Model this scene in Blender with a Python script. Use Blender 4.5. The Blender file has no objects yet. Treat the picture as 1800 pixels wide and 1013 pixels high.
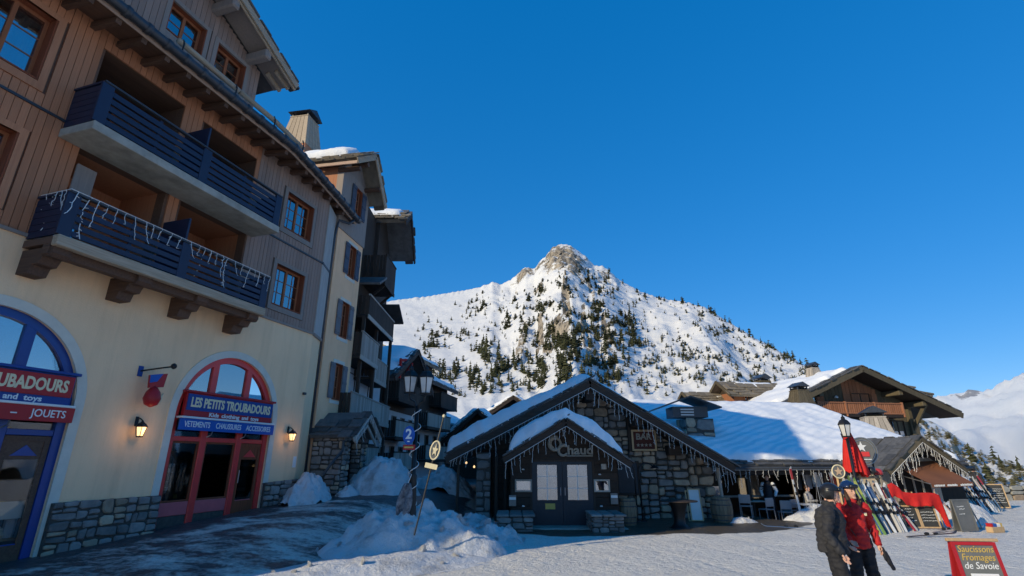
import bpy, bmesh, math, random
import numpy as np
from mathutils import Vector, Matrix, noise as mnoise

# ------------------------------------------------------------------ camera, sky, sun, exposure
scn = bpy.context.scene
COL = scn.collection
R = math.radians
CAM_H = 2.1
FPX, CPX, CPY, PITCH = 890.0, 900.0, 506.5, math.atan(301.5 / 890.0)
cd = bpy.data.cameras.new('camera')
cam = bpy.data.objects.new('camera', cd); COL.objects.link(cam)
cd.sensor_width = 36.0; cd.lens = 36.0 * FPX / 1800.0
cd.clip_start = 0.05; cd.clip_end = 12000
cam.location = (0, 0, CAM_H); cam.rotation_euler = (R(90) + PITCH, 0, 0)
scn.camera = cam
SUN_HEAD, SUN_EL = 54.0, 24.0          # compass heading the light travels to (from +Y towards +X), elevation
w = bpy.data.worlds.new('World'); scn.world = w; w.use_nodes = True
nt = w.node_tree; nt.nodes.clear()
sky = nt.nodes.new('ShaderNodeTexSky'); sky.sky_type = 'NISHITA'; sky.sun_disc = False
sky.sun_elevation = R(SUN_EL); sky.sun_rotation = R(SUN_HEAD + 180)
sky.altitude = 2500; sky.air_density = 1.0; sky.dust_density = 0.0; sky.ozone_density = 5.0
bg = nt.nodes.new('ShaderNodeBackground'); bg.inputs['Strength'].default_value = 0.15
wo = nt.nodes.new('ShaderNodeOutputWorld')
gam = nt.nodes.new('ShaderNodeGamma'); gam.inputs[1].default_value = .42      # deep winter-altitude blue
hsv = nt.nodes.new('ShaderNodeHueSaturation'); hsv.inputs['Saturation'].default_value = 2.03; hsv.inputs['Value'].default_value = 1.75; hsv.inputs['Hue'].default_value = .512
nt.links.new(sky.outputs[0], gam.inputs[0]); nt.links.new(gam.outputs[0], hsv.inputs['Color']); nt.links.new(hsv.outputs[0], bg.inputs[0]); nt.links.new(bg.outputs[0], wo.inputs[0])
sd = bpy.data.lights.new('sun', 'SUN'); sd.energy = 2.75; sd.angle = R(0.5); sd.color = (1.0, 0.85, 0.58)
sun = bpy.data.objects.new('sun', sd); COL.objects.link(sun)
ldir = Vector((math.sin(R(SUN_HEAD)) * math.cos(R(SUN_EL)), math.cos(R(SUN_HEAD)) * math.cos(R(SUN_EL)), -math.sin(R(SUN_EL))))
sun.rotation_euler = ldir.to_track_quat('-Z', 'Y').to_euler()
sun.location = (-30, -30, 40)
vs = scn.view_settings
vs.view_transform = 'Standard'; vs.look = 'None'; vs.gamma = 1.0; vs.use_curve_mapping = False
vs.exposure = 0.58

# ------------------------------------------------------------------ helpers
rnd = random.Random(7)
def ray(px, py):
    a = px - CPX; u = CPY - py
    return (a, FPX * math.cos(PITCH) - u * math.sin(PITCH), FPX * math.sin(PITCH) + u * math.cos(PITCH))
def at(px, py, Y):
    d = ray(px, py); t = Y / d[1]
    return Vector((d[0] * t, Y, CAM_H + d[2] * t))
def sm(a, b, x):
    t = min(1, max(0, (x - a) / (b - a))); return t * t * (3 - 2 * t)
def tag(o, label=None, cat=None, group=None, kind=None):
    if label: o['label'] = label
    if cat: o['category'] = cat
    if group: o['group'] = group
    if kind: o['kind'] = kind
    return o
def thing(name, label, cat, loc=(0, 0, 0), rz=0, group=None):
    o = bpy.data.objects.new(name, None); COL.objects.link(o)
    o.location = loc; o.rotation_euler = (0, 0, rz); o.empty_display_size = .2
    return tag(o, label, cat, group)
def copy_tree(o, parent=None):
    c = o.copy(); COL.objects.link(c); c.parent = parent
    for ch in o.children: copy_tree(ch, c)
    return c
def azrot(az): return R(90 - az)

class MB:
    def __init__(s): s.v = []; s.f = []; s.m = []
    def add(s, vs, fs, mi=0):
        b = len(s.v); s.v += [tuple(x) for x in vs]
        s.f += [tuple(b + i for i in f) for f in fs]; s.m += [mi] * len(fs); return s
    def box(s, x0, x1, y0, y1, z0, z1, mi=0):
        return s.add([(x0,y0,z0),(x1,y0,z0),(x1,y1,z0),(x0,y1,z0),(x0,y0,z1),(x1,y0,z1),(x1,y1,z1),(x0,y1,z1)],
                     [(0,3,2,1),(4,5,6,7),(0,1,5,4),(1,2,6,5),(2,3,7,6),(3,0,4,7)], mi)
    def cbox(s, x0, x1, y0, y1, z0, z1, c=.01, mi=0):
        # chamfered box
        c = min(c, (x1-x0)*.45, (y1-y0)*.45, (z1-z0)*.45)
        bm = bmesh.new(); bmesh.ops.create_cube(bm, size=1)
        for v in bm.verts: v.co = Vector(((x0+x1)/2+v.co.x*(x1-x0), (y0+y1)/2+v.co.y*(y1-y0), (z0+z1)/2+v.co.z*(z1-z0)))
        bmesh.ops.bevel(bm, geom=bm.edges[:], offset=c, segments=1, affect='EDGES', profile=.5)
        bm.verts.index_update()
        s.add([v.co for v in bm.verts], [[v.index for v in f.verts] for f in bm.faces], mi); bm.free(); return s
    def beam(s, p0, p1, wx, wz, up=(0,0,1), mi=0):
        p0 = Vector(p0); p1 = Vector(p1); d = (p1-p0).normalized(); up = Vector(up)
        side = d.cross(up)
        if side.length < 1e-4: side = d.cross(Vector((1,0,0)))
        side.normalize(); u = side.cross(d).normalized()
        vs = []
        for p in (p0, p1):
            for a, b in ((-1,-1),(1,-1),(1,1),(-1,1)): vs.append(p + side*a*wx/2 + u*b*wz/2)
        return s.add(vs, [(3,2,1,0),(4,5,6,7),(0,1,5,4),(1,2,6,5),(2,3,7,6),(3,0,4,7)], mi)
    def tube(s, pts, r, n=6, mi=0, caps=True):
        pts = [Vector(p) for p in pts]; rs = r if isinstance(r, (list, tuple)) else [r]*len(pts)
        vs = []; fs = []; prev = None
        for i, p in enumerate(pts):
            d = (pts[min(i+1, len(pts)-1)] - pts[max(i-1, 0)])
            d = d.normalized() if d.length > 1e-9 else Vector((0,0,1))
            if prev is None:
                a = d.cross(Vector((0,0,1)))
                if a.length < 1e-3: a = d.cross(Vector((1,0,0)))
                a.normalize()
            else:
                a = prev - d*prev.dot(d); a.normalize()
            prev = a; b = d.cross(a)
            rr = rs[i]; rx, ry = rr if isinstance(rr, tuple) else (rr, rr)
            for k in range(n):
                t = 2*math.pi*k/n; vs.append(p + a*math.cos(t)*rx + b*math.sin(t)*ry)
        for i in range(len(pts)-1):
            for k in range(n):
                k2 = (k+1) % n
                fs.append((i*n+k, i*n+k2, (i+1)*n+k2, (i+1)*n+k))
        if caps: fs += [tuple(range(n))[::-1], tuple((len(pts)-1)*n+k for k in range(n))]
        return s.add(vs, fs, mi)
    def lathe(s, prof, n=16, c=(0,0,0), mi=0):
        vs = []; fs = []
        for r, z in prof:
            for k in range(n):
                t = 2*math.pi*k/n; vs.append((c[0]+r*math.cos(t), c[1]+r*math.sin(t), c[2]+z))
        for i in range(len(prof)-1):
            for k in range(n):
                k2 = (k+1) % n; fs.append((i*n+k, i*n+k2, (i+1)*n+k2, (i+1)*n+k))
        fs.append(tuple(range(n))[::-1]); fs.append(tuple((len(prof)-1)*n+k for k in range(n)))
        return s.add(vs, fs, mi)
    def prism(s, poly, y0, y1, mi=0):
        # polygon in the XZ plane extruded along y
        n = len(poly)
        vs = [(x, y0, z) for x, z in poly] + [(x, y1, z) for x, z in poly]
        fs = [tuple(range(n)), tuple(range(n, 2*n))[::-1]] + [(i, i+n, (i+1) % n + n, (i+1) % n) for i in range(n)]
        return s.add(vs, fs, mi)
    def plate(s, quad, th, mi=0):
        # 4 corners, thickened along -normal
        q = [Vector(p) for p in quad]; nn = (q[1]-q[0]).cross(q[3]-q[0]).normalized()
        vs = q + [p - nn*th for p in q]
        return s.add(vs, [(0,1,2,3),(7,6,5,4),(0,4,5,1),(1,5,6,2),(2,6,7,3),(3,7,4,0)], mi)
    def ring(s, x0, x1, z0, z1, wd, y0, y1, mi=0, wb=None):
        wb = wb or wd
        s.box(x0, x0+wd, y0, y1, z0, z1, mi); s.box(x1-wd, x1, y0, y1, z0, z1, mi)
        s.box(x0+wd, x1-wd, y0, y1, z1-wd, z1, mi); s.box(x0+wd, x1-wd, y0, y1, z0, z0+wb, mi); return s
    def mesh(s, name, mats, smooth=False):
        me = bpy.data.meshes.new(name); me.from_pydata(s.v, [], s.f)
        for m in (mats if isinstance(mats, (list, tuple)) else [mats]): me.materials.append(m)
        me.polygons.foreach_set('material_index', s.m)
        if smooth: me.polygons.foreach_set('use_smooth', [True]*len(s.f))
        bm = bmesh.new(); bm.from_mesh(me); bmesh.ops.recalc_face_normals(bm, faces=bm.faces); bm.to_mesh(me); bm.free()
        return me
    def obj(s, name, mats, parent=None, smooth=False, loc=(0,0,0)):
        return inst(name, s.mesh(name, mats, smooth), parent, loc)
def inst(name, me, parent=None, loc=(0,0,0), rot=(0,0,0), scale=(1,1,1)):
    o = bpy.data.objects.new(name, me); COL.objects.link(o); o.parent = parent
    o.location = loc; o.rotation_euler = rot; o.scale = scale; return o
def bxo(name, mat, parent, x0, x1, y0, y1, z0, z1, c=0):
    m = MB()
    return (m.cbox(x0,x1,y0,y1,z0,z1,c) if c else m.box(x0,x1,y0,y1,z0,z1)).obj(name, mat, parent)
_unit = {}
def piece(name, mat, parent, x0, x1, y0, y1, z0, z1, rot=(0,0,0)):
    # unit box shared per material, scaled
    k = (name, mat.name)
    if k not in _unit: _unit[k] = MB().box(-.5,.5,-.5,.5,-.5,.5).mesh(name, mat)
    return inst(name, _unit[k], parent, ((x0+x1)/2,(y0+y1)/2,(z0+z1)/2), rot, (x1-x0,y1-y0,z1-z0))

# ------------------------------------------------------------------ materials
def newmat(name):
    m = bpy.data.materials.new(name); m.use_nodes = True
    nt = m.node_tree; b = nt.nodes['Principled BSDF']
    return m, nt, b
def N(nt, typ, **kw):
    n = nt.nodes.new(typ)
    for k, v in kw.items():
        if k in n.inputs: n.inputs[k].default_value = v
        else: setattr(n, k, v)
    return n
def mixc(nt, fac, a, b):
    n = nt.nodes.new('ShaderNodeMix'); n.data_type = 'RGBA'
    for sock, v in ((n.inputs[0], fac), (n.inputs[6], a), (n.inputs[7], b)):
        if isinstance(v, bpy.types.NodeSocket): nt.links.new(v, sock)
        else: sock.default_value = (*v, 1) if isinstance(v, tuple) and len(v) == 3 else v
    return n.outputs[2]
def ramp(nt, fac, a, b):
    n = nt.nodes.new('ShaderNodeMapRange'); n.inputs[1].default_value = a; n.inputs[2].default_value = b
    nt.links.new(fac, n.inputs[0]); return n.outputs[0]
def math_(nt, op, a, b):
    n = nt.nodes.new('ShaderNodeMath'); n.operation = op
    for s, v in zip(n.inputs, (a, b)):
        if isinstance(v, bpy.types.NodeSocket): nt.links.new(v, s)
        else: s.default_value = v
    return n.outputs[0]
def surf(name, col, col2=None, rough=.7, scale=3., stretch=(1,1,1), var=.25, bump=.3, bscale=None, bdist=.01, spec=.3, detail=6, metal=0, coord='Object', rand=.0, streak=0):
    """noise-mottled surface: col/col2 mixed by noise, random brightness per object, bump"""
    m, nt, b = newmat(name)
    tc = N(nt, 'ShaderNodeTexCoord'); mp = N(nt, 'ShaderNodeMapping'); mp.inputs['Scale'].default_value = stretch
    oi = N(nt, 'ShaderNodeObjectInfo')
    nt.links.new(tc.outputs[coord], mp.inputs[0])
    if rand:
        sc = N(nt, 'ShaderNodeVectorMath', operation='SCALE'); cmb = N(nt, 'ShaderNodeCombineXYZ')
        for i in range(3): nt.links.new(oi.outputs['Random'], cmb.inputs[i])
        nt.links.new(cmb.outputs[0], sc.inputs[0]); sc.inputs['Scale'].default_value = 37.0
        nt.links.new(sc.outputs[0], mp.inputs['Location'])
    nz = N(nt, 'ShaderNodeTexNoise', Scale=scale, Detail=float(detail), Roughness=.62)
    nt.links.new(mp.outputs[0], nz.inputs['Vector'])
    col2 = col2 or tuple(c*(1-var) for c in col)
    c = mixc(nt, ramp(nt, nz.outputs['Fac'], .32, .68), col, col2)
    if rand:
        hs = N(nt, 'ShaderNodeHueSaturation'); nt.links.new(c, hs.inputs['Color'])
        nt.links.new(math_(nt, 'ADD', math_(nt, 'MULTIPLY', oi.outputs['Random'], rand), 1-rand*.5), hs.inputs['Value'])
        c = hs.outputs[0]
    if streak:      # rain streaks and patchy weathering
        mp2 = N(nt, 'ShaderNodeMapping'); mp2.inputs['Scale'].default_value = (1.6, 1.6, .16); nt.links.new(tc.outputs['Object'], mp2.inputs[0])
        ns = N(nt, 'ShaderNodeTexNoise', Scale=1.1, Detail=7.0, Roughness=.7); nt.links.new(mp2.outputs[0], ns.inputs['Vector'])
        c = mixc(nt, math_(nt, 'MULTIPLY', ramp(nt, ns.outputs['Fac'], .48, .72), streak), c, tuple(v*.55 for v in col))
    nt.links.new(c, b.inputs['Base Color'])
    b.inputs['Roughness'].default_value = rough; b.inputs['Metallic'].default_value = metal
    b.inputs['Specular IOR Level'].default_value = spec
    if bump:
        nb = N(nt, 'ShaderNodeTexNoise', Scale=bscale or scale*4, Detail=5.0)
        nt.links.new(mp.outputs[0], nb.inputs['Vector'])
        bp = N(nt, 'ShaderNodeBump', Strength=bump, Distance=bdist)
        nt.links.new(nb.outputs['Fac'], bp.inputs['Height']); nt.links.new(bp.outputs[0], b.inputs['Normal'])
    return m
def wood(name, col, col2, rough=.75, rand=.4, axis='z', scale=2.5, bump=.35):
    st = {'z': (9, 9, .5), 'x': (.5, 9, 9), 'y': (9, .5, 9)}[axis]
    return surf(name, col, col2, rough, scale, st, bump=bump, bscale=scale*3, rand=rand, bdist=.006)
def glass(name, refl=.35, tint=(.75,.8,.85)):
    m, nt, b = newmat(name); nt.nodes.remove(b)
    out = nt.nodes['Material Output']
    tr = N(nt, 'ShaderNodeBsdfTransparent', Color=(*tint, 1)); gl = N(nt, 'ShaderNodeBsdfGlossy', Roughness=.02)
    lw = N(nt, 'ShaderNodeLayerWeight', Blend=.35); mx = N(nt, 'ShaderNodeMixShader')
    f = math_(nt, 'ADD', math_(nt, 'MULTIPLY', lw.outputs['Fresnel'], 1-refl), refl)
    nt.links.new(f, mx.inputs[0]); nt.links.new(tr.outputs[0], mx.inputs[1]); nt.links.new(gl.outputs[0], mx.inputs[2])
    nt.links.new(mx.outputs[0], out.inputs[0]); return m
def emit(name, col, st):
    m, nt, b = newmat(name); b.inputs['Base Color'].default_value = (*col, 1)
    b.inputs['Emission Color'].default_value = (*col, 1); b.inputs['Emission Strength'].default_value = st; return m
M = {}
def snowmat(name, col=(.86,.87,.88), bump=.5, sc=2.2, ripple=0, dirt=0):
    m, nt, b = newmat(name)
    tc = N(nt, 'ShaderNodeTexCoord')
    n1 = N(nt, 'ShaderNodeTexNoise', Scale=sc, Detail=8.0, Roughness=.65); nt.links.new(tc.outputs['Object'], n1.inputs['Vector'])
    n2 = N(nt, 'ShaderNodeTexNoise', Scale=sc*14, Detail=3.0); nt.links.new(tc.outputs['Object'], n2.inputs['Vector'])
    h = math_(nt, 'ADD', n1.outputs['Fac'], math_(nt, 'MULTIPLY', n2.outputs['Fac'], .18))
    if ripple:
        mp = N(nt, 'ShaderNodeMapping'); mp.inputs['Rotation'].default_value = (0, 0, R(ripple)); nt.links.new(tc.outputs['Object'], mp.inputs[0])
        wv = N(nt, 'ShaderNodeTexWave', Scale=.85, Distortion=1.6, Detail=2.0); wv.inputs['Detail Scale'].default_value = .6
        nt.links.new(mp.outputs[0], wv.inputs['Vector'])
        h = math_(nt, 'ADD', math_(nt, 'MULTIPLY', h, .45), math_(nt, 'MULTIPLY', wv.outputs['Fac'], .42))
    bp = N(nt, 'ShaderNodeBump', Strength=bump, Distance=.12); nt.links.new(h, bp.inputs['Height']); nt.links.new(bp.outputs[0], b.inputs['Normal'])
    cc = mixc(nt, ramp(nt, n1.outputs['Fac'], .35, .7), col, tuple(c*.93 for c in col))
    if dirt:
        n5 = N(nt, 'ShaderNodeTexNoise', Scale=1.4, Detail=9.0, Roughness=.75); nt.links.new(tc.outputs['Object'], n5.inputs['Vector'])
        cc = mixc(nt, math_(nt, 'MULTIPLY', ramp(nt, n5.outputs['Fac'], .5, .68), dirt), cc, (.20,.175,.145))
    nt.links.new(cc, b.inputs['Base Color'])
    b.inputs['Roughness'].default_value = .65; b.inputs['Specular IOR Level'].default_value = .2
    return m
M['snow'] = snowmat('roof_snow')
M['snow_ripple'] = snowmat('rippled_snow', ripple=62)
M['snow_dirty'] = snowmat('piled_snow', (.72,.72,.72), 1.0, 4.5, dirt=.55)
M['plaster'] = surf('cream_plaster', (.97,.66,.40), (.90,.60,.36), .9, .7, bump=.6, bscale=30, bdist=.012, spec=.1, streak=.35)
M['plaster_white'] = surf('pale_surround', (.70,.66,.56), None, .85, 3, var=.12, bump=.3, bscale=30, spec=.1)
M['ochre'] = surf('ochre_plaster', (.95,.58,.34), (.88,.52,.30), .9, 1.2, bump=.35, bscale=35, spec=.1, streak=.4)
M['white_wall'] = surf('white_render', (.6,.6,.6), None, .9, 1.5, var=.15, bump=.2, spec=.1)
M['clad'] = wood('brown_cladding', (.52,.225,.115), (.41,.17,.085), rand=.3)
M['clad_grey'] = wood('weathered_cladding', (.34,.235,.185), (.265,.185,.145), rand=.22)
M['trim_grey'] = wood('grey_trim', (.30,.245,.21), (.24,.2,.17), rand=.15)
M['panel_pale'] = surf('pale_corner_panel', (.46,.44,.40), (.36,.33,.3), .7, 2.5, (3,3,.6), bump=.2, rand=.1)
M['beam'] = wood('weathered_beam', (.50,.40,.29), (.33,.25,.17), axis='x', rand=.2)
M['beam_y'] = wood('dark_bracket', (.15,.085,.055), (.09,.05,.035), axis='y', rand=.25)
M['soffit'] = wood('soffit_boards', (.18,.10,.065), (.12,.07,.05), axis='x', rand=.3)
M['fascia'] = wood('pinkish_fascia', (.50,.36,.27), (.40,.27,.2), axis='x', rand=.1)
M['reveal'] = wood('red_brown_wood', (.27,.075,.03), (.17,.045,.02), rand=.2)
M['sash'] = wood('varnished_sash', (.36,.13,.055), (.26,.09,.04), rand=.15, bump=.1)
M['navy'] = surf('navy_paint', (.016,.024,.056), (.012,.018,.045), .5, 3, bump=.12, spec=.45, rand=.2)
M['navy_dark'] = M['navy']
M['blue'] = surf('blue_frame_paint', (.008,.05,.25), (.007,.04,.21), .32, 2, bump=.06, spec=.5)
M['red'] = surf('red_frame_paint', (.78,.055,.045), (.68,.045,.04), .35, 2, bump=.06, spec=.5)
M['pink'] = surf('faded_red_panel', (.62,.13,.14), (.54,.11,.12), .5, 3, bump=.08, spec=.3)
M['sign_red'] = surf('sign_red', (.42,.02,.025), None, .4, 2, var=.1, bump=0)
M['sign_blue'] = surf('sign_blue', (.012,.055,.25), None, .4, 2, var=.1, bump=0)
M['sign_blue2'] = surf('sign_bright_blue', (.012,.10,.42), None, .4, 2, var=.1, bump=0)
M['letter'] = surf('cream_letter', (.80,.68,.42), None, .5, 4, var=.08, bump=0)
M['white'] = surf('white_paint', (.78,.78,.76), None, .5, 4, var=.06, bump=0)
M['gold'] = surf('gold_letter', (.62,.42,.10), None, .4, 4, var=.1, bump=0)
M['black'] = surf('black_metal', (.014,.014,.015), None, .45, 6, var=.3, bump=.1, spec=.4)
M['gutter'] = surf('dark_gutter_metal', (.045,.05,.06), None, .4, 5, var=.3, bump=.1, spec=.5)
M['concrete'] = surf('concrete', (.44,.42,.36), (.27,.26,.22), .9, 2.2, bump=.4, bscale=18, spec=.15)
M['slate'] = surf('lauze_slate', (.12,.118,.115), (.07,.068,.066), .6, 3, bump=.6, bscale=9, rand=.7, spec=.3)
M['slate_brown'] = surf('brown_lauze', (.23,.19,.14), (.14,.12,.09), .75, 3, bump=.6, bscale=9, rand=.6)
M['stone'] = surf('grey_rubble', (.27,.25,.225), (.16,.15,.145), .85, 4, bump=.8, bscale=10, bdist=.02, rand=.75, spec=.2)
M['stone_warm'] = surf('warm_rubble', (.46,.35,.24), (.29,.22,.16), .85, 4, bump=.8, bscale=10, bdist=.02, rand=.6, spec=.2)
M['mortar'] = surf('mortar', (.10,.092,.08), None, .95, 8, var=.4, bump=.6)
M['dark_wood'] = wood('dark_stained_wood', (.055,.038,.028), (.03,.022,.018), axis='x', rand=.5)
M['dark_wood_z'] = wood('dark_upright_wood', (.06,.042,.03), (.035,.025,.02), rand=.5)
M['grey_wood_z'] = wood('silvered_boards', (.44,.39,.33), (.29,.255,.215), rand=.5)
M['olive'] = wood('olive_wood', (.13,.105,.065), (.08,.066,.042), rand=.4)
M['orange_wood'] = wood('orange_brown_wood', (.40,.17,.085), (.29,.12,.06), rand=.35)
M['teal_door'] = surf('dark_teal_paint', (.012,.022,.034), None, .45, 3, var=.2, bump=.1, spec=.4)
M['glass'] = glass('window_glass', .45)
M['shop_glass'] = glass('shop_glass', .02, (.92,.92,.92))
M['mirror_glass'] = glass('reflective_glass', .38)
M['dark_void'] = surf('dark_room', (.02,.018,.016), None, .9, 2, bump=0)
M['room'] = surf('room_wall', (.34,.25,.18), None, .9, 2, bump=0)
M['curtain'] = surf('pale_curtain', (.72,.68,.55), (.55,.52,.42), .9, 6, (6,6,.3), bump=.4)
M['lamp_glass'] = emit('lit_lamp_glass', (1, .62, .28), 1.1)
M['lamp_pane'] = surf('frosted_lamp_pane', (.62,.62,.6), None, .25, 3, var=.15, bump=0, spec=.5)
M['icicle'] = surf('white_light_wire', (.72,.72,.7), None, .5, 3, var=.05, bump=0)
M['barrel'] = wood('barrel_staves', (.25,.19,.12), (.16,.12,.08), rand=.3)
M['steel'] = surf('steel', (.4,.4,.42), None, .3, 4, var=.15, bump=.1, metal=.8)
M['chalk'] = surf('chalkboard', (.035,.037,.038), (.055,.056,.055), .8, 4, bump=.1)
M['chalk_grey'] = surf('grey_chalkboard', (.13,.135,.13), (.17,.17,.165), .8, 3, bump=.1)
M['pine_wood'] = wood('pale_pine', (.55,.38,.21), (.42,.28,.15), rand=.2)
M['skin'] = surf('skin', (.62,.36,.26), (.56,.31,.22), .5, 14, bump=.08)
M['jacket_red'] = surf('red_ski_jacket', (.50,.022,.022), (.42,.017,.017), .7, 5, bump=.5, bscale=14, bdist=.02)
M['jacket_black'] = surf('charcoal_ski_jacket', (.034,.034,.038), (.024,.024,.028), .72, 5, bump=.5, bscale=14, bdist=.02)
M['trousers_black'] = surf('black_ski_trousers', (.022,.022,.026), None, .75, 5, var=.2, bump=.5, bscale=12, bdist=.02)
M['helmet_black'] = surf('black_helmet', (.018,.018,.02), None, .28, 3, var=.2, bump=0, spec=.5)
M['helmet_blue'] = surf('dark_blue_helmet', (.012,.03,.10), None, .22, 3, var=.2, bump=0, spec=.5)
M['red_fabric'] = surf('bright_red_fabric', (.62,.025,.02), (.50,.018,.015), .75, 3, bump=.5, bscale=9, bdist=.03)
M['brown_awning'] = surf('brown_awning_fabric', (.21,.085,.045), None, .85, 2, var=.12, bump=.2, bscale=20)
# ------------------------------------------------------------------ frames of the buildings
AP, AAZ = Vector((-9.37, 11.5, 0)), 17.4
AD = Vector((math.sin(R(AAZ)), math.cos(R(AAZ)), 0)); AN = Vector((AD.y, -AD.x, 0))
def a_so(x, y):
    r = Vector((x, y, 0)) - AP; return r.dot(AD), r.dot(AN)
def fbm(x, y, z=0, o=4): return mnoise.fractal(Vector((x, y, z)), 1.0, 2.0, o)
def pave_z(s): return .30 + .072 * min(9., max(-3., s))
def ground_z(x, y):
    s, o = a_so(x, y)
    z = pave_z(s) * (1 - sm(2.2, 6.0, o)) * (1 - sm(12, 30, s) * .4)
    z -= .28 * sm(9, 11.5, x) * sm(19.5, 22, y) * (1 - sm(14, 17, x))
    if -12 < x < 34 and 2 < y < 40: z += .020 * fbm(x*.9, y*.9, 3) + .012 * fbm(x*4, y*4, 9)
    d = math.hypot(x, y)
    if d > 60: z -= (d - 60) * .03 if d < 400 else 10.2
    return z

# ------------------------------------------------------------------ ground
def axis(a, b, st, far):
    xs = list(np.arange(a, b + st/2, st)); s = st
    lo, hi = [], []
    x = a
    while x > -far: s *= 1.35; x -= s; lo.append(x)
    s = st; x = b
    while x < far: s *= 1.35; x += s; hi.append(x)
    return lo[::-1] + xs + hi
GX, GY = axis(-12, 24, .16, 4500), axis(6, 27, .16, 4500)
gm, gnt, gb = newmat('snowy_ground')
tc = N(gnt, 'ShaderNodeTexCoord'); at_p = N(gnt, 'ShaderNodeAttribute', attribute_name='pave'); at_m = N(gnt, 'ShaderNodeAttribute', attribute_name='bare')
n1 = N(gnt, 'ShaderNodeTexNoise', Scale=.9, Detail=9.0, Roughness=.68); n2 = N(gnt, 'ShaderNodeTexNoise', Scale=7.0, Detail=6.0, Roughness=.7)
n3 = N(gnt, 'ShaderNodeTexNoise', Scale=16.0, Detail=5.0, Roughness=.7)
mpn = N(gnt, 'ShaderNodeMapping'); mpn.inputs['Rotation'].default_value = (0, 0, R(25)); mpn.inputs['Scale'].default_value = (.8, 1.35, 1)
gnt.links.new(tc.outputs['Object'], mpn.inputs[0])
for n in (n2, n3): gnt.links.new(tc.outputs['Object'], n.inputs['Vector'])
gnt.links.new(mpn.outputs[0], n1.inputs['Vector'])
pat = math_(gnt, 'ADD', math_(gnt, 'MULTIPLY', n1.outputs['Fac'], .75), math_(gnt, 'MULTIPLY', n2.outputs['Fac'], .25))
wet = ramp(gnt, math_(gnt, 'SUBTRACT', at_p.outputs['Fac'], pat), -.02, .10)
snowc = mixc(gnt, ramp(gnt, n1.outputs['Fac'], .35, .65), (.83,.79,.71), (.74,.70,.63))
snowc = mixc(gnt, ramp(gnt, n2.outputs['Fac'], .50, .72), snowc, (.63,.60,.54))
snowc = mixc(gnt, ramp(gnt, n3.outputs['Fac'], .54, .68), snowc, (.46,.435,.39))
slush = mixc(gnt, ramp(gnt, n2.outputs['Fac'], .3, .7), (.045,.045,.048), (.10,.098,.095))
bare = mixc(gnt, ramp(gnt, n2.outputs['Fac'], .3, .7), (.055,.047,.037), (.12,.095,.065))
c = mixc(gnt, wet, snowc, slush)
bm_ = ramp(gnt, math_(gnt, 'SUBTRACT', at_m.outputs['Fac'], math_(gnt, 'MULTIPLY', pat, .8)), -.02, .10)
c = mixc(gnt, bm_, c, bare)
gnt.links.new(c, gb.inputs['Base Color'])
dark = math_(gnt, 'MAXIMUM', wet, bm_)
gnt.links.new(math_(gnt, 'SUBTRACT', .75, math_(gnt, 'MULTIPLY', dark, .38)), gb.inputs['Roughness'])
gb.inputs['Specular IOR Level'].default_value = .3
hh = math_(gnt, 'ADD', math_(gnt, 'ADD', math_(gnt, 'MULTIPLY', n2.outputs['Fac'], .8), math_(gnt, 'MULTIPLY', n3.outputs['Fac'], .42)), math_(gnt, 'MULTIPLY', wet, -.35))
vor = N(gnt, 'ShaderNodeTexVoronoi', Scale=3.6); gnt.links.new(tc.outputs['Object'], vor.inputs['Vector'])      # boot prints
mpt = N(gnt, 'ShaderNodeMapping'); mpt.inputs['Rotation'].default_value = (0, 0, R(-22)); gnt.links.new(tc.outputs['Object'], mpt.inputs[0])
trk = N(gnt, 'ShaderNodeTexWave', Scale=.16, Distortion=9.0, Detail=4.0); gnt.links.new(mpt.outputs[0], trk.inputs['Vector'])      # ski and sledge tracks
hh = math_(gnt, 'ADD', hh, math_(gnt, 'ADD', math_(gnt, 'MULTIPLY', ramp(gnt, vor.outputs['Distance'], .10, .45), .30), math_(gnt, 'MULTIPLY', ramp(gnt, trk.outputs['Fac'], .02, .15), .16)))
bp = N(gnt, 'ShaderNodeBump', Strength=.8, Distance=.12); gnt.links.new(hh, bp.inputs['Height']); gnt.links.new(bp.outputs[0], gb.inputs['Normal'])
verts = [(x, y, ground_z(x, y)) for y in GY for x in GX]
nx = len(GX)
faces = [(j*nx+i, j*nx+i+1, (j+1)*nx+i+1, (j+1)*nx+i) for j in range(len(GY)-1) for i in range(nx-1)]
gme = bpy.data.meshes.new('ground'); gme.from_pydata(verts, [], faces); gme.materials.append(gm)
gme.polygons.foreach_set('use_smooth', [True]*len(faces))
pa = gme.attributes.new('pave', 'FLOAT', 'POINT'); pm = gme.attributes.new('bare', 'FLOAT', 'POINT')
pv, mv = [], []
for x, y, z in verts:
    s, o = a_so(x, y)
    e = o - (4.6 + .8*math.sin(s*.8))
    a = .545 * (1 - sm(-.6, 1.6, e)) if s < 30 else .2
    if o < 1.0 and s < 9: a = max(a, .80 - .25*max(0, o))
    a = max(a, .85 * sm(16.5, 19, y) * (1 - sm(-2.3, -.9, x)) * (1 - sm(40, 60, y)))
    pv.append(a)
    # wet bare strip in front of the restaurant and its terrace
    ye = 16.1 + max(0, x - 3.2)*.16 if x < 8 else 16.9 + (x - 8)*.95
    ye += .5*fbm(x*.55, 1.7, 2, 4)
    m = .95 * sm(ye - .3, ye + .9, y) * sm(-.9, -.2, x) * (1 - sm(11.5, 13.5, x))
    mv.append(m)
pa.data.foreach_set('value', pv); pm.data.foreach_set('value', mv)
ground = inst('ground', gme); tag(ground, kind='structure')

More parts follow.
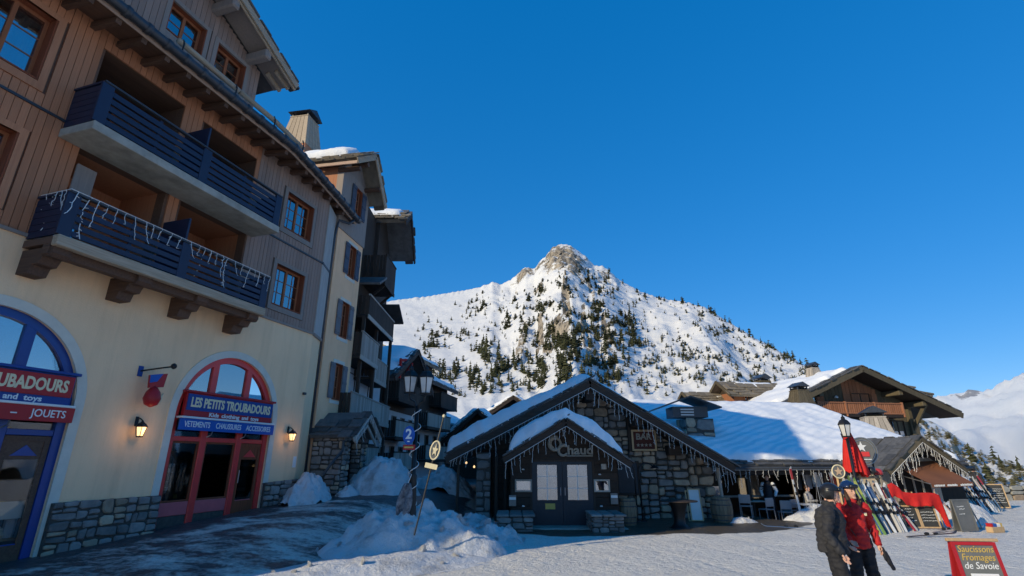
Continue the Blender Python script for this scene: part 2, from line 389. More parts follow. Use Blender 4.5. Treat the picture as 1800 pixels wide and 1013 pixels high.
# ------------------------------------------------------------------ mountains: polar height fields
def interp(tbl, x):
    if x <= tbl[0][0]: return tbl[0][1]
    for (a, b), (c, d) in zip(tbl, tbl[1:]):
        if x <= c: return b + (d - b) * (x - a) / (c - a)
    return tbl[-1][1]
def sky_tbl(pts):
    out = []
    for px, py in pts:
        d = ray(px, py); out.append((math.degrees(math.atan2(d[0], d[1])), d[2] / math.hypot(d[0], d[1])))
    return out
mtn_sky = [(-48, .16), (-36, .22), (-28, .28)] + sky_tbl([(560, 560), (640, 538), (700, 527), (760, 520), (800, 513), (840, 506), (866, 496), (880, 500), (898, 492), (908, 482), (924, 470), (940, 472), (950, 458),
    (962, 447), (972, 435), (985, 430), (1002, 432), (1015, 440), (1030, 452), (1045, 466), (1060, 468), (1075, 480), (1090, 493), (1120, 510), (1150, 521), (1180, 528), (1210, 532), (1240, 541), (1265, 556), (1290, 572),
    (1330, 596), (1370, 617), (1410, 640), (1440, 652), (1480, 672), (1540, 715), (1600, 755)])
mtn_R = [(-48, 900), (-20, 950), (-6, 900), (0, 850), (6, 800), (12, 780), (18, 740), (24, 660), (30, 560), (36, 420)]
def polar_field(name, th0, th1, nth, nv, skyt, rt, foot_r, foot_z, prof, disp, mat, back=.35, rock=None):
    ths = np.linspace(th0, th1, nth); vsn = np.concatenate([np.linspace(0, 1, nv), 1 + np.linspace(0, 1, 9)[1:]])
    V, rk = [], []
    for th in ths:
        el = interp(skyt, th); Rr = interp(rt, th); zr = CAM_H + el*Rr
        sn, cs = math.sin(R(th)), math.cos(R(th)); fr = foot_r(th)
        for v in vsn:
            if v <= 1:
                r = fr + (Rr - fr)*v; z = foot_z + (zr - foot_z)*prof(v, th)
            else:
                r = Rr + (v-1)*Rr*back; z = zr - (zr - foot_z)*(v-1)*.9
            k = rock(th, v, r, z) if rock else 0
            dr, dz = disp(th, v, r, z, k)
            V.append((sn*(r+dr), cs*(r+dr), z+dz)); rk.append(k)
    m = len(vsn)
    F = [(i*m+j, (i+1)*m+j, (i+1)*m+j+1, i*m+j+1) for i in range(nth-1) for j in range(m-1)]
    me = bpy.data.meshes.new(name); me.from_pydata(V, [], F); me.materials.append(mat)
    me.polygons.foreach_set('use_smooth', [True]*len(F))
    a = me.attributes.new('rock', 'FLOAT', 'POINT'); a.data.foreach_set('value', rk)
    o = inst(name, me); tag(o, kind='structure')
    return o, np.array(V).reshape(nth, m, 3), ths
def mtn_mat(name, rockc, rockd, thr, snow=(.69,.69,.685), sc=.05, bd=5.0):
    m, nt, b = newmat(name)
    tc = N(nt, 'ShaderNodeTexCoord'); a = N(nt, 'ShaderNodeAttribute', attribute_name='rock')
    g = N(nt, 'ShaderNodeNewGeometry'); sx = N(nt, 'ShaderNodeSeparateXYZ'); nt.links.new(g.outputs['True Normal'], sx.inputs[0])
    n1 = N(nt, 'ShaderNodeTexNoise', Scale=sc, Detail=10.0, Roughness=.72); n2 = N(nt, 'ShaderNodeTexNoise', Scale=sc*3.5, Detail=8.0, Roughness=.75)
    mp = N(nt, 'ShaderNodeMapping'); mp.inputs['Scale'].default_value = (1, 1, 1.8); nt.links.new(tc.outputs['Object'], mp.inputs[0])
    for n in (n1, n2): nt.links.new(mp.outputs[0], n.inputs['Vector'])
    pat = math_(nt, 'ADD', math_(nt, 'MULTIPLY', n1.outputs['Fac'], .6), math_(nt, 'MULTIPLY', n2.outputs['Fac'], .4))
    steep = ramp(nt, sx.outputs['Z'], .80, .45)
    f = math_(nt, 'ADD', a.outputs['Fac'], math_(nt, 'MULTIPLY', steep, .13))
    f = ramp(nt, math_(nt, 'SUBTRACT', math_(nt, 'ADD', f, pat), 1.0), thr, thr + .05)
    mp3 = N(nt, 'ShaderNodeMapping'); mp3.inputs['Scale'].default_value = (2.2, 2.2, .7); nt.links.new(tc.outputs['Object'], mp3.inputs[0])
    n4 = N(nt, 'ShaderNodeTexNoise', Scale=sc*1.6, Detail=9.0, Roughness=.75); nt.links.new(mp3.outputs[0], n4.inputs['Vector'])
    rc = mixc(nt, ramp(nt, n4.outputs['Fac'], .42, .58), rockc, rockd)
    nt.links.new(mixc(nt, f, snow, rc), b.inputs['Base Color'])
    b.inputs['Roughness'].default_value = .8; b.inputs['Specular IOR Level'].default_value = .1
    bp = N(nt, 'ShaderNodeBump', Strength=.55, Distance=bd); nt.links.new(pat, bp.inputs['Height']); nt.links.new(bp.outputs[0], b.inputs['Normal'])
    return m
def px_of(X, Y, Z):
    z = Z - CAM_H; f = Y*math.cos(PITCH) + z*math.sin(PITCH); u = -Y*math.sin(PITCH) + z*math.cos(PITCH)
    return CPX + FPX*X/f, CPY - FPX*u/f
# bare crags on the mountain, as (bearing deg, fraction of the way up, spread, spread, strength)
crag_px = [(985, 452, 36, 30, 1.0), (1010, 470, 26, 36, .9), (960, 470, 30, 20, .8), (922, 482, 24, 13, 1.0), (900, 497, 16, 9, .6), (868, 499, 8, 5, .7), (1062, 480, 22, 18, .8), (1040, 480, 26, 34, .65),
           (965, 545, 34, 22, .65), (985, 572, 22, 18, 1.0), (872, 540, 26, 9, .55), (905, 545, 30, 12, .45), (950, 520, 30, 20, .5), (1010, 530, 25, 30, .4), (1040, 560, 30, 22, .4), (1110, 560, 40, 14, .25), (1250, 600, 60, 14, .22), (1150, 620, 70, 22, .33), (1280, 650, 90, 22, .36), (1370, 665, 60, 16, .36), (1190, 655, 60, 20, .36), (900, 590, 30, 10, .2), (1060, 650, 50, 30, .25)]
def m_rock(th, v, r, z):
    X, Y = math.sin(R(th))*r, math.cos(R(th))*r
    px, py = px_of(X, Y, z); k = 0
    for cx, cy, rx, ry, s in crag_px:
        d = ((px-cx)/rx)**2 + ((py-cy)/ry)**2
        if d < 6: k = max(k, .545*s*math.exp(-d*.5))
    if 880 < px < 1120 and py < 640:      # ragged rock ribs down the middle of the face
        k = max(k, .50*sm(.02, .42, fbm(th*.9, v*5.5, 3.3, 4))*(1-sm(70, 120, abs(px-990)*1.0)))
    return k
def m_disp(th, v, r, z, k):
    e = min(1, (1-v)*14) if v < 1 else min(1, (v-1)*8)
    x, y = math.sin(R(th))*r, math.cos(R(th))*r
    rib = fbm(th*.16 + v*1.9, v*1.5 - th*.05, 5, 5); fine = fbm(x*.02, y*.02, z*.02, 6)
    cr = mnoise.ridged_multi_fractal(Vector((x*.028, y*.012, z*.03)), 1.0, 2.1, 5, 1.0, 2.0) - 1.0
    calm = .35 + .65*sm(-6, 2, th)
    dz = (rib*9*min(1, v*3) + fine*6)*calm * e + k*cr*24*(.18 + .82*e) + (fbm(th*3.1, 2.2, 1, 4)*2.2 if abs(1-v) < .03 else 0)
    return -k*fbm(x*.06, y*.06, z*.06, 4)*14*e, dz
M['mountain'] = mtn_mat('snowy_rock', (.40,.34,.26), (.10,.09,.08), -.02)  # darker rock tone puts the shade of crevices into the colour
mtn, MV, mth = polar_field('mountain', -48, 37, 520, 210, mtn_sky, mtn_R, lambda th: 150, -6, lambda v, th: .10*v + .90*v**1.45, m_disp, M['mountain'], rock=m_rock)
# far range to the right and round behind it
far_sky = [(26, .02), (34, .055)] + sky_tbl([(1600, 712), (1640, 699), (1680, 693), (1710, 686), (1738, 686), (1752, 678), (1772, 668), (1785, 662), (1800, 657), (1840, 648)]) + [(50, .16), (60, .09), (72, .075), (85, .06), (100, .08), (115, .065), (135, .07), (150, .05)]
def far_disp(th, v, r, z, k):
    e = min(1, (1-v)*10) if v < 1 else min(1, (v-1)*8)
    return 0, (fbm(th*.12, v*.9, 8, 4)*35 + fbm(th*.4+v*4, v*2.5-th*.1, 2, 4)*26*min(1, v*2))*e + (fbm(th*2.6, v*9, 6, 6)*16 if v > .86 else 0)
M['far_mtn'] = mtn_mat('far_snow_rock', (.42,.41,.40), (.30,.30,.31), .06, (.82,.82,.80), .02, 16.0)
far, _, _ = polar_field('far_mountains', 26, 150, 420, 60, far_sky, [(26, 2600), (60, 2400), (150, 2600)], lambda th: 420, -12, lambda v, th: .55*v + .45*v**2, far_disp, M['far_mtn'],
    rock=lambda th, v, r, z: (.60*sm(.66, .95, v) if v <= 1 else .5) * (.75 + 1.0*fbm(th*.8, v*6, 1)))
# wooded bank falling away behind the ski hut
bank_sky = sky_tbl([(1560, 745), (1600, 728), (1640, 742), (1665, 756), (1690, 775), (1715, 792), (1745, 803), (1770, 812), (1800, 822), (1850, 835), (1900, 850)])
def bank_disp(th, v, r, z, k):
    e = min(1, (1-v)*6) if v < 1 else 0
    return 0, fbm(th*.7, v*4, 3, 5)*2.0*e
M['bank'] = mtn_mat('wooded_bank', (.40,.34,.25), (.20,.19,.12), -.05, (.75,.75,.74), .3, 1.0)
bank, BV, bth = polar_field('wooded_bank', bank_sky[0][0], bank_sky[-1][0], 130, 60, bank_sky, [(30, 150), (50, 120)], lambda th: 46, -2.2, lambda v, th: .5*v + .5*v**2, bank_disp, M['bank'],
    rock=lambda th, v, r, z: .34 + .35*fbm(th*1.2, v*6, 4))

# ------------------------------------------------------------------ conifers on the slopes
M['needle'] = surf('conifer_needles', (.070,.072,.034), (.036,.040,.020), .9, .5, bump=0, rand=.5, spec=.1)
M['needle_far'] = surf('distant_conifers', (.070,.072,.034), (.034,.038,.019), .9, .12, bump=0, spec=.1)
M['bark'] = surf('bark', (.09,.065,.045), None, .9, 4, bump=.3)
def conifer(seed, h=1.0, wr=.2, tiers=7, taper=.82):
    q = random.Random(seed); m = MB()
    m.tube([(0,0,-.06), (0,0,h*.3)], [.03*h, .018*h], 5, 1)
    for t in range(tiers):
        f = t/(tiers-1); z = h*(.10 + .80*f); rr = wr*h*(1 - f*taper)*q.uniform(.6, 1.2)
        ox, oy = q.uniform(-.05, .05)*h, q.uniform(-.05, .05)*h; n = 7
        ring = []
        for k in range(n):
            a = 2*math.pi*(k + q.random()*.7)/n; r2 = rr*q.uniform(.55, 1.2)
            ring.append((ox + r2*math.cos(a), oy + r2*math.sin(a), z - h*q.uniform(.0, .07)))
        apex = (ox*.4, oy*.4, z + h*(.10 + .10*taper - .04*f))
        m.add(ring + [apex, (ox, oy, z)], [(k, (k+1) % n, n) for k in range(n)] + [((k+1) % n, k, n+1) for k in range(n)])
    return m
con_meshes = [conifer(i, 1.0, [.21,.30,.17,.26][i], [7, 6, 8, 5][i], [.8, .55, .85, .6][i]).mesh('conifer', [M['needle'], M['bark']]) for i in range(4)]
con_mb = [conifer(20+i, 1.0, [.22,.32,.19,.36][i], 5, [.8, .5, .85, .45][i]) for i in range(4)]
# groves: centre bearing/height read as picture points, spread, count, tree height in metres
groves = [(780, 585, 45, 14, 26, 7, 13), (760, 610, 25, 18, 26, 9, 15), (775, 655, 14, 24, 22, 9, 14), (800, 660, 12, 26, 24, 9, 14), (848, 620, 17, 22, 40, 9, 16), (880, 645, 16, 22, 40, 9, 16), (838, 665, 26, 18, 36, 8, 13),
 (910, 655, 22, 22, 40, 8, 14), (930, 672, 25, 14, 26, 7, 11), (850, 690, 40, 8, 26, 6, 10), (820, 545, 22, 18, 24, 7, 13), (845, 535, 14, 22, 18, 7, 12), (880, 545, 26, 14, 26, 7, 12), (905, 530, 22, 18, 22, 7, 13), (949, 515, 9, 26, 22, 10, 16),
 (940, 540, 24, 14, 34, 6, 11), (960, 532, 28, 12, 34, 6, 11), (925, 560, 28, 14, 24, 6, 11), (890, 570, 14, 10, 12, 8, 13), (925, 585, 9, 14, 12, 8, 14), (970, 600, 24, 22, 40, 8, 14), (1000, 610, 24, 24, 50, 8, 14), (1030, 580, 26, 24, 60, 8, 14),
 (1048, 560, 22, 24, 44, 8, 14), (1095, 575, 18, 26, 44, 9, 16), (1120, 600, 22, 18, 40, 8, 14), (1040, 625, 30, 24, 60, 8, 14), (1075, 645, 28, 20, 50, 7, 12), (1000, 645, 30, 18, 40, 7, 12), (955, 640, 22, 22, 36, 7, 12), (1020, 490, 22, 16, 26, 5, 9), (1050, 500, 26, 18, 44, 6, 11),
 (1085, 515, 22, 16, 34, 6, 11), (1110, 525, 22, 12, 22, 6, 10), (1000, 500, 30, 22, 30, 5, 9), (975, 490, 24, 16, 20, 5, 8), (1000, 545, 20, 30, 30, 6, 10), (1160, 525, 26, 7, 16, 6, 11), (1215, 540, 26, 9, 16, 6, 10), (1240, 560, 22, 14, 26, 7, 13), (1265, 580, 24, 14, 26, 7, 13),
 (1300, 585, 26, 10, 20, 7, 11), (1345, 605, 24, 12, 22, 7, 11), (1390, 630, 26, 12, 28, 7, 11), (1430, 655, 18, 10, 20, 6, 10), (1150, 600, 30, 18, 34, 5, 9), (1200, 620, 40, 16, 46, 5, 9), (1150, 640, 40, 18, 60, 4, 9), (1250, 640, 50, 18, 70, 4, 8), (1300, 660, 60, 16, 80, 4, 8), (1360, 668, 50, 14, 70, 4, 8), (1210, 665, 50, 14, 60, 4, 8),
 (1100, 665, 50, 16, 60, 5, 9), (1180, 590, 40, 12, 20, 4, 8), (1320, 630, 60, 14, 40, 4, 8), (760, 690, 40, 10, 24, 6, 10), (870, 590, 30, 10, 6, 5, 8), (990, 670, 60, 12, 50, 6, 10), (730, 560, 25, 12, 6, 5, 8), (1065, 605, 30, 14, 40, 8, 13), (1130, 560, 20, 14, 16, 6, 10), (1290, 610, 50, 14, 20, 5, 8)]
def on_field(V, ths, px, py):
    d = ray(px, py); th = math.degrees(math.atan2(d[0], d[1])); el = d[2]/math.hypot(d[0], d[1])
    f = (th - ths[0])/(ths[-1]-ths[0])*(len(ths)-1); i = int(f)
    if i < 0 or i >= len(ths)-1: return None
    t = f - i
    col = V[i]*(1-t) + V[i+1]*t
    rr = np.hypot(col[:,0], col[:,1]); e = (col[:,2]-CAM_H)/rr
    w = np.where(e >= el)[0]
    if len(w) == 0 or w[0] == 0: return None
    j = w[0]; u = (el - e[j-1])/(e[j]-e[j-1]+1e-9)
    return Vector(col[j-1]*(1-u) + col[j]*u)
tr = random.Random(3); spots = []
for cx, cy, rx, ry, n, h0, h1 in groves:
    for k in range(int(n*2.6)):
        x, y = tr.gauss(cx, rx*.62), tr.gauss(cy, ry*.62)
        if fbm(x*.05, y*.085, 6.0, 4) < .06: continue      # clumps with open snow between
        p = on_field(MV, mth, x, y)
        if p: spots.append((tr.uniform(h0*.4, h1*.9)*(.82 if cx < 1130 else .6), p))
for k in range(900):       # lone trees and dwarf pines between the groves
    x = tr.uniform(740, 1440); y = tr.uniform(500, 700)
    p = on_field(MV, mth, x, y)
    if p and x > 800 and fbm(x*.02, y*.03, 2) > .02: spots.append((tr.uniform(1.8, 5), p))
for px, py in [(1120, 512), (1135, 518), (1160, 524), (1168, 527), (1200, 531), (1228, 536), (1250, 548), (1258, 553), (1275, 563), (1300, 578), (1318, 590), (1338, 601), (1352, 608), (1362, 613), (1385, 627), (1395, 632), (1408, 638), (1420, 644), (1070, 478), (1095, 497)]:
    p = on_field(MV, mth, px, py + 3)
    if p: spots.append((tr.uniform(6, 11), p))
spots.sort(key=lambda a: -a[0]/a[1].length)
for k, (h, p) in enumerate(spots[:290]):
    o = inst('conifer', con_meshes[k % 4], None, p, (0, 0, tr.uniform(0, 6.28)), (h*tr.uniform(.85, 1.3), h*tr.uniform(.85, 1.3), h))
    ppx = px_of(*p)[0]
    tag(o, '%s dark green conifer %s' % ('tall' if h > 10 else 'mid-sized' if h > 8 else 'short', 'on the left snowfield beside the street roofs' if ppx < 830 else 'in the groves above the restaurant roof' if ppx < 950 else 'on the steep slope below the peak' if ppx < 1100 else 'on the right shoulder of the mountain'), 'conifer', 'conifers on the mountain slope')
fm = MB()
for k, (h, p) in enumerate(spots[290:]):
    s_ = con_mb[k % 4]; a = tr.uniform(0, 6.28); ca, sa = math.cos(a), math.sin(a); wd = tr.uniform(.85, 1.45)
    fm.add([(p.x + (x*ca-y*sa)*h*wd, p.y + (x*sa+y*ca)*h*wd, p.z + z*h) for x, y, z in s_.v], s_.f)
fo = fm.obj('distant_conifers', M['needle_far']); tag(fo, 'far scatter of small dark conifers over the snowy mountain', 'trees', kind='stuff')
# scrub and low pines on the bank behind the ski hut
M['scrub'] = surf('olive_scrub', (.15,.13,.065), (.09,.085,.042), .9, .6, bump=0, spec=.1)
sm_ = MB(); big = []
for k in range(170):
    x = tr.uniform(1600, 1815); top = interp([(1600, 725), (1640, 745), (1690, 778), (1745, 803), (1800, 825)], x); y = top + tr.uniform(0, 1)**1.3 * 60 + 3
    p = on_field(BV, bth, x, y)
    if not p: continue
    h = tr.uniform(.4, 1.2)
    if tr.random() < .03 and x > 1690: big.append((p, tr.uniform(1.8, 3.0))); continue
    s_ = con_mb[3]; a = tr.uniform(0, 6.28); ca, sa = math.cos(a), math.sin(a); wd = tr.uniform(1.2, 2.2)
    sm_.add([(p.x + (q[0]*ca-q[1]*sa)*h*wd, p.y + (q[0]*sa+q[1]*ca)*h*wd, p.z + q[2]*h) for q in s_.v], s_.f)
tag(sm_.obj('scrub', M['scrub']), 'olive green scrub covering the bank behind the ski hut', 'scrub', kind='stuff')
for p, h in big:
    tag(inst('pine_tree', con_meshes[tr.randrange(4)], None, p, (0, 0, tr.uniform(0, 6)), (h*1.5, h*1.5, h)), 'bushy pine on the scrubby bank at the right', 'pine', 'pines on the bank behind the hut')
# ------------------------------------------------------------------ shared builders
_tmp = bpy.data.scenes.new('workbench')
def tmp_eval(o):
    # evaluate one object in an otherwise empty scene (fast)
    _tmp.collection.objects.link(o); vl = _tmp.view_layers[0]; vl.update(); return vl.depsgraph
def text(name, s, size, mat, parent, x, y, z, width=None, ext=.006, off=0.0, rz=0, shear=0, align='CENTER', rot=None, tz=None):
    cu = bpy.data.curves.new('t', 'FONT'); cu.body = s; cu.size = size; cu.extrude = ext; cu.offset = off; cu.shear = shear
    cu.align_x = align; cu.align_y = 'CENTER'; cu.resolution_u = 3
    to = bpy.data.objects.new('t', cu); dg = tmp_eval(to)
    me = bpy.data.meshes.new_from_object(to.evaluated_get(dg)); me.name = name
    bpy.data.objects.remove(to); bpy.data.curves.remove(cu)
    me.materials.clear(); me.materials.append(mat)
    sx = 1.0
    if width:
        xs = [v.co.x for v in me.vertices]; sx = width / (max(xs)-min(xs))
    return inst(name, me, parent, (x, y, z), rot or (R(90), 0, rz), (sx, 1, 1))
def window(parent, x0, x1, z0, z1, y=0.0, depth=.22, cols=2, rows=3, reveal='reveal', sash='sash', gl='glass', room=True, curtain=False, fw=.07, name='window'):
    """recessed window: reveal boards, sash frame, glazing bars, one pane each, dark room behind"""
    m = MB()
    m.box(x0, x0+.03, y, y+depth, z0, z1); m.box(x1-.03, x1, y, y+depth, z0, z1)
    m.box(x0+.03, x1-.03, y, y+depth, z1-.03, z1); m.box(x0+.03, x1-.03, y-.02, y+depth, z0, z0+.035)
    wo = m.obj(name, M[reveal], parent)
    a0, a1, b0, b1 = x0+.03, x1-.03, z0+.035, z1-.03; yf = y+depth-.06
    f = MB().ring(a0, a1, b0, b1, fw, yf, yf+.06)
    f.box((a0+a1)/2-fw*.6, (a0+a1)/2+fw*.6, yf-.015, yf+.05, b0+fw, b1-fw)
    f.obj('sash', M[sash], wo)
    halves = [(a0+fw, (a0+a1)/2-fw*.6), ((a0+a1)/2+fw*.6, a1-fw)]
    nc = max(1, cols//2); bw = .018
    for h0, h1 in halves:
        for i in range(1, nc): xx = h0+(h1-h0)*i/nc; piece('glazing_bar', M[sash], wo, xx-bw/2, xx+bw/2, yf+.005, yf+.045, b0+fw, b1-fw)
        for j in range(1, rows): zz = b0+fw+(b1-b0-2*fw)*j/rows; piece('glazing_bar', M[sash], wo, h0, h1, yf+.004, yf+.046, zz-bw/2, zz+bw/2)
        for i in range(nc):
            for j in range(rows):
                piece('pane', M[gl], wo, h0+(h1-h0)*i/nc, h0+(h1-h0)*(i+1)/nc, yf+.02, yf+.026, b0+fw+(b1-b0-2*fw)*j/rows, b0+fw+(b1-b0-2*fw)*(j+1)/rows)
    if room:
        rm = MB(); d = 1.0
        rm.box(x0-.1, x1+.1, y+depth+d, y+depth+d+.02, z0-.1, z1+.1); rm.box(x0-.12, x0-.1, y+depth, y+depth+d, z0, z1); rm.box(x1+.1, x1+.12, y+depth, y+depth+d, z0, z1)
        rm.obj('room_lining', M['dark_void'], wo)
    if curtain:
        c = MB(); k = 14; xa, xb = x0+(x1-x0)*curtain[0], x0+(x1-x0)*curtain[1]
        for i in range(k):
            u0, u1 = xa+(xb-xa)*i/k, xa+(xb-xa)*(i+1)/k
            q = .03*(i % 2)
            c.plate([(u0, yf+.12+q, b0), (u1, yf+.12+.03*((i+1) % 2), b0), (u1, yf+.12+.03*((i+1) % 2), b1), (u0, yf+.12+q, b1)], .004)
        c.obj('curtain', M['curtain'], wo)
    return wo
def clip_poly(poly, a, b, c):
    # keep a*x+b*z<=c
    out = []
    for i in range(len(poly)):
        p, q = poly[i], poly[(i+1) % len(poly)]
        dp, dq = a*p[0]+b*p[1]-c, a*q[0]+b*q[1]-c
        if dp <= 0: out.append(p)
        if (dp < 0 < dq) or (dq < 0 < dp):
            t = dp/(dp-dq); out.append((p[0]+(q[0]-p[0])*t, p[1]+(q[1]-p[1])*t))
    return out
def stones(parent, region, sx, sz, y, mats, seed=1, joint=.022, depth=.10, prot=.05, bed=True, name='stone', holes=(), axis='y'):
    """rubble masonry: irregular stones with recessed joints inside a convex region (x,z), face at y looking to -y"""
    q = random.Random(seed)
    xs = [p[0] for p in region]; zs = [p[1] for p in region]
    n = 0; cells = []
    def split(x0, x1, z0, z1):
        w_, h_ = x1-x0, z1-z0
        if w_ <= sx*q.uniform(1.0, 2.0) and h_ <= sz*q.uniform(.95, 1.9): cells.append((x0, x1, z0, z1)); return
        if w_/sx > h_/sz*q.uniform(.7, 1.3) and w_ > sx*.8: m = x0+w_*q.uniform(.33, .67); split(x0, m, z0, z1); split(m, x1, z0, z1)
        else: m = z0+h_*q.uniform(.33, .67); split(x0, x1, z0, m); split(x0, x1, m, z1)
    split(min(xs), max(xs), min(zs), max(zs))
    for x0, x1, z0, z1 in cells:
        w_, h_ = x1-x0, z1-z0; j = lambda f: q.uniform(-.05, .16)*f
        poly = [(x0+j(w_*.4), z0+j(h_)), (x1-j(w_*.4), z0+j(h_)), (x1-j(w_*.4), z1-j(h_)), (x0+j(w_*.4), z1-j(h_))]
        c2 = []
        for k in range(4):       # knock the corners off
            p, pr_, nx_ = poly[k], poly[k-1], poly[(k+1) % 4]; f1, f2 = q.uniform(.06, .3), q.uniform(.06, .3)
            c2 += [(p[0]+(pr_[0]-p[0])*f1, p[1]+(pr_[1]-p[1])*f1), (p[0]+(nx_[0]-p[0])*f2, p[1]+(nx_[1]-p[1])*f2)]
        poly = c2
        for k in range(len(region)):
            p, r_ = region[k], region[(k+1) % len(region)]; ax, az = r_[1]-p[1], -(r_[0]-p[0])
            poly = clip_poly(poly, ax, az, ax*p[0]+az*p[1])
            if len(poly) < 3: break
        if len(poly) < 3: continue
        ctr = (sum(p[0] for p in poly)/len(poly), sum(p[1] for p in poly)/len(poly))
        if any(h[0] < ctr[0] < h[1] and h[2] < ctr[1] < h[3] for h in holes): continue
        area = abs(sum(poly[k][0]*poly[(k+1) % len(poly)][1]-poly[(k+1) % len(poly)][0]*poly[k][1] for k in range(len(poly))))/2
        if area < .12*sx*sz: continue
        def shr(d):
            out = []
            for p in poly:
                v = Vector((p[0]-ctr[0], p[1]-ctr[1])); L = v.length
                out.append((ctr[0]+v.x*max(.3, (L-d)/L), ctr[1]+v.y*max(.3, (L-d)/L)))
            return out
        p1 = [(a+q.uniform(-.008, .008), b+q.uniform(-.008, .008)) for a, b in shr(joint*.8)]; p2 = shr(joint*.8+min(.04, .16*sz)); k = len(poly); pr = prot*q.uniform(.4, 1.0)
        tilt = q.uniform(-.04, .04), q.uniform(-.04, .04)
        yy = lambda a, b, base: base + (a-ctr[0])*tilt[0] + (b-ctr[1])*tilt[1]
        vs = [(a, y+depth, b) for a, b in p1] + [(a, yy(a, b, y-pr*.45), b) for a, b in p1] + [(a, yy(a, b, y-pr), b) for a, b in p2]
        fs = [(s, (s+1) % k, (s+1) % k+k, s+k) for s in range(k)] + [(s+k, (s+1) % k+k, (s+1) % k+2*k, s+2*k) for s in range(k)] + [tuple(range(2*k, 3*k))]
        mb = MB().add(vs, fs)
        if axis == 'x': mb.v = [(yv, xv, zv) for xv, yv, zv in mb.v]
        mb.obj(name, q.choice(mats), parent); n += 1
    return n
SW = [M['stone'], M['stone'], M['stone_warm'], M['stone']]
SWW = [M['stone_warm'], M['stone'], M['stone_warm'], M['stone'], M['stone']]
def arch_z(x, cx, hw, zs): return zs + math.sqrt(max(0, hw*hw-(x-cx)**2))
def wall_cut(x0, x1, z0, z1, opens, y0, y1, step=.06):
    """wall slab with openings; opens = (xa, xb, zbottom, ztop or function)"""
    xs = {x0, x1}
    for a, b, zb, zt in opens:
        xs |= {a, b}
        if callable(zt): xs |= {a+(b-a)*i/48 for i in range(49)}
    xs = sorted(x for x in xs if x0-1e-6 <= x <= x1+1e-6); m = MB()
    def slab(xa, xb, ba, bb, ta, tb):
        if ta-ba < 1e-4 and tb-bb < 1e-4: return
        m.add([(xa,y0,ba),(xb,y0,bb),(xb,y1,bb),(xa,y1,ba),(xa,y0,ta),(xb,y0,tb),(xb,y1,tb),(xa,y1,ta)], [(0,3,2,1),(4,5,6,7),(0,1,5,4),(2,3,7,6)])
    for xa, xb in zip(xs, xs[1:]):
        mid = (xa+xb)/2; cuts = sorted([o for o in opens if o[0] <= mid <= o[1]], key=lambda o: o[2])
        la = lb = z0
        for a, b, zb, zt in cuts:
            slab(xa, xb, la, lb, max(zb, z0), max(zb, z0))
            la, lb = (zt(xa), zt(xb)) if callable(zt) else (zt, zt)
        slab(xa, xb, la, lb, z1, z1)
    m.box(x0, x0+.004, y0, y1, z0, z1); m.box(x1-.004, x1, y0, y1, z0, z1)
    for a, b, zb, zt in opens:      # jambs
        ta = zt(a) if callable(zt) else zt; tb = zt(b) if callable(zt) else zt
        m.add([(a,y0,zb),(a,y1,zb),(a,y1,ta),(a,y0,ta)], [(0,1,2,3)]); m.add([(b,y0,zb),(b,y1,zb),(b,y1,tb),(b,y0,tb)], [(0,1,2,3)])
    return m
def arch_band(cx, hw0, hw1, zs, zb, y0, y1, n=40, full=True):
    """band between two concentric arches, standing on zb"""
    m = MB(); ang = [math.pi*(1-i/n) for i in range(n+1)]
    A = [(cx-hw0, zb)] + [(cx+hw0*math.cos(a), zs+hw0*math.sin(a)) for a in ang] + [(cx+hw0, zb)]
    B = [(cx-hw1, zb)] + [(cx+hw1*math.cos(a), zs+hw1*math.sin(a)) for a in ang] + [(cx+hw1, zb)]
    for i in range(len(A)-1):
        a, b, c, d = A[i], A[i+1], B[i+1], B[i]
        m.add([(a[0],y0,a[1]),(b[0],y0,b[1]),(c[0],y0,c[1]),(d[0],y0,d[1]),(a[0],y1,a[1]),(b[0],y1,b[1]),(c[0],y1,c[1]),(d[0],y1,d[1])],
              [(0,1,2,3),(7,6,5,4),(0,4,5,1),(2,6,7,3)])
    return m
def arch_fill(cx, hw, zs, z0, x0, x1, y, n=24, th=.008):
    """flat glazing piece of an arch between x0..x1 above z0"""
    poly = [(x0, z0), (x1, z0)] + [(x1-(x1-x0)*i/n, arch_z(x1-(x1-x0)*i/n, cx, hw, zs)) for i in range(n+1)]
    return MB().prism(poly, y, y+th)
strand_me = []
for i in range(8):
    q = random.Random(50+i); m = MB(); x = 0; z = 0; pts = [(0,0,0)]; L = [.55,.32,.62,.25,.45,.7,.38,.2][i]
    while z > -L:
        z -= q.uniform(.05, .09); x += q.uniform(-.035, .035); pts.append((x, q.uniform(-.015, .015), z))
        if q.random() < .55: m.tube([pts[-1], (x+q.choice((-1,1))*q.uniform(.03,.07), 0, z-q.uniform(-.01,.05))], .006, 3)
    m.tube(pts, .007, 4); strand_me.append(m.mesh('light_strand', M['icicle']))
def icicles(name, label, loc, rz, path, spacing=.2, scale=1.0, seed=1, group='strings of icicle lights', zig=True):
    """white icicle-light string hung along a polyline in the local frame"""
    q = random.Random(seed); t = thing(name, label, 'light string', loc, rz, group)
    MB().tube(path, .009, 4).obj('cable', M['icicle'], t)
    d = 0
    for a, b in zip(path, path[1:]):
        a, b = Vector(a), Vector(b); L = (b-a).length; u = spacing*q.random()
        while u < L:
            p = a+(b-a)*(u/L); sc = scale*q.uniform(.7, 1.25)
            inst('light_strand', q.choice(strand_me), t, p, (q.uniform(-.15,.15), 0, q.uniform(0, 3.1)), (sc, sc, sc)); u += spacing*q.uniform(.6, 1.4)
    return t
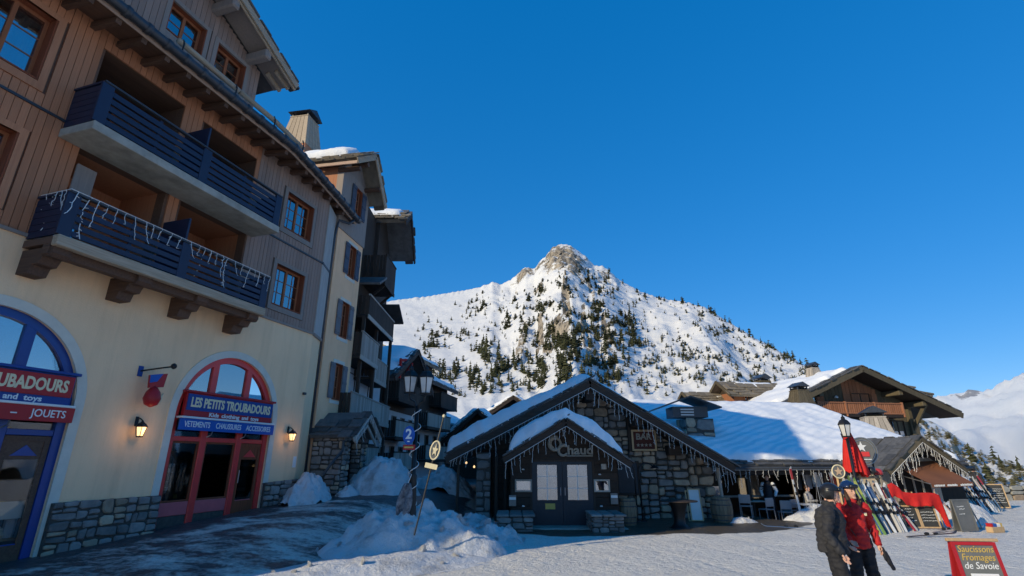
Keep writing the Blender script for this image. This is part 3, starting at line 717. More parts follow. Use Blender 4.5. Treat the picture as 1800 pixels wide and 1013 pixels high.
def snow_slab(P0, U, V, T, nu=40, nv=12, seed=1, edge=.35, noise_a=.25, over=.0, ragged=.0, prof=None):
    """rounded snow blanket lying on the parallelogram P0 + u*U + v*V"""
    P0, U, V = Vector(P0), Vector(U), Vector(V); nrm = U.cross(V).normalized()
    if nrm.z < 0: nrm = -nrm
    Lu, Lv = U.length, V.length; vs = []; fs = []
    for j in range(nv+1):
        for i in range(nu+1):
            u, v = i/nu, j/nv
            e = min(u*Lu, (1-u)*Lu, v*Lv, (1-v)*Lv)/edge
            h = T*math.sqrt(max(0, 1-(1-min(1, e))**2))
            if prof: h *= prof(u, v)
            p = P0+U*u+V*v; nz = fbm(p.x*.9+seed*3, p.y*.9, p.z*.9, 4)
            h *= 1+noise_a*nz
            lat = ragged*fbm(p.x*1.7+seed, p.y*1.7, 4.0, 3)
            vs.append(p+nrm*h + V.normalized()*lat*(1 if v in (0, 1) else .6) + U.normalized()*ragged*.6*fbm(p.y*1.9, p.x*1.9+seed, 2.0, 3)*(1 if u in (0,1) else .4))
    n1 = nu+1
    for j in range(nv):
        for i in range(nu): fs.append((j*n1+i, j*n1+i+1, (j+1)*n1+i+1, (j+1)*n1+i))
    b = len(vs); vs += [v - nrm*0.03 - nrm*max(0, (Vector(v)-P0).dot(nrm)) for v in vs]
    rim = [i for i in range(n1)] + [(j+1)*n1-1 for j in range(1, nv+1)] + [nv*n1+i for i in range(nu-1, -1, -1)] + [j*n1 for j in range(nv-1, 0, -1)]
    for a, c in zip(rim, rim[1:]+rim[:1]): fs.append((a, c, c+b, a+b))
    fs += [tuple(x+b for x in f[::-1]) for f in fs[:nu*nv]]
    return MB().add(vs, fs)
def slate_row(parent, P0, U, n, outv, nrm, wl=.5, dep=.5, th=.035, seed=1, mat='slate', layers=2, name='slate'):
    """rows of uneven slates along an edge from P0 along U; outv = direction pointing off the roof edge"""
    q = random.Random(seed); P0, U, outv, nrm = Vector(P0), Vector(U), Vector(outv).normalized(), Vector(nrm).normalized()
    ud = U.normalized(); k = (name, mat)
    if k not in _unit: _unit[k] = MB().cbox(-.5,.5,-.5,.5,-.5,.5,.08).mesh(name, M[mat])
    rot = Matrix((ud, outv, nrm)).transposed()
    for L in range(layers):
        for i in range(n):
            c = P0+U*((i+.5+q.uniform(-.15,.15)+.5*(L % 2))/n) - outv*(dep*.5-q.uniform(-.03,.07)+L*dep*.45) + nrm*(th*(L+.5)*1.0+q.uniform(0,.01))
            o = inst(name, _unit[k], parent); w_ = U.length/n*q.uniform(.88, 1.1)
            mt = Matrix.Translation(c) @ (rot @ Matrix.Rotation(q.uniform(-.03,.03), 3, 'Z')).to_4x4() @ Matrix.Diagonal((w_, dep*q.uniform(.9,1.1), th*q.uniform(.8,1.5), 1))
            o.matrix_local = mt

# ------------------------------------------------------------------ the shop building at the left
A = thing('apartment_building', 'tall cream and wood-clad building with two arched shop fronts and navy balconies', 'building', AP, azrot(AAZ))
X0, X1, XT = -6.3, 6.95, 7.95        # facade from X0 to X1, then a turned corner strip to XT
RC, BC, HW, ZS = 3.8, -2.07, 1.72, 3.25
arch_r = lambda x: arch_z(x, RC, HW, ZS); arch_b = lambda x: arch_z(x, BC, HW, ZS)
wall_cut(X0, X1, -.6, 6.45, [(RC-HW, RC+HW, -.6, arch_r), (BC-HW, BC+HW, -.6, arch_b)], 0, .35).obj('plaster_wall', M['plaster'], A)
arch_band(RC, HW, HW+.2, ZS, .2, -.025, .02).obj('arch_surround', M['plaster_white'], A)
arch_band(BC, HW, HW+.2, ZS, .0, -.025, .02).obj('arch_surround', M['plaster_white'], A)
# corner strip turning into the side street
ang = math.atan2(.42, XT-X1)
def strip(m, z0, z1, p=0.0):
    nx_, ny_ = -math.sin(ang)*p*-1, -math.cos(ang)*p
    return m.plate([(X1, -p, z0), (XT, .42-p, z0), (XT, .42-p, z1), (X1, -p, z1)], .3)
strip(MB(), -.6, 6.45).obj('corner_wall', M['plaster'], A)
for za, zb in ((6.5, 9.2), (9.29, 11.75)): strip(MB(), za, zb, .03).obj('corner_panel', M['panel_pale'], A)
# backing of the wood storeys (structure behind the boards) with openings
LOG = [(-1.70, .52, 6.45, 8.88), (.98, 3.28, 6.45, 8.88), (-1.73, .48, 9.05, 11.58), (1.13, 3.2, 9.05, 11.52)]
WIN = [(4.70, 6.10, 9.76, 11.18), (4.70, 6.10, 6.98, 8.44), (-4.05, -2.77, 9.80, 11.46), (-4.05, -2.75, 7.0, 8.52)]
wall_cut(X0, X1, 6.45, 12.4, [(a, b, c, d) for a, b, c, d in LOG+WIN], .045, .35).obj('storey_wall', M['soffit'], A)
# vertical cladding boards, one by one
bw = .15; x = X0; off_frame = MB(); q = random.Random(5)
def solid(xm, z0, z1, holes):
    segs = [(z0, z1)]
    for a, b, c, d in holes:
        if a-.02 < xm < b+.02:
            ns = []
            for s0, s1 in segs:
                if d <= s0 or c >= s1: ns.append((s0, s1)); continue
                if c > s0: ns.append((s0, c))
                if d < s1: ns.append((d, s1))
            segs = ns
    return [s for s in segs if s[1]-s[0] > .05]
holes = LOG + [(a-.16, b+.16, c-.20, d+.12) for a, b, c, d in WIN]
while x < X1-.02:
    x2 = min(x+bw, X1)
    for z0, z1 in ((6.5, 9.22), (9.28, 12.35)):
        for s0, s1 in solid((x+x2)/2, z0, z1, holes):
            if x2 < -3.9: off_frame.box(x+.004, x2-.004, 0, .045, s0, s1)
            else:
                yo = q.uniform(-.004, .004)
                piece('cladding_board', M['clad_grey'] if x > 3.2 else M['clad'], A, x+.006, x2-.006, yo, .045, s0, s1)
    x = x2
off_frame.obj('cladding_run', M['clad'], A)
MB().box(X0, X1, -.05, .04, 6.43, 6.5).obj('ledge_board', M['trim_grey'], A)
MB().box(X0, X1, -.035, .04, 9.223, 9.277).obj('groove_shade_strip', M['gutter'], A)  # dark strip stands for the shade in the groove between the storeys
strip(MB(), 6.4, 6.5, .07).obj('ledge_board', M['trim_grey'], A); strip(MB(), 9.2, 9.29, .05).obj('groove_shade_strip', M['gutter'], A)
for a, b, c, d in WIN:
    MB().ring(a-.15, b+.15, c-.19, d+.11, .14, -.03, .04, 0, .18).obj('window_surround', M['trim_grey'] if a > 3 else M['clad'], A)
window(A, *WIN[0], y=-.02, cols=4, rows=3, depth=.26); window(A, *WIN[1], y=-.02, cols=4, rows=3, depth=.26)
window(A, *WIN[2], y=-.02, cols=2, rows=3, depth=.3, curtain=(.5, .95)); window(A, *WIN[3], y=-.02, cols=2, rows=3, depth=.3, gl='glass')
# loggias behind the balconies
for i, (a, b, c, d) in enumerate(LOG):
    m = MB(); dp = 1.7
    m.box(a-.05, a, .35, dp, c, d); m.box(b, b+.05, .35, dp, c, d); m.box(a, b, .35, dp, d, d+.05); m.box(a, b, .35, dp, c-.05, c); m.box(a-.05, b+.05, dp, dp+.05, c-.05, d+.05)
    m.obj('loggia_lining', M['soffit'] if i > 1 else M['clad'], A)
    window(A, a+.25, a+1.5, c+.05, d-.3, y=dp-.06, depth=.05, cols=2, rows=1, room=False, name='balcony_door', gl='glass')
# balconies
def balcony(za, zb, rail, slab_mat, wooden):
    b0, b1, o = -2.08, 3.45, 1.0
    g = MB()
    if wooden:
        g.cbox(b0-.02, b1+.02, -o-.05, -o+.12, za-.02, zb+.02, .015); sl = g.obj('edge_beam', M['beam'], A)
        MB().box(b0, b1, -o+.12, 0, za+.04, zb).obj('balcony_floor', M['soffit'], A)
        MB().cbox(b0+.0, b1, -.82, -.62, za-.18, za+.04, .01).obj('support_beam', M['beam_y'], A)
    else:
        g.cbox(b0-.03, b1+.03, -o-.06, 0, za, zb, .012); sl = g.obj('concrete_slab', M['concrete'], A)
    for px_ in (b0+.08, .65, b1-.1): MB().cbox(px_-.13, px_+.13, -o+.005, -o+.075, zb+.03, rail, .008).obj('railing_post', M['navy'], A)
    n = 5; hh = (rail-zb-.12)/n
    for xa, xb in ((b0+.2, .53), (.77, b1-.22)):
        for k in range(n):
            z = zb+.07+k*hh
            piece('railing_board', M['navy'], A, xa, xb, -o+.02, -o+.05, z, z+hh-.055)
        for xm in ((xa+xb)/2-.05,): piece('railing_stile', M['navy_dark'], A, xm, xm+.08, -o+.055, -o+.08, zb+.03, rail-.03)
    MB().cbox(b0-.02, b1+.02, -o-.02, -o+.09, rail, rail+.05, .01).obj('handrail', M['gutter'], A)
    for xe, sg in ((b0, 1), (b1-.05, -1)):
        e = MB()
        for k in range(6):
            z = zb+.04+k*(rail-zb-.06)/6; e.box(xe, xe+.035, -o+.08, -.02, z, z+(rail-zb-.06)/6-.012)
        e.box(xe-.02, xe+.06, -o+.09, 0, rail, rail+.05); e.obj('end_panel', M['navy_dark'], A)
    MB().cbox(.62, .68, -o+.1, 0, zb+.04, rail+.72, .01).obj('privacy_screen', M['navy'], A)
balcony(6.15, 6.34, 7.30, 'beam', True); balcony(8.83, 9.04, 10.07, 'concrete', False)
for xb in (-1.88, -.12, 1.45, 3.2):       # carved brackets under the lower balcony
    prof = [(0, 5.62), (0, 6.13), (-.92, 6.13), (-.92, 6.0), (-.84, 5.93), (-.66, 5.95), (-.58, 5.80), (-.40, 5.80), (-.34, 5.62)]
    m = MB(); n = len(prof); wv = .17
    vs = [(xb-wv, y, z) for y, z in prof]+[(xb+wv, y, z) for y, z in prof]
    m.add(vs, [tuple(range(n)), tuple(range(n, 2*n))[::-1]]+[(i, (i+1) % n, (i+1) % n+n, i+n) for i in range(n)])
    m.obj('bracket', M['beam_y'], A)
MB().cbox(-1.62, -1.2, -.05, 0, 7.65, 8.45, .01).obj('meter_panel', M['trim_grey'], A)
# eaves: curved edge following the facade then the turning corner
EAVE = [(X0-.6, 1.0), (3.6, 1.0), (5.3, .70), (7.25, .30), (9.05, -.13)]
ez = 12.0
def eave_at(s):
    return -interp(EAVE, s)
es = [X0-.6] + list(np.linspace(-5, 3.4, 5)) + list(np.linspace(3.6, 9.05, 14))
gut, fas, sof, rf = MB(), MB(), MB(), MB()
gut.tube([(s, eave_at(s)-.06, ez+.02) for s in es], .125, 8)
for a, b in zip(es, es[1:]):
    fas.plate([(a, eave_at(a)+.05, ez-.16), (b, eave_at(b)+.05, ez-.16), (b, eave_at(b)+.05, ez), (a, eave_at(a)+.05, ez)], .03)
    ya, yb = (.3 if a < X1 else .3+(a-X1)*.42), (.3 if b < X1 else .3+(b-X1)*.42)
    sof.plate([(a, ya, ez+.1), (b, yb, ez+.1), (b, eave_at(b)+.09, ez-.08), (a, eave_at(a)+.09, ez-.08)], .03)
    rf.plate([(a, eave_at(a)-.05, ez+.06), (b, eave_at(b)-.05, ez+.06), (b, 6.0, ez+.06+(6-eave_at(b))*.40), (a, 6.0, ez+.06+(6-eave_at(a))*.40)], .12)
    rf.plate([(a, 6.0, ez+.06+(6-eave_at(a))*.40), (b, 6.0, ez+.06+(6-eave_at(b))*.40), (b, 13, ez), (a, 13, ez)], .12)
gt = gut.obj('gutter', M['gutter'], A, smooth=True)
fas.obj('fascia', M['fascia'], A); sof.obj('soffit', M['soffit'], A); roofA = rf.obj('roof', M['slate'], A)
s = X0
while s < 8.9:                  # overlapping gutter collars and rafter tails
    c = MB().tube([(s-.06, eave_at(s-.06)-.06, ez+.02), (s+.06, eave_at(s+.06)-.06, ez+.02)], .15, 8); c.obj('gutter_collar', M['gutter'], gt, smooth=True)
    s += .52
s = -4.0
while s < 8.4:
    y1 = .04 if s < X1 else .04+(s-X1)*.42
    if y1-eave_at(s) > .35: MB().beam((s, y1, ez-.09), (s, eave_at(s)+.12, ez-.2), .13, .16).obj('rafter_tail', M['beam_y'], A)
    s += .62
for a, b in ((-.6, 1.45), (1.5, 4.6)):
    lg = MB().tube([(a, -.62, ez+.76), ((a+b)/2, -.62, ez+.76), (b, eave_at(b)+.38 if b > 3.6 else -.62, ez+.76)], .085, 9); lg.obj('snow_guard_log', M['beam'], A, smooth=True)
for a in (-.5, 1.3, 2.9, 4.3): MB().tube([(a, -.70, ez+.2), (a, -.73, ez+.70), (a, -.66, ez+.86)], .022, 6).obj('log_hook', M['black'], A)
for a, b in ((-2.4, -.6), (1.2, 2.9), (3.1, 4.3)): snow_slab((a, -.75, ez+.18), (b-a, 0, 0), (0, 1.2, .48), .16, 14, 6, int(a*7), .25, .5, ragged=.1).obj('roof_snow', M['snow'], A, smooth=True)
# attic gable (dormer) above the eaves
DW = [(-.62, .52, 13.35, 14.42), (.95, 2.05, 13.35, 14.38), (-3.6, -2.2, 13.3, 14.5)]
DX0, DX1, DA, DZ = -4.9, 2.62, -1.1, 16.35
dz_at = lambda x: DZ-abs(x-DA)*.43
wall_cut(DX0, DX1, 12.55, 14.6, [(a, b, c, d) for a, b, c, d in DW], .05, .3).obj('attic_wall', M['soffit'], A)
MB().prism([(DX0, 14.6), (DX1, 14.6), (DX1, dz_at(DX1)-.12), (DA, DZ-.12), (DX0, dz_at(DX0)-.12)], .05, .3).obj('attic_gable', M['soffit'], A)
MB().box(DX1-.25, DX1, .3, 4.5, 12.5, dz_at(DX1)-.15).obj('attic_side', M['clad'], A)
x = DX0; dh = [(a-.14, b+.14, c-.3, d+.1) for a, b, c, d in DW]
while x < DX1-.02:
    for s0, s1 in solid(x+.08, 12.6, min(dz_at(x), dz_at(x+.16))-.13, dh):
        piece('cladding_board', M['clad_grey'], A, x+.006, min(x+.154, DX1), 0, .045, s0, s1)
    x += .16
for a, b, c, d in DW:
    MB().ring(a-.13, b+.13, c-.3, d+.09, .13, -.03, .04, 0, .28).obj('window_surround', M['trim_grey'], A)
    window(A, a, b, c, d, y=-.02, cols=2, rows=2, depth=.28)
for sg in (1, -1):
    xe = DA+sg*(DX1-DA+.75)
    p = lambda x, y, z=0: (x, y, dz_at(x)+z)
    MB().plate([p(DA, -.95, .1), p(xe, -.95, .1), p(xe, 6, .1), p(DA, 6, .1)][::sg], .10).obj('attic_roof', M['slate'], A)
    MB().plate([p(DA, -.9, -.02), p(xe-.05*sg, -.9, -.02), p(xe-.05*sg, .0, -.02), p(DA, .0, -.02)][::sg], .05).obj('attic_soffit', M['trim_grey'], A)
    for yy, hh_ in ((-.94, .24), (-.86, .16)):
        MB().beam(p(DA, yy, -.05 if yy < -.9 else -.14), p(xe, yy, -.05 if yy < -.9 else -.14), .05, hh_).obj('bargeboard', M['beam'], A)
    U = Vector(p(xe, -1.0, .1))-Vector(p(DA, -1.0, .1))
    slate_row(A, p(DA, -1.0, .1), U, 9, (0, -1, 0), Vector((sg*.39, 0, .92)), dep=.4, th=.05, seed=4+sg, layers=2)
    for f in (.28, .62):
        xx = DA+sg*(DX1-DA)*f+.0
for xx in (.62, 1.98+.1, DA):                       # projecting purlin ends
    MB().cbox(xx-.13, xx+.13, -.86, .1, dz_at(xx)-.50, dz_at(xx)-.16, .05).obj('purlin_end', M['trim_grey'], A)
for yy in (-.6, -.25): MB().beam((DX1+.05, yy, dz_at(DX1)-.2), (DX1+.7, yy, dz_at(DX1+.7)-.12), .09, .12).obj('eave_rafter', M['beam'], A)
snow_slab((.9, -.75, dz_at(.9)+.2), (2.0, 0, -.86), (0, 2.5, 0), .22, 16, 8, 3, .3, .3, ragged=.1).obj('roof_snow', M['snow'], A, smooth=True)
# body behind so the building is solid and casts its shade
MB().box(X0, X0+.3, .35, 12, -.6, 12.3).obj('end_wall', M['plaster'], A); MB().box(X0+.3, XT, 11.7, 12, -.6, 12.3).obj('rear_wall', M['plaster'], A)
ge = MB().prism([(.35, 12.3), (6, 14.8), (12, 12.3)], X0, X0+.3).obj('end_gable', M['clad'], A); ge.data.transform(Matrix(((0,1,0,0),(1,0,0,0),(0,0,1,0),(0,0,0,1))))
MB().box(X0+.3, XT, .36, 11.6, 5.9, 6.1).obj('floor_slab', M['room'], A)
# downpipe at the corner
dp = [(8.0, .30, 11.62), (7.95, .32, 11.3), (7.92, .36, 10.9), (7.90, .38, 1.0)]
MB().tube([(8.6, -.0, 11.85), (8.4, .10, 11.62)]+dp, .055, 8).obj('downpipe', M['gutter'], A, smooth=True)
# rubble base
for x0, x1, zt0, zt1, sd in ((-.28, 2.1, 1.27, 1.28, 2), (5.52, 7.2, 1.43, 1.5, 4)):
    MB().prism([(x0, -.3), (x1, -.3), (x1, zt1-.02), (x0, zt0-.02)], -.10, .02).obj('base_backing', M['mortar'], A)
    stones(A, [(x0, .05), (x1, .05+.05*(x1-x0)), (x1, zt1), (x0, zt0)], .34, .19, -.11, SW, sd, joint=.016, depth=.04, prot=.06)

def shopfront(cx, fr, lower, door_left, seed, dm='reveal'):
    """arched shop front set back in its opening: frame, mullions, transom, glass, stall risers"""
    y = .12; zb = ground_z(*(AP+AD*cx+AN*.0).to_2d()) - .02
    fm_, gl_ = M[fr], M['shop_glass']
    arch_band(cx, HW-.17, HW, ZS, zb-.3, y-.05, y+.08).obj('arch_frame', fm_, A)
    mull = [cx-.62, cx+.62]
    for mx in mull: MB().cbox(mx-.10, mx+.10, y-.045, y+.075, zb-.3, arch_z(mx, cx, HW-.1, ZS), .012).obj('mullion', fm_, A)
    for z0, z1 in ((2.56, 2.68), (3.74, 3.88)):
        for a, b in ((cx-HW+.17, cx-.72), (cx-.52, cx+.52), (cx+.72, cx+HW-.17)): MB().cbox(a, b, y-.035, y+.07, z0, z1, .01).obj('transom', fm_, A)
    for a, b in ((cx-HW+.17, cx-.72), (cx-.52, cx+.52), (cx+.72, cx+HW-.17)):
        arch_fill(cx, HW-.17, ZS, 3.88, a, b, y+.02).obj('fanlight_pane', M['glass'], A)
        piece('pane', gl_, A, a, b, y+.02, y+.028, 2.68, 3.74); 
        door = (a < cx-.7) if door_left else (a > cx+.7)
        if door:
            d = MB().ring(a+.01, b-.01, zb+.06, 2.55, .10, y-.02, y+.05, 0, .34); do = d.obj('shop_door', M[dm], A)
            MB().box(a+.11, b-.11, y-.005, y+.03, 2.10, 2.45).obj('door_panel', M[dm], do)
            MB().prism([(a+.18, 2.17), (b-.18, 2.17), ((a+b)/2, 2.38)], y-.02, y-.006).obj('door_triangle', M[fr], do)
            piece('pane', gl_, do, a+.11, b-.11, y+.0, y+.008, zb+.40, 2.10)
            MB().cbox(a+.11, b-.11, y-.01, y+.03, zb+.12, zb+.42, .01).obj('kick_panel', M[lower], do)
            MB().tube([(a+.06, y-.07, 1.45), (a+.06, y-.07, 1.8)], .014, 6).obj('door_handle', M['steel'], do)
        else:
            MB().cbox(a, b, y-.02, y+.06, zb+.18, zb+.50, .012).obj('stall_riser', M[lower], A)
            MB().ring(a, b, zb+.5, 2.56, .05, y-.01, y+.05).obj('window_frame', M['reveal'], A)
            piece('pane', gl_, A, a+.05, b-.05, y+.02, y+.028, zb+.55, 2.51)
            MB().box(a, b, y, y+.07, zb-.3, zb+.18).obj('plinth', M['mortar'], A)
    # the room behind with stock on shelves
    x0, x1 = cx-HW-.1, cx+HW+.1
    rm = MB(); rm.box(x0, x1, 3.2, 3.25, -.4, 5.2); rm.box(x0-.05, x0, .35, 3.2, -.4, 5.2); rm.box(x1, x1+.05, .35, 3.2, -.4, 5.2); rm.box(x0, x1, .3, 3.2, -.4, zb); rm.box(x0, x1, .35, 3.2, 5.2, 5.25)
    rm.obj('shop_interior', M['room'], A)
    q = random.Random(seed)
    for zz in (zb+.55, zb+1.15, zb+1.75): MB().box(x0+.1, x1-.1, 2.3, 2.8, zz, zz+.03).obj('shelf', M['pine_wood'], A)
    MB().box(x0+.2, x1-.2, .40, .85, zb+.45, zb+.50).obj('display_shelf', M['pine_wood'], A)
    pal = [M['white'], M['sign_red'], M['sign_blue2'], M['letter'], M['pine_wood'], M['gold'], M['curtain'], M['navy']]
    for k in range(60):
        if k < 36: sx_, yy, zz = q.uniform(x0+.3, x1-.3), q.uniform(.46, .62), zb+.5
        else: sx_, yy, zz = q.uniform(x0+.2, x1-.2), 2.5, q.choice((zb+.58, zb+1.18, zb+1.78))
        w_, h_ = q.uniform(.05, .17), q.uniform(.15, .7) if k < 36 else q.uniform(.1, .42); m = MB()
        kind = q.randrange(3)
        if kind == 0: m.cbox(sx_-w_, sx_+w_, yy-.06, yy+.06, zz, zz+h_, .015)
        elif kind == 1: m.lathe([(w_*.5, 0), (w_*.75, h_*.3), (w_*.45, h_*.62), (w_*.5, h_*.8), (w_*.2, h_)], 9, (sx_, yy, zz))
        else: m.lathe([(w_*.6, 0), (w_*.62, h_*.7), (w_*.3, h_*.8), (w_*.3, h_)], 9, (sx_, yy, zz))
        o = m.obj('toy', q.choice(pal)); o.parent = A
        o.name = 'shop_stock'
shopfront(RC, 'red', 'pink', False, 3); shopfront(BC, 'blue', 'blue', False, 4, 'beam_y')
MB().box(BC+.73, BC+HW-.2, .20, .22, 1.0, 1.32).obj('door_poster', M['plaster_white'], A)
# fascia signs
def shop_sign(cx, top_panel, frame, second, line1, line2, line3, tilt, c1, label):
    loc = AP+AD*cx-AN*0
    s = thing('shop_sign', label, 'sign', loc-AN*.1, azrot(AAZ)); s.scale = (.955, 1, 1)
    MB().cbox(-1.62, 1.66, -.20, -.09, 3.18, 3.80, .01).obj('backing', M[frame], s)
    MB().cbox(-1.59, 1.63, -.225, -.195, 3.34, 3.77, .006).obj('name_panel', M[top_panel], s)
    MB().cbox(-1.72, 1.72, -.26, -.10, 3.80, 3.86, .01).obj('cap_rail', M['sign_red' if frame == 'sign_red' else 'sign_blue'], s)
    MB().cbox(-1.72, 1.74, -.30, -.06, 3.13, 3.18, .01).obj('pelmet', M['white'], s)
    MB().cbox(-1.74, 1.76, -.27, -.22, 2.83, 3.13, .006).obj('lower_panel', M[second], s)
    text('lettering', line1, .34, c1, s, .02, -.228, 3.545, 3.0, .004, .012)
    ws = line2.split(); tot = sum(len(w_) for w_ in ws)+1.2*(len(ws)-1); x_ = -.8
    for w_ in ws:
        wd_ = 1.9*len(w_)/tot; text('lettering', w_, .15, M['white'], s, x_+wd_/2, -.203, 3.265, wd_, .004, .004); x_ += wd_+1.9*1.2/tot
    ws = line3.split('   '); tot = sum(len(w_) for w_ in ws)+2.2*(len(ws)-1); x_ = -1.6
    for w_ in ws:
        wd_ = 3.2*len(w_)/tot; text('lettering', w_, .21, M['white'], s, x_+wd_/2, -.272, 2.98, wd_, .004, .002); x_ += wd_+3.2*2.2/tot
    for xx in (-.62, .62): MB().tube([(xx, -.25, 2.83), (xx+.02, -.2, 2.74), (xx-.03, -.10, 2.68)], .016, 6).obj('sign_stay', M['steel'], s)
    return s
shop_sign(RC, 'sign_blue', 'sign_red', 'sign_blue2', 'LES PETITS TROUBADOURS', 'Kids  clothing  and toys', 'VETEMENTS   CHAUSSURES   ACCESSOIRES', 0, M['letter'], 'blue and red fascia sign over the red arched shop front')
shop_sign(BC, 'sign_red', 'sign_blue', 'sign_red', 'LES PETITS TROUBADOURS', 'Kids clothing and toys', 'JEUX   -   PELUCHES   -   JOUETS', 0, M['letter'], 'red and blue fascia sign over the blue arched shop front')
for ch in []: pass
# wall lanterns, lit
def wall_lantern(s, z, label):
    t = thing('wall_lantern', label, 'lantern', AP+AD*s+Vector((0,0,z)), azrot(AAZ), 'lit lanterns on the shop wall')
    MB().tube([(0, 0, .22), (0, -.10, .26), (0, -.2, .2)], .014, 6).obj('arm', M['black'], t)
    MB().cbox(-.045, .045, -.02, 0, .08, .3, .008).obj('wall_plate', M['black'], t)
    cage = MB(); n = 6
    for k in range(n):
        a = 2*math.pi*k/n; cage.tube([(.07*math.cos(a), -.2+.07*math.sin(a), -.16), (.12*math.cos(a), -.2+.12*math.sin(a), .06)], .008, 4)
    cage.lathe([(.075, -.18), (.08, -.15)], 6, (0, -.2, 0)); cage.obj('cage', M['black'], t)
    MB().lathe([(.145, .06), (.09, .13), (.035, .17), (.02, .2)], 6, (0, -.2, 0)).obj('cap', M['black'], t)
    MB().lathe([(.062, -.15), (.108, .05)], 6, (0, -.2, 0)).obj('lamp_glass', M['lamp_glass'], t)
    ld = bpy.data.lights.new('lantern_bulb', 'POINT'); ld.energy = 2.5; ld.color = (1, .62, .3); ld.shadow_soft_size = .08
    lo = bpy.data.objects.new('lantern_bulb', ld); COL.objects.link(lo); lo.parent = t; lo.location = (0, -.42, -.02)
wall_lantern(1.12, 2.78, 'lit black lantern between the two shop arches'); wall_lantern(6.32, 2.85, 'lit black lantern right of the red shop arch')
# hanging shop sign on its iron bracket (plain stand-in for the figure)
t = thing('hanging_sign', 'red and blue hanging shop sign on an iron bracket between the arches', 'sign', AP+AD*.92+Vector((0,0,4.15)), azrot(AAZ))
MB().cbox(-.06, .06, -.03, 0, -.13, .12, .008).obj('wall_plate', M['sign_blue'], t)
MB().tube([(0, -.02, 0), (.22, -.42, .09), (.33, -.62, .13)], .02, 6).obj('bracket_arm', M['black'], t)
MB().lathe([(.02, -.07), (.06, -.04), (.07, 0), (.06, .04), (.02, .07)], 10, (.34, -.64, .14)).obj('bracket_ball', M['black'], t)
MB().prism([(-.02, -.12), (.42, -.02), (.38, -.36), (.02, -.42)], -.40, -.34).obj('sign_board', M['sign_red'], t)
MB().prism([(-.02, -.115), (.30, -.04), (.18, -.25), (0, -.30)], -.412, -.401).obj('blue_corner', M['sign_blue2'], t)
MB().lathe([(.02, -.86), (.14, -.80), (.19, -.66), (.15, -.5), (.08, -.40), (.03, -.36)], 12, (.17, -.37, 0)).obj('rounded_body', M['sign_red'], t, smooth=True)
MB().prism([(.34, -.62), (.42, -.50), (.40, -.66), (.36, -.74)], -.40, -.36).obj('pale_tab', M['letter'], t)
MB().cbox(6.78, 6.9, -.09, 0, 4.25, 4.33, .01).obj('wall_vent', M['gutter'], A)
MB().box(6.75, 6.9, -.012, 0, 1.85, 2.2).obj('wall_notice', M['white'], A)
icicles('icicle_lights', 'white icicle lights along the lower navy balcony', AP, azrot(AAZ), [(-2.1, -.1, 7.36), (-2.11, -1.02, 7.36), (3.46, -1.04, 7.36)], .2, 1.1, 6)
# ------------------------------------------------------------------ the ochre house next door
BP, BAZ = Vector((-7.31, 19.23, 0)), 10.0
BD = Vector((math.sin(R(BAZ)), math.cos(R(BAZ)), 0)); BN = Vector((BD.y, -BD.x, 0))
Bh = thing('ochre_house', 'narrow ochre house with blue-grey shutters beside the shop building', 'house', BP, azrot(BAZ))
BW = [(1.18, 1.80, 9.6, 11.05), (1.06, 1.72, 6.9, 8.42), (1.06, 1.70, 4.36, 5.80), (1.12, 1.72, 12.45, 13.85)]
wall_cut(.1, 2.38, -.6, 11.35, BW[:3], 0, .3).obj('front_wall', M['ochre'], Bh)
MB().box(2.08, 2.38, .3, 6, -.6, 11.35).obj('side_wall', M['ochre'], Bh)
wall_cut(-.05, 2.42, 11.35, 14.2, BW[3:], -.05, .25).obj('attic_wall', M['trim_grey'], Bh)
MB().box(-.05, .2, .25, 4, 11.35, 14.2).obj('attic_side', M['clad'], Bh); MB().box(2.2, 2.42, .25, 4, 11.35, 13.4).obj('attic_side', M['trim_grey'], Bh)
MB().prism([(-.05, 14.2), (2.42, 14.2), (1.2, 15.3)], -.05, .2).obj('attic_gable', M['trim_grey'], Bh)
M['shutter'] = wood('blue_grey_shutter', (.085,.105,.145), (.055,.07,.10), rand=.3)
M['shutter_grey'] = wood('grey_shutter', (.20,.20,.21), (.13,.13,.14), rand=.3)
for i, (a, b, c, d) in enumerate(BW):
    MB().ring(a-.13, b+.13, c-.16, d+.14, .13, -.012-(.05 if i == 3 else 0), .02-(.05 if i == 3 else 0)).obj('window_surround', M['plaster_white'] if i < 3 else M['trim_grey'], Bh)
    window(Bh, a, b, c, d, y=-.02 if i < 3 else -.07, depth=.2, cols=2, rows=3)
    for x0, x1 in ((a-.36, a-.01), (b+.01, b+.36)):
        yo = -.06 if i < 3 else -.11; mt = M['shutter'] if i in (0, 3) else M['shutter_grey']
        sh = MB().cbox(x0, x1, yo, yo+.035, c+.02, d-.02, .006).obj('shutter', mt, Bh)
        for k in range(3):
            zz = c+.15+k*(d-c-.3)/2; piece('shutter_batten', mt, sh, x0+.02, x1-.02, yo-.02, yo, zz-.05, zz+.05)
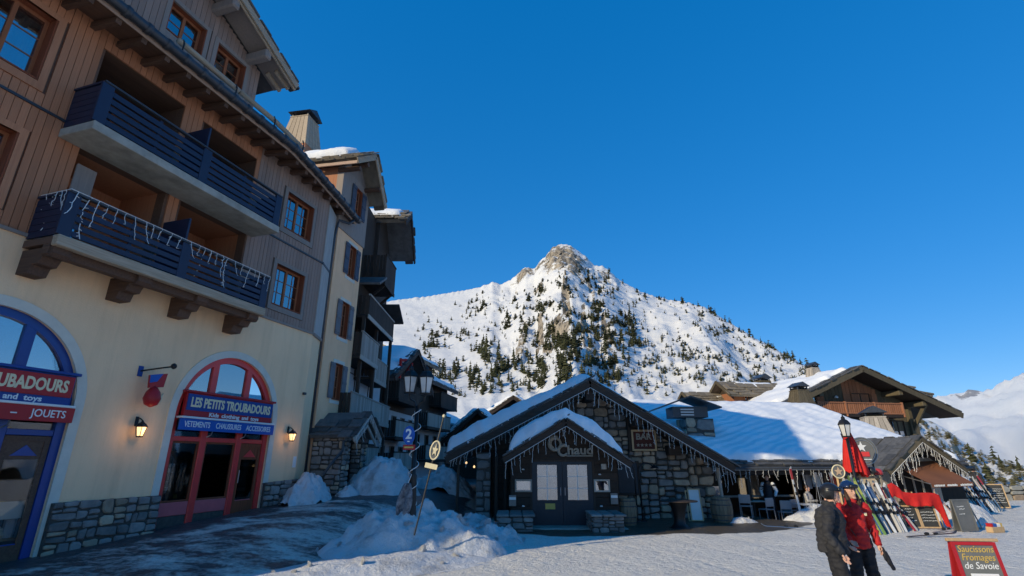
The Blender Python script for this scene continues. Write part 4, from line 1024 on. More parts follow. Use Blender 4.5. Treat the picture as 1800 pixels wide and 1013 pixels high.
# attic roof: ridge runs back from the street
rz_ = {-.42: 14.25, 1.2: 15.45, 2.66: 13.55}
for (xa, xb) in ((-.42, 1.2), (1.2, 2.66)):
    za, zb = rz_[xa], rz_[xb]
    MB().plate([(xa, -.85, za+.1), (xb, -.85, zb+.1), (xb, 3.6, zb+.1), (xa, 3.6, za+.1)], .16).obj('roof', M['slate_brown'], Bh)
    MB().beam((xa, -.83, za-.08), (xb, -.83, zb-.08), .06, .26).obj('bargeboard', M['beam'], Bh)
    U = Vector((xb-xa, 0, zb-za)); nr = Vector((-(zb-za), 0, xb-xa)).normalized()
    slate_row(Bh, (xa, -.9, za+.11), U, 5, (0, -1, 0), nr, dep=.5, th=.05, seed=int(xa*9), mat='slate_brown', layers=2)
slate_row(Bh, (-.45, 3.4, 14.30), (0, -4.2, 0), 8, (-1, 0, -.7), (-.6, 0, .8), dep=.55, th=.06, seed=3, mat='slate_brown', layers=3)
MB().beam((-.38, 3.4, 14.12), (-.38, -.8, 14.12), .06, .14).obj('eave_board', M['fascia'], Bh)
snow_slab((-.1, -.2, 14.72), (0, 3.2, 0), (1.1, 0, .82), .3, 18, 8, 5, .3, .4, ragged=.12).obj('roof_snow', M['snow'], Bh, smooth=True)
for xx, zz in ((-.05, 14.0), (.62, 14.6), (1.95, 14.1)): MB().tube([(xx, -.8, zz-.0), (xx, .2, zz)], .11, 8).obj('purlin_end', M['beam_y'], Bh)
# stone entrance porch of the ochre house
Po = thing('entrance_porch', 'small slate-roofed stone entrance porch below the ochre house', 'porch', BP+BD*1.0+BN*.0+Vector((0,0,.7)), azrot(BAZ))
gz = 0
MB().box(-.95, -.45, -1.25, -.05, gz-.8, 2.3).obj('pier_core', M['mortar'], Po); stones(Po, [(-.97, gz-.3), (-.43, gz-.3), (-.43, 2.3), (-.97, 2.3)], .3, .22, -1.27, SW, 9, depth=.03)
stones(Po, [(-1.25, gz-.3), (-.05, gz-.3), (-.05, 2.3), (-1.25, 2.3)], .34, .2, -.97, SW, 10, depth=.03, axis='x')
MB().box(.5, .95, -1.25, -.85, gz-.8, 2.2).obj('pier_core', M['mortar'], Po); stones(Po, [(.48, gz-.3), (.97, gz-.3), (.97, 2.2), (.48, 2.2)], .28, .2, -1.27, SW, 12, depth=.03); stones(Po, [(-1.25, gz-.3), (-.85, gz-.3), (-.85, 2.2), (-1.25, 2.2)], .28, .2, .48, SW, 14, depth=.03, axis='x')
MB().box(-.45, .5, -.35, -.05, gz-.8, 2.4).obj('doorway', M['dark_wood_z'], Po)
for sg in (-1, 1):
    for k, (zr, hw_, yo) in enumerate(((3.12, 1.15, -1.75),)):
        MB().plate([(0, yo, zr), (sg*hw_, yo, zr-hw_*.8), (sg*hw_, 0, zr-hw_*.8), (0, 0, zr)][::sg], .08).obj('porch_roof', M['slate'], Po)
        slate_row(Po, (0, yo-.05, zr+.01), (sg*hw_, 0, -hw_*.8), 4, (0, -1, 0), (sg*.62, 0, .78), dep=.4, th=.04, seed=21+sg)
        slate_row(Po, (sg*hw_, yo, zr-hw_*.8), (0, -yo, 0), 4, (sg*.78, 0, -.62), (sg*.62, 0, .78), dep=.45, th=.04, seed=25+sg, layers=3)
        MB().beam((0, yo+.02, zr-.14), (sg*hw_, yo+.02, zr-.14-hw_*.8), .05, .16).obj('bargeboard', M['grey_wood_z'], Po)
        MB().beam((0, yo+.1, zr-.5), (sg*hw_*.75, yo+.1, zr-.5-hw_*.55), .06, .10).obj('collar_brace', M['grey_wood_z'], Po)
MB().tube([(-1.05, -1.3, 2.05), (-1.1, -1.32, 1.7), (-1.4, -1.1, 1.25), (-1.5, -.9, .9)], .05, 6).obj('drain_pipe', M['gutter'], Po)
icicles('icicle_lights', 'icicle lights on the small slate porch gable', Po.location, azrot(BAZ), [(-1.1, -1.8, 2.15), (0, -1.8, 3.02), (1.1, -1.8, 2.15)], .16, .8, 8)
# timber chimney above the ochre house
def timber_chimney(loc, w0, w1, h, label, mat='grey_wood_z', rz=0, cap='gable', group='flared timber chimneys'):
    t = thing('timber_chimney', label, 'chimney', loc, rz, group)
    n = 5
    for f in range(4):       # boarded flared sides
        for k in range(n):
            u0, u1 = -1+2*k/n, -1+2*(k+1)/n; g = .02
            m = MB(); a = f*math.pi/2; c_, s_ = math.cos(a), math.sin(a)
            def P(u, r, z): return (r*u*c_+r*s_, r*u*s_-r*c_, z)
            m.plate([P(u0+g, w0/2, 0), P(u1-g, w0/2, 0), P(u1-g, w1/2, h), P(u0+g, w1/2, h)], .04).obj('board', M[mat], t)
    MB().cbox(-w1/2-.02, w1/2+.02, -w1/2-.02, w1/2+.02, h, h+.06, .01).obj('rim', M[mat], t)
    for sx_ in (-1, 1):
        for sy_ in (-1, 1): MB().box(sx_*w1*.42-.03, sx_*w1*.42+.03, sy_*w1*.42-.03, sy_*w1*.42+.03, h+.06, h+.26).obj('cap_post', M['gutter'], t)
    MB().box(-w1*.38, w1*.38, -w1*.38, w1*.38, h+.05, h+.2).obj('flue', M['dark_void'], t)
    k = w1*.62
    MB().add([(-k,-k,h+.26),(k,-k,h+.26),(k,k,h+.26),(-k,k,h+.26),(0,-k,h+.26+k*.6),(0,k,h+.26+k*.6)], [(0,4,5,3),(1,2,5,4),(0,1,4),(2,3,5),(0,3,2,1)]).obj('cap', M['gutter'], t)
    return t
timber_chimney((-10.35, 21.3, 16.3), 1.45, .95, 1.75, 'pale flared timber chimney on the roof above the ochre house', 'beam', rz=R(80))
MB().box(-.7, .7, -.7, .7, -3, .02).obj('stack', M['clad'], bpy.data.objects['timber_chimney'])

# ------------------------------------------------------------------ the dark balconied building up the side street
CP = Vector((-6.9, 21.5, 0))
Ch = thing('balconied_building', 'dark timber building with stacked silvered balconies beyond the ochre house', 'building', CP, R(90))
MB().box(.0, 8.2, .8, 1.1, -.6, 15).obj('front_wall', M['dark_wood_z'], Ch)
MB().box(-.0, 8.2, .74, .8, 2.9, 3.75).obj('render_band', M['white_wall'], Ch); MB().box(0, 8.2, .74, .8, .0, 1.55).obj('render_band', M['white_wall'], Ch); MB().box(.3, 8.2, .74, .8, 4.9, 6.3).obj('render_band', M['white_wall'], Ch)
MB().box(0, 8.2, 1.1, 9, -.6, 14).obj('body', M['dark_wood_z'], Ch)
for x, z0, z1 in ((1.5, .4, 2.4), (4.8, .4, 2.4), (2.2, 3.9, 6.0), (5.6, 3.9, 6.0), (2.6, 6.5, 8.2), (5.2, 8.6, 10.4), (6.2, 6.6, 8.2)):
    window(Ch, x, x+1.0, z0, z1, y=.70, depth=.12, cols=2, rows=1, room=False, name='window', sash='dark_wood_z', reveal='dark_wood_z')
def bal(parent, x0, x1, z0, zr, yf, yb, mat, n=None, topmat='grey_wood_z', open_end=True):
    """timber balcony: floor, joist edge, upright boards, handrail"""
    MB().cbox(x0, x1, yf, yb, z0-.14, z0, .01).obj('balcony_floor', M['dark_wood'], parent)
    MB().cbox(x0-.02, x1+.02, yf-.05, yf, z0-.18, z0+.02, .01).obj('floor_beam', M[topmat], parent)
    n = n or int((x1-x0)/.16)
    for k in range(n):
        a = x0+(x1-x0)*k/n; piece('baluster_board', M[mat], parent, a+.012, a+(x1-x0)/n-.012, yf-.03, yf, z0+.02, zr-.03)
    ny = max(3, int((yb-yf)/.16))
    for xe in (x0, x1-.03):
        for k in range(ny):
            a = yf+(yb-yf)*k/ny; piece('baluster_board', M['dark_wood_z'] if xe == x0 else M[mat], parent, xe, xe+.03, a+.012, a+(yb-yf)/ny-.012, z0+.02, zr-.03)
    MB().cbox(x0-.03, x1+.03, yf-.06, yf+.04, zr-.03, zr+.04, .01).obj('handrail', M[topmat], parent)
bal(Ch, 3.0, 5.15, 10.75, 12.25, -.35, .8, 'dark_wood_z', 9, 'dark_wood'); bal(Ch, .7, 5.65, 8.35, 9.3, -.35, .8, 'dark_wood_z', None, 'grey_wood_z')
bal(Ch, .1, 2.95, 6.38, 7.42, -.35, .8, 'grey_wood_z'); bal(Ch, 3.0, 6.2, 5.9, 6.9, -.1, .8, 'grey_wood_z'); bal(Ch, -.6, 6.1, 3.85, 4.72, -.35, .8, 'grey_wood_z'); bal(Ch, 1.3, 4.4, 1.62, 2.65, -.35, .8, 'grey_wood_z', None, 'dark_wood')
for x in (.75, 3.0, 6.0): MB().cbox(x-.08, x+.08, -.25, -.1, 0, 8.3, .01).obj('post', M['dark_wood_z'], Ch)
for x in (1.0, 2.6): MB().beam((x+2.2, -.3, 10.6), (x+2.2, .75, 9.6), .1, .12).obj('brace', M['dark_wood'], Ch)
rr = [(4.35, 14.95), (5.75, 16.1), (7.6, 13.75)]
for (xa, za), (xb, zb) in zip(rr, rr[1:]):
    MB().plate([(xa, -.9, za), (xb, -.9, zb), (xb, 3.8, zb), (xa, 3.8, za)], .2).obj('gable_roof', M['slate'], Ch)
    MB().beam((xa, -.9, za-.2), (xb, -.9, zb-.2), .07, .26).obj('bargeboard', M['dark_wood'], Ch)
    slate_row(Ch, (xa, -.95, za+.01), (xb-xa, 0, zb-za), 6, (0, -1, 0), Vector((-(zb-za), 0, xb-xa)).normalized(), dep=.5, th=.06, seed=int(xa*5), layers=2)
MB().prism([(4.6, 12.2), (7.3, 12.2), (7.3, 13.9), (5.75, 15.7), (4.6, 14.9)], .6, 1.0).obj('gable_wall', M['dark_wood_z'], Ch)
slate_row(Ch, (4.3, 3.6, 15.0), (0, -4.4, 0), 8, (-1, 0, -.7), (-.6, 0, .8), dep=.5, th=.07, seed=5, mat='slate_brown', layers=3)
snow_slab((4.5, -.6, 15.25), (0, 4.0, 0), (.9, 0, .72), .22, 16, 6, 9, .3, .5, ragged=.12).obj('roof_snow', M['snow'], Ch, smooth=True)
for (xa, za, xb, zb) in ((2.2, 10.6, 1.0, 9.9), (5.2, 10.2, 6.6, 9.5)):
    MB().plate([(xa, -.7, za), (xb, -.7, zb), (xb, .8, zb), (xa, .8, za)], .1).obj('skirt_roof', M['slate'], Ch)

# ------------------------------------------------------------------ further houses up the street
def street_house(name, label, P, az, L, D, zw, ridge, lower, bals, winz, snow=True, upper='dark_wood_z', over=.9, roofmat='slate', gab='x', wins=4, wcol='white_wall'):
    """house with rendered lower storey, timber upper storey, balconies, windows and snow-laden gable roof"""
    h = thing(name, label, 'house', P, azrot(az))
    MB().box(0, L, 0, D, -.8, lower).obj('lower_wall', M[wcol], h); MB().box(-.02, L+.02, -.03, D, lower, zw).obj('upper_wall', M[upper], h)
    for z0, z1 in winz:
        for k in range(wins):
            x = L*(k+.5)/wins; window(h, x-.4, x+.4, z0, z1, y=-.09, depth=.08, cols=2, rows=2, room=False, sash='dark_wood_z', reveal='grey_wood_z')
    for x0, x1, z0, zr in bals: bal(h, x0, x1, z0, zr, -1.0, -.03, 'dark_wood_z' if z0 > 4.5 else 'grey_wood_z', max(5, int((x1-x0)/.3)), 'dark_wood')
    if gab == 'x':      # gable towards the street
        mid = L/2
        MB().prism([(0, zw), (L, zw), (mid, ridge-.2)], -.02, .2).obj('gable', M[upper], h)
        for sg in (-1, 1):
            xe = mid+sg*(mid+over); ze = ridge-(mid+over)*(ridge-zw)/mid
            MB().plate([(mid, -1.1, ridge), (xe, -1.1, ze), (xe, D+.5, ze), (mid, D+.5, ridge)][::sg], .2).obj('roof', M[roofmat], h)
            MB().beam((mid, -1.12, ridge-.2), (xe, -1.12, ze-.2), .07, .26).obj('bargeboard', M['dark_wood'], h)
            slate_row(h, (mid, -1.15, ridge), (xe-mid, 0, ze-ridge), 6, (0, -1, 0), (sg*.4, 0, .9), dep=.5, th=.06, seed=int(L*7)+sg, mat=roofmat)
            if snow: snow_slab((mid+(.05 if sg > 0 else -.05), -1.0, ridge+.05), ((xe-mid)*.95, 0, (ze-ridge)*.95), (0, D+1, 0), .34, 16, 12, int(L*3)+sg, .35, .3, ragged=.08).obj('roof_snow', M['snow'], h, smooth=True)
    else:               # eaves towards the street
        md = D/2
        for sg, y0, y1 in ((1, -over, md), (-1, D+over, md)):
            ze = ridge-(md+over)*(ridge-zw)/md
            MB().plate([(-.6, y0, ze), (L+.6, y0, ze), (L+.6, md, ridge), (-.6, md, ridge)][::sg], .2).obj('roof', M[roofmat], h)
            if sg > 0: slate_row(h, (-.6, y0, ze), (L+1.2, 0, 0), 8, (0, -1, -.5), (0, -.5, .85), dep=.5, th=.06, seed=int(L*5), mat=roofmat)
            if snow: snow_slab((-.5, y0+.1*sg, ze+.05), (L+1.0, 0, 0), (0, (y1-y0)*.95, (ridge-ze)*.95), .36, 16, 12, int(L*3), .35, .3, ragged=.08).obj('roof_snow', M['snow'], h, smooth=True)
        for xg in (0, L-.2): 
            g = MB(); g.add([(xg,0,zw),(xg,D,zw),(xg,md,ridge-.25),(xg+.2,0,zw),(xg+.2,D,zw),(xg+.2,md,ridge-.25)], [(0,1,2),(3,5,4),(0,3,4,1),(1,4,5,2),(2,5,3,0)]); g.obj('gable', M[upper], h)
    return h
hD = street_house('street_house', 'dark house with red painted roof struts and a snow-laden gable in the side street', (-7.75, 30.2, 0), 6, 7.0, 8, 7.2, 9.1, 5.0, [(.3, 5.0, 5.55, 6.6), (.2, 4.0, 3.35, 4.3), (.2, 4.6, 1.5, 2.5)], [(1.7, 2.9), (3.6, 4.7)])
for x0, z0, x1, z1 in ((.3, 6.7, .3, 7.9), (.35, 7.8, 1.4, 8.0), (1.2, 6.9, 2.6, 8.0)): MB().beam((x0, -1.0, z0), (x1, -1.0, z1), .12, .16).obj('red_strut', M['red_fabric'], hD)
MB().box(.1, .5, -.06, -.03, 6.6, 7.6).obj('red_panel', M['red_fabric'], hD)
street_house('street_house', 'white and timber house with long dark balconies behind the lamp post', (-7.2, 38.0, 0), 10, 8.0, 8, 8.2, 10.0, 5.5, [(.2, 6.0, 4.4, 5.4), (.2, 6.5, 2.1, 3.1), (3.2, 7.8, 6.2, 7.2)], [(2.6, 3.9), (4.7, 5.7)], gab='y')
street_house('street_house', 'sunlit brown-roofed chalet rising above the side street roofs', (-9.6, 47.0, 3.0), 12, 6.0, 9, 8.4, 10.2, 4.0, [], [(5.2, 6.4)], roofmat='slate_brown', gab='y', snow=True, wins=2)
street_house('street_house', 'small white-walled house with snowy roof at the end of the side street', (-6.6, 50.0, 0), 14, 6, 8, 5.6, 7.4, 3.0, [(.3, 4.5, 3.2, 4.1)], [(3.6, 4.8)], gab='y', wins=2)
street_house('street_house', 'dark timber house with a small pale window left of the restaurant roof', (-5.2, 45.5, -.2), 92, 4.6, 7, 4.4, 6.4, 1.5, [], [(3.1, 4.2)], wins=1, over=.7, wcol='dark_wood_z')
street_house('street_house', 'low brown-roofed house just behind the restaurant ridge', (-2.4, 52, 1.2), 88, 5.0, 8, 5.2, 6.9, 2.0, [], [(3.4, 4.4)], roofmat='slate_brown', wins=2)
street_house('street_house', 'long low stone-roofed house between restaurant and chalet', (7.0, 50, -.5), 90, 16, 8, 5.2, 6.6, 2.0, [], [(3.4, 4.4)], roofmat='slate_brown', gab='y', wins=5, over=.6)

# ------------------------------------------------------------------ restaurant
RY = 21.0
Rs = thing('restaurant', 'low stone restaurant with thick snow on its gable roof and porch', 'restaurant', (0, RY, 0), 0)
RX, RZ = 3.02, 5.02
sl_l, sl_r = .505, .605
rz_at = lambda x: RZ-(RX-x)*sl_l if x < RX else RZ-(x-RX)*sl_r
EL, ER = -2.45, 8.15; YV = -1.3
# walls
MB().box(-1.1, 7.8, .12, .5, -.5, 1.9).obj('wall_core', M['mortar'], Rs)
MB().prism([(-1.1, 1.9), (7.8, 1.9), (7.8, rz_at(7.8)-.25), (RX, RZ-.3), (-1.1, rz_at(-1.1)-.25)], .12, .5).obj('gable_core', M['mortar'], Rs)
MB().box(7.5, 7.8, .5, 9, -.5, 1.95).obj('side_wall', M['mortar'], Rs); MB().box(-1.1, -.8, .5, 9, -.5, 2.6).obj('side_wall', M['dark_wood_z'], Rs)
stones(Rs, [(3.75, -.1), (7.86, -.1), (7.86, 1.95), (7.2, 2.3), (5.75, 2.42), (3.75, 2.45)], .40, .28, .05, SWW, 31, joint=.016, depth=.10, prot=.13, holes=[(4.05, 4.95, .85, 2.0)])
stones(Rs, [(2.6, 3.3), (4.62, 3.3), (4.62, 4.0), (3.5, 4.6), (2.6, 4.55)], .5, .3, .05, SWW, 33, depth=.1)
stones(Rs, [(3.75, 2.48), (4.7, 2.48), (4.7, 3.28), (3.75, 3.28)], .42, .28, .05, SWW, 35, depth=.1)
stones(Rs, [(5.75, 2.45), (7.0, 2.36), (6.3, 2.75), (5.75, 3.1)], .4, .26, .05, SWW, 37, depth=.1)
MB().cbox(6.05, 6.55, -.45, .1, 2.25, 2.62, .02).obj('purlin_end', M['dark_wood'], Rs); MB().cbox(4.68, 4.95, -1.1, .1, 3.3, 3.65, .02).obj('purlin_end', M['dark_wood'], Rs)
MB().cbox(RX-.18, RX+.18, -1.15, .1, RZ-.75, RZ-.35, .02).obj('ridge_beam', M['dark_wood'], Rs)
MB().cbox(4.6, 4.76, -.1, .06, 2.4, 3.75, .01).obj('timber_post', M['dark_wood_z'], Rs)
# roof slabs, fascia, slates at the verge, snow
for x0, x1 in ((EL, RX), (RX, ER)):
    z0, z1 = rz_at(x0), rz_at(x1)
    MB().plate([(x0, YV, z0), (x1, YV, z1), (x1, 9.5, z1), (x0, 9.5, z0)], .16).obj('roof', M['slate'], Rs)
    MB().beam((x0, YV+.02, z0-.2), (x1, YV+.02, z1-.2), .06, .28).obj('bargeboard', M['dark_wood'], Rs)
    MB().plate([(x0, YV+.05, z0-.18), (x1, YV+.05, z1-.18), (x1, .12, z1-.18), (x0, .12, z0-.18)], .04).obj('verge_soffit', M['dark_wood'], Rs)
    slate_row(Rs, (x0, YV-.08, z0+.01), (x1-x0, 0, z1-z0), 13, (0, -1, 0), Vector((-(z1-z0), 0, x1-x0)).normalized(), dep=.45, th=.045, seed=40+int(x0), layers=3)
sn1 = snow_slab((EL+.05, YV+.12, rz_at(EL)+.06), (RX+.15-EL, 0, RZ-rz_at(EL)+.07), (0, 9.2, 0), .46, 60, 20, 2, .5, .25, ragged=.16, prof=lambda u, v: 1.25-.45*u).obj('roof_snow', M['snow'], Rs, smooth=True)
sn2 = snow_slab((RX-.1, YV+.22, RZ+.06), (4.0, 0, -4.0*sl_r), (0, 9.0, 0), .22, 50, 20, 5, .4, .3, ragged=.16).obj('roof_snow', M['snow'], Rs, smooth=True)
MB().box(EL+.9, 3.8, -.35, .12, 2.2, 2.45).obj('lintel_beam', M['dark_wood'], Rs)
# left bay: stone pier, timber posts, dark glazing
MB().box(-1.32, -.80, -1.0, -.6, -.5, 2.35).obj('pier_core', M['mortar'], Rs); stones(Rs, [(-1.34, -.2), (-.78, -.2), (-.78, 2.35), (-1.34, 2.35)], .4, .3, -1.02, [M['stone']], 41, depth=.04)
for x in (-.58, -.25): MB().cbox(x-.06, x+.06, -1.05, -.93, -.3, 2.3, .01).obj('timber_post', M['dark_wood_z'], Rs)
for k in range(7): piece('wall_board', M['dark_wood'], Rs, -.75, .0, -.5, -.46, .1+k*.3, .38+k*.3)
MB().cbox(-2.05, -1.95, -1.0, -.9, -.3, 2.2, .01).obj('timber_post', M['dark_wood_z'], Rs)
for x, z in ((-1.72, 1.98), (-1.42, 1.84)):
    b_ = thing('bulb', ('warm bulb furthest left under the restaurant eave' if x < -1.6 else 'warm bulb beside the stone pier under the restaurant eave'), 'bulb', (x, RY-.85, z), 0, 'warm bulbs under the eave')
    MB().lathe([(.01, -.04), (.035, -.02), (.035, .02), (.012, .05)], 8).obj('bulb_glass', M['lamp_glass'], b_); MB().tube([(0, 0, .05), (0, 0, .3)], .008, 4).obj('bulb_cord', M['black'], b_)
# shutter panel, drain, right corner post
MB().cbox(4.12, 4.88, -.06, .1, .87, 1.98, .01).obj('blue_panel', M['teal_door'], Rs); MB().ring(4.05, 4.95, .8, 2.05, .07, -.09, .1).obj('panel_frame', M['dark_wood_z'], Rs)
MB().tube([(7.95, -.15, 1.98), (7.97, -.12, 1.9), (8.06, -.1, .1)], .06, 8).obj('corner_post', M['grey_wood_z'], Rs)
# chimney stack with louvred hood
MB().box(7.85, 9.1, 2.6, 3.9, 1.0, 3.85).obj('chimney_core', M['mortar'], Rs)
stones(Rs, [(7.83, 1.5), (9.12, 1.5), (9.12, 3.9), (7.83, 3.9)], .5, .36, 2.58, SWW, 43, depth=.06)
stones(Rs, [(2.58, 1.5), (3.9, 1.5), (3.9, 3.9), (2.58, 3.9)], .5, .36, 7.83, SWW, 45, depth=.06, axis='x')
hd = MB().box(7.35, 8.95, 2.75, 3.8, 3.92, 4.4).obj('hood', M['gutter'], Rs)
for k in range(3): piece('louvre', M['steel'], hd, 7.7, 8.3, 2.70, 2.75, 4.0+k*.12, 4.06+k*.12)
MB().add([(6.6,2.3,4.32),(8.1,2.3,4.86),(9.45,2.3,4.36),(6.6,4.1,4.32),(8.1,4.1,4.86),(9.45,4.1,4.36),(6.6,2.3,4.26),(8.1,2.3,4.79),(9.45,2.3,4.30),(6.6,4.1,4.26),(8.1,4.1,4.79),(9.45,4.1,4.30)],
    [(0,1,4,3),(1,2,5,4),(6,9,10,7),(7,10,11,8),(0,6,7,1),(1,7,8,2),(3,4,10,9),(4,5,11,10),(0,3,9,6),(2,8,11,5)]).obj('hood_roof', M['slate'], Rs)
# porch
PX, PZ, PV = 1.82, 3.40, -3.4
ps_l, ps_r = .575, .655; pl_, pr_ = -.28, 3.92
pz_at = lambda x: PZ-(PX-x)*ps_l if x < PX else PZ-(x-PX)*ps_r
for x0, x1 in ((pl_, PX), (PX, pr_)):
    z0, z1 = pz_at(x0), pz_at(x1)
    MB().plate([(x0, PV, z0), (x1, PV, z1), (x1, .1, z1), (x0, .1, z0)], .1).obj('porch_roof', M['slate'], Rs)
    MB().beam((x0, PV+.02, z0-.14), (x1, PV+.02, z1-.14), .05, .22).obj('porch_bargeboard', M['dark_wood'], Rs)
    slate_row(Rs, (x0, PV-.06, z0+.01), (x1-x0, 0, z1-z0), 7, (0, -1, 0), Vector((-(z1-z0), 0, x1-x0)).normalized(), dep=.4, th=.04, seed=60+int(x0), layers=2)
def porch_snow():
    # one rounded blanket draped over both slopes
    vs, fs, nu, nv = [], [], 72, 16
    xa, xb = -.12, 3.72
    for j in range(nv+1):
        for i in range(nu+1):
            u = i/nu; v = j/nv; x = xa+(xb-xa)*u; y = PV+.06+v*2.9
            base = pz_at(x); base = base - .22*math.exp(-((x-PX)/.35)**2)*0
            e = min(u*(xb-xa), (1-u)*(xb-xa))/.42; e2 = min(v*2.9+.0, (1-v)*2.9)/.3
            h = .50*math.sqrt(max(0, 1-(1-min(1, e))**2))*math.sqrt(max(0, 1-(1-min(1, e2))**2))
            h *= 1+.3*fbm(x*1.3, y*1.3, 7, 4)
            crown = -.16*math.exp(-((x-PX)/.5)**2)
            h = max(0, h+crown*min(1, e2)) if h > .1 else h
            yy = y + .10*fbm(x*2.1, 3.3, v*2, 3)*(1-v) - .06*math.sin(math.pi*min(1, h/.5))*(1-v)**3
            vs.append((x+.05*fbm(y*2, x, 1, 2), yy, base+.055+h))
    n1 = nu+1
    for j in range(nv):
        for i in range(nu): fs.append((j*n1+i, j*n1+i+1, (j+1)*n1+i+1, (j+1)*n1+i))
    b = len(vs); vs += [(x, y, pz_at(min(max(x, pl_), pr_))+.03) for x, y, z in vs]
    rim = list(range(n1))+[(j+1)*n1-1 for j in range(1, nv+1)]+[nv*n1+i for i in range(nu-1, -1, -1)]+[j*n1 for j in range(nv-1, 0, -1)]
    for a, c in zip(rim, rim[1:]+rim[:1]): fs.append((a, c, c+b, a+b))
    return MB().add(vs, fs)
porch_snow().obj('porch_snow', M['snow'], Rs, smooth=True)
DY = -2.5
MB().box(-.05, .62, DY+.02, .1, -.2, 2.2).obj('porch_wall', M['dark_wood_z'], Rs); MB().box(2.82, 3.62, DY+.02, .1, -.2, 2.05).obj('porch_wall', M['dark_wood_z'], Rs)
for x0, x1 in ((-.02, .62), (2.82, 3.58)):
    for k in range(8): piece('wall_board', M['dark_wood'], Rs, x0, x1, DY-.03, DY+.02, .1+k*.265, .1+k*.265+.245)
MB().prism([(-.05, 2.16), (3.66, 2.06), (PX, PZ-.2)], DY+.02, DY+.15).obj('porch_gable', M['dark_wood'], Rs)
for k in range(5):
    zz = 2.1+k*.24; xl, xr = PX-(PZ-.28-zz-.2)/ps_l, PX+(PZ-.28-zz-.2)/ps_r
    if xr-xl > .3: piece('gable_board', M['dark_wood'], Rs, xl, xr, DY-.02, DY+.02, zz, zz+.22)
MB().ring(.62, 2.82, -.05, 2.1, .07, DY-.05, DY+.1).obj('door_frame', M['dark_wood_z'], Rs)
for x0, x1, sg in ((.69, 1.715, 1), (1.725, 2.75, -1)):
    d = MB(); gx0, gx1, g0, g1 = x0+.17, x1-.17, .80, 1.93
    d.box(x0, gx0, DY-.03, DY+.03, .02, 2.03); d.box(gx1, x1, DY-.03, DY+.03, .02, 2.03); d.box(gx0, gx1, DY-.03, DY+.03, .02, g0); d.box(gx0, gx1, DY-.03, DY+.03, g1, 2.03)
    do = d.obj('entrance_door', M['teal_door'], Rs)
    for i in range(2):
        for j in range(3):
            piece('pane', M['mirror_glass'], do, gx0+(gx1-gx0)*i/2+.006, gx0+(gx1-gx0)*(i+1)/2-.006, DY-.005, DY, g0+(g1-g0)*j/3+.006, g0+(g1-g0)*(j+1)/3-.006)
    MB().box((gx0+gx1)/2-.012, (gx0+gx1)/2+.012, DY-.03, DY-.006, g0, g1).obj('glazing_bar', M['white'], do)
    for j in (1, 2): piece('glazing_bar', M['white'], do, gx0, gx1, DY-.028, DY-.007, g0+(g1-g0)*j/3-.009, g0+(g1-g0)*j/3+.009)
    xh = x1-.07 if sg > 0 else x0+.07
    MB().tube([(xh, DY-.06, .95), (xh, DY-.06, 1.2)], .014, 6).obj('door_handle', M['steel'], do)
    piece('lower_panel', M['teal_door'], do, x0+.15, x1-.15, DY-.042, DY-.03, .15, .68)
MB().box(.69, 2.75, DY+.3, DY+.32, 0, 2.1).obj('lobby_wall', M['dark_void'], Rs)
MB().box(1.12, 1.45, DY-.045, DY-.03, .52, .70).obj('notice', M['gold'], Rs)
MB().cbox(-.2, 3.7, DY-.9, DY-.03, -.25, .03, .02).obj('doorstep', M['concrete'], Rs)
for x0, x1, c_ in ((.1, .68, 'white'), (2.78, 3.32, 'lamp_pane')):
    f = MB().ring(x0, x1, 1.06, 1.46, .055, DY-.11, DY-.03).obj('menu_case', M['grey_wood_z'], Rs)
    MB().box(x0+.055, x1-.055, DY-.06, DY-.035, 1.115, 1.405).obj('case_back', M['dark_void'], f)
    MB().box(x0+.1, x1-.1, DY-.075, DY-.061, 1.15, 1.37).obj('menu_sheet', M[c_] if c_ == 'white' else M['sign_blue'], f)
    MB().box(x0+.055, x1-.055, DY-.1, DY-.095, 1.115, 1.405).obj('case_glass', M['glass'], f)
for x, z in ((-.1+.1, .62), (3.42, .68)):
    MB().cbox(x-.1, x+.14, DY-.12, DY-.035, z, z+.34, .01).obj('post_box', M['trim_grey'], Rs); MB().box(x-.09, x+.13, DY-.128, DY-.121, z+.2, z+.28).obj('box_label', M['white'], Rs)
for x, z in ((.38, 1.78), (.38, .62), (3.0, 1.62), (3.0, .62)): MB().lathe([(.045, -.02), (.05, 0), (.03, .02)], 10).obj('wall_stud', M['white'], Rs, loc=(x, DY-.05, z))
MB().cbox(3.06, 3.24, DY-.08, DY-.03, 1.78, 1.96, .01).obj('small_frame', M['grey_wood_z'], Rs)
# planters of flat stones either side of the step
for x0, x1, sd in ((-.43, .66, 51), (2.48, 3.46, 53)):
    t = thing('stone_planter', ('left' if x0 < 1 else 'right') + '-hand low wall of stacked flat stones beside the restaurant door', 'planter', (0, RY, 0), 0, 'stone blocks beside the door')
    MB().box(x0+.02, x1-.02, -3.98, -2.6, -.3, .42).obj('core', M['mortar'], t)
    stones(t, [(x0, -.14), (x1, -.14), (x1, .43), (x0, .43)], .30, .12, -4.0, [M['stone']], sd, joint=.014, depth=.05, prot=.04)
    stones(t, [(-4.0, -.14), (-2.6, -.14), (-2.6, .43), (-4.0, .43)], .30, .12, x0 if x0 > 1 else x0, [M['stone']], sd+1, joint=.014, depth=.05, prot=.04, axis='x')
    for k in range(3):
        a = x0-.06+(x1-x0+.12)*k/3; MB().cbox(a+.01, a+(x1-x0+.12)/3-.01, -4.08, -2.6, .43, .50, .02).obj('capping_slab', M['stone'], t)
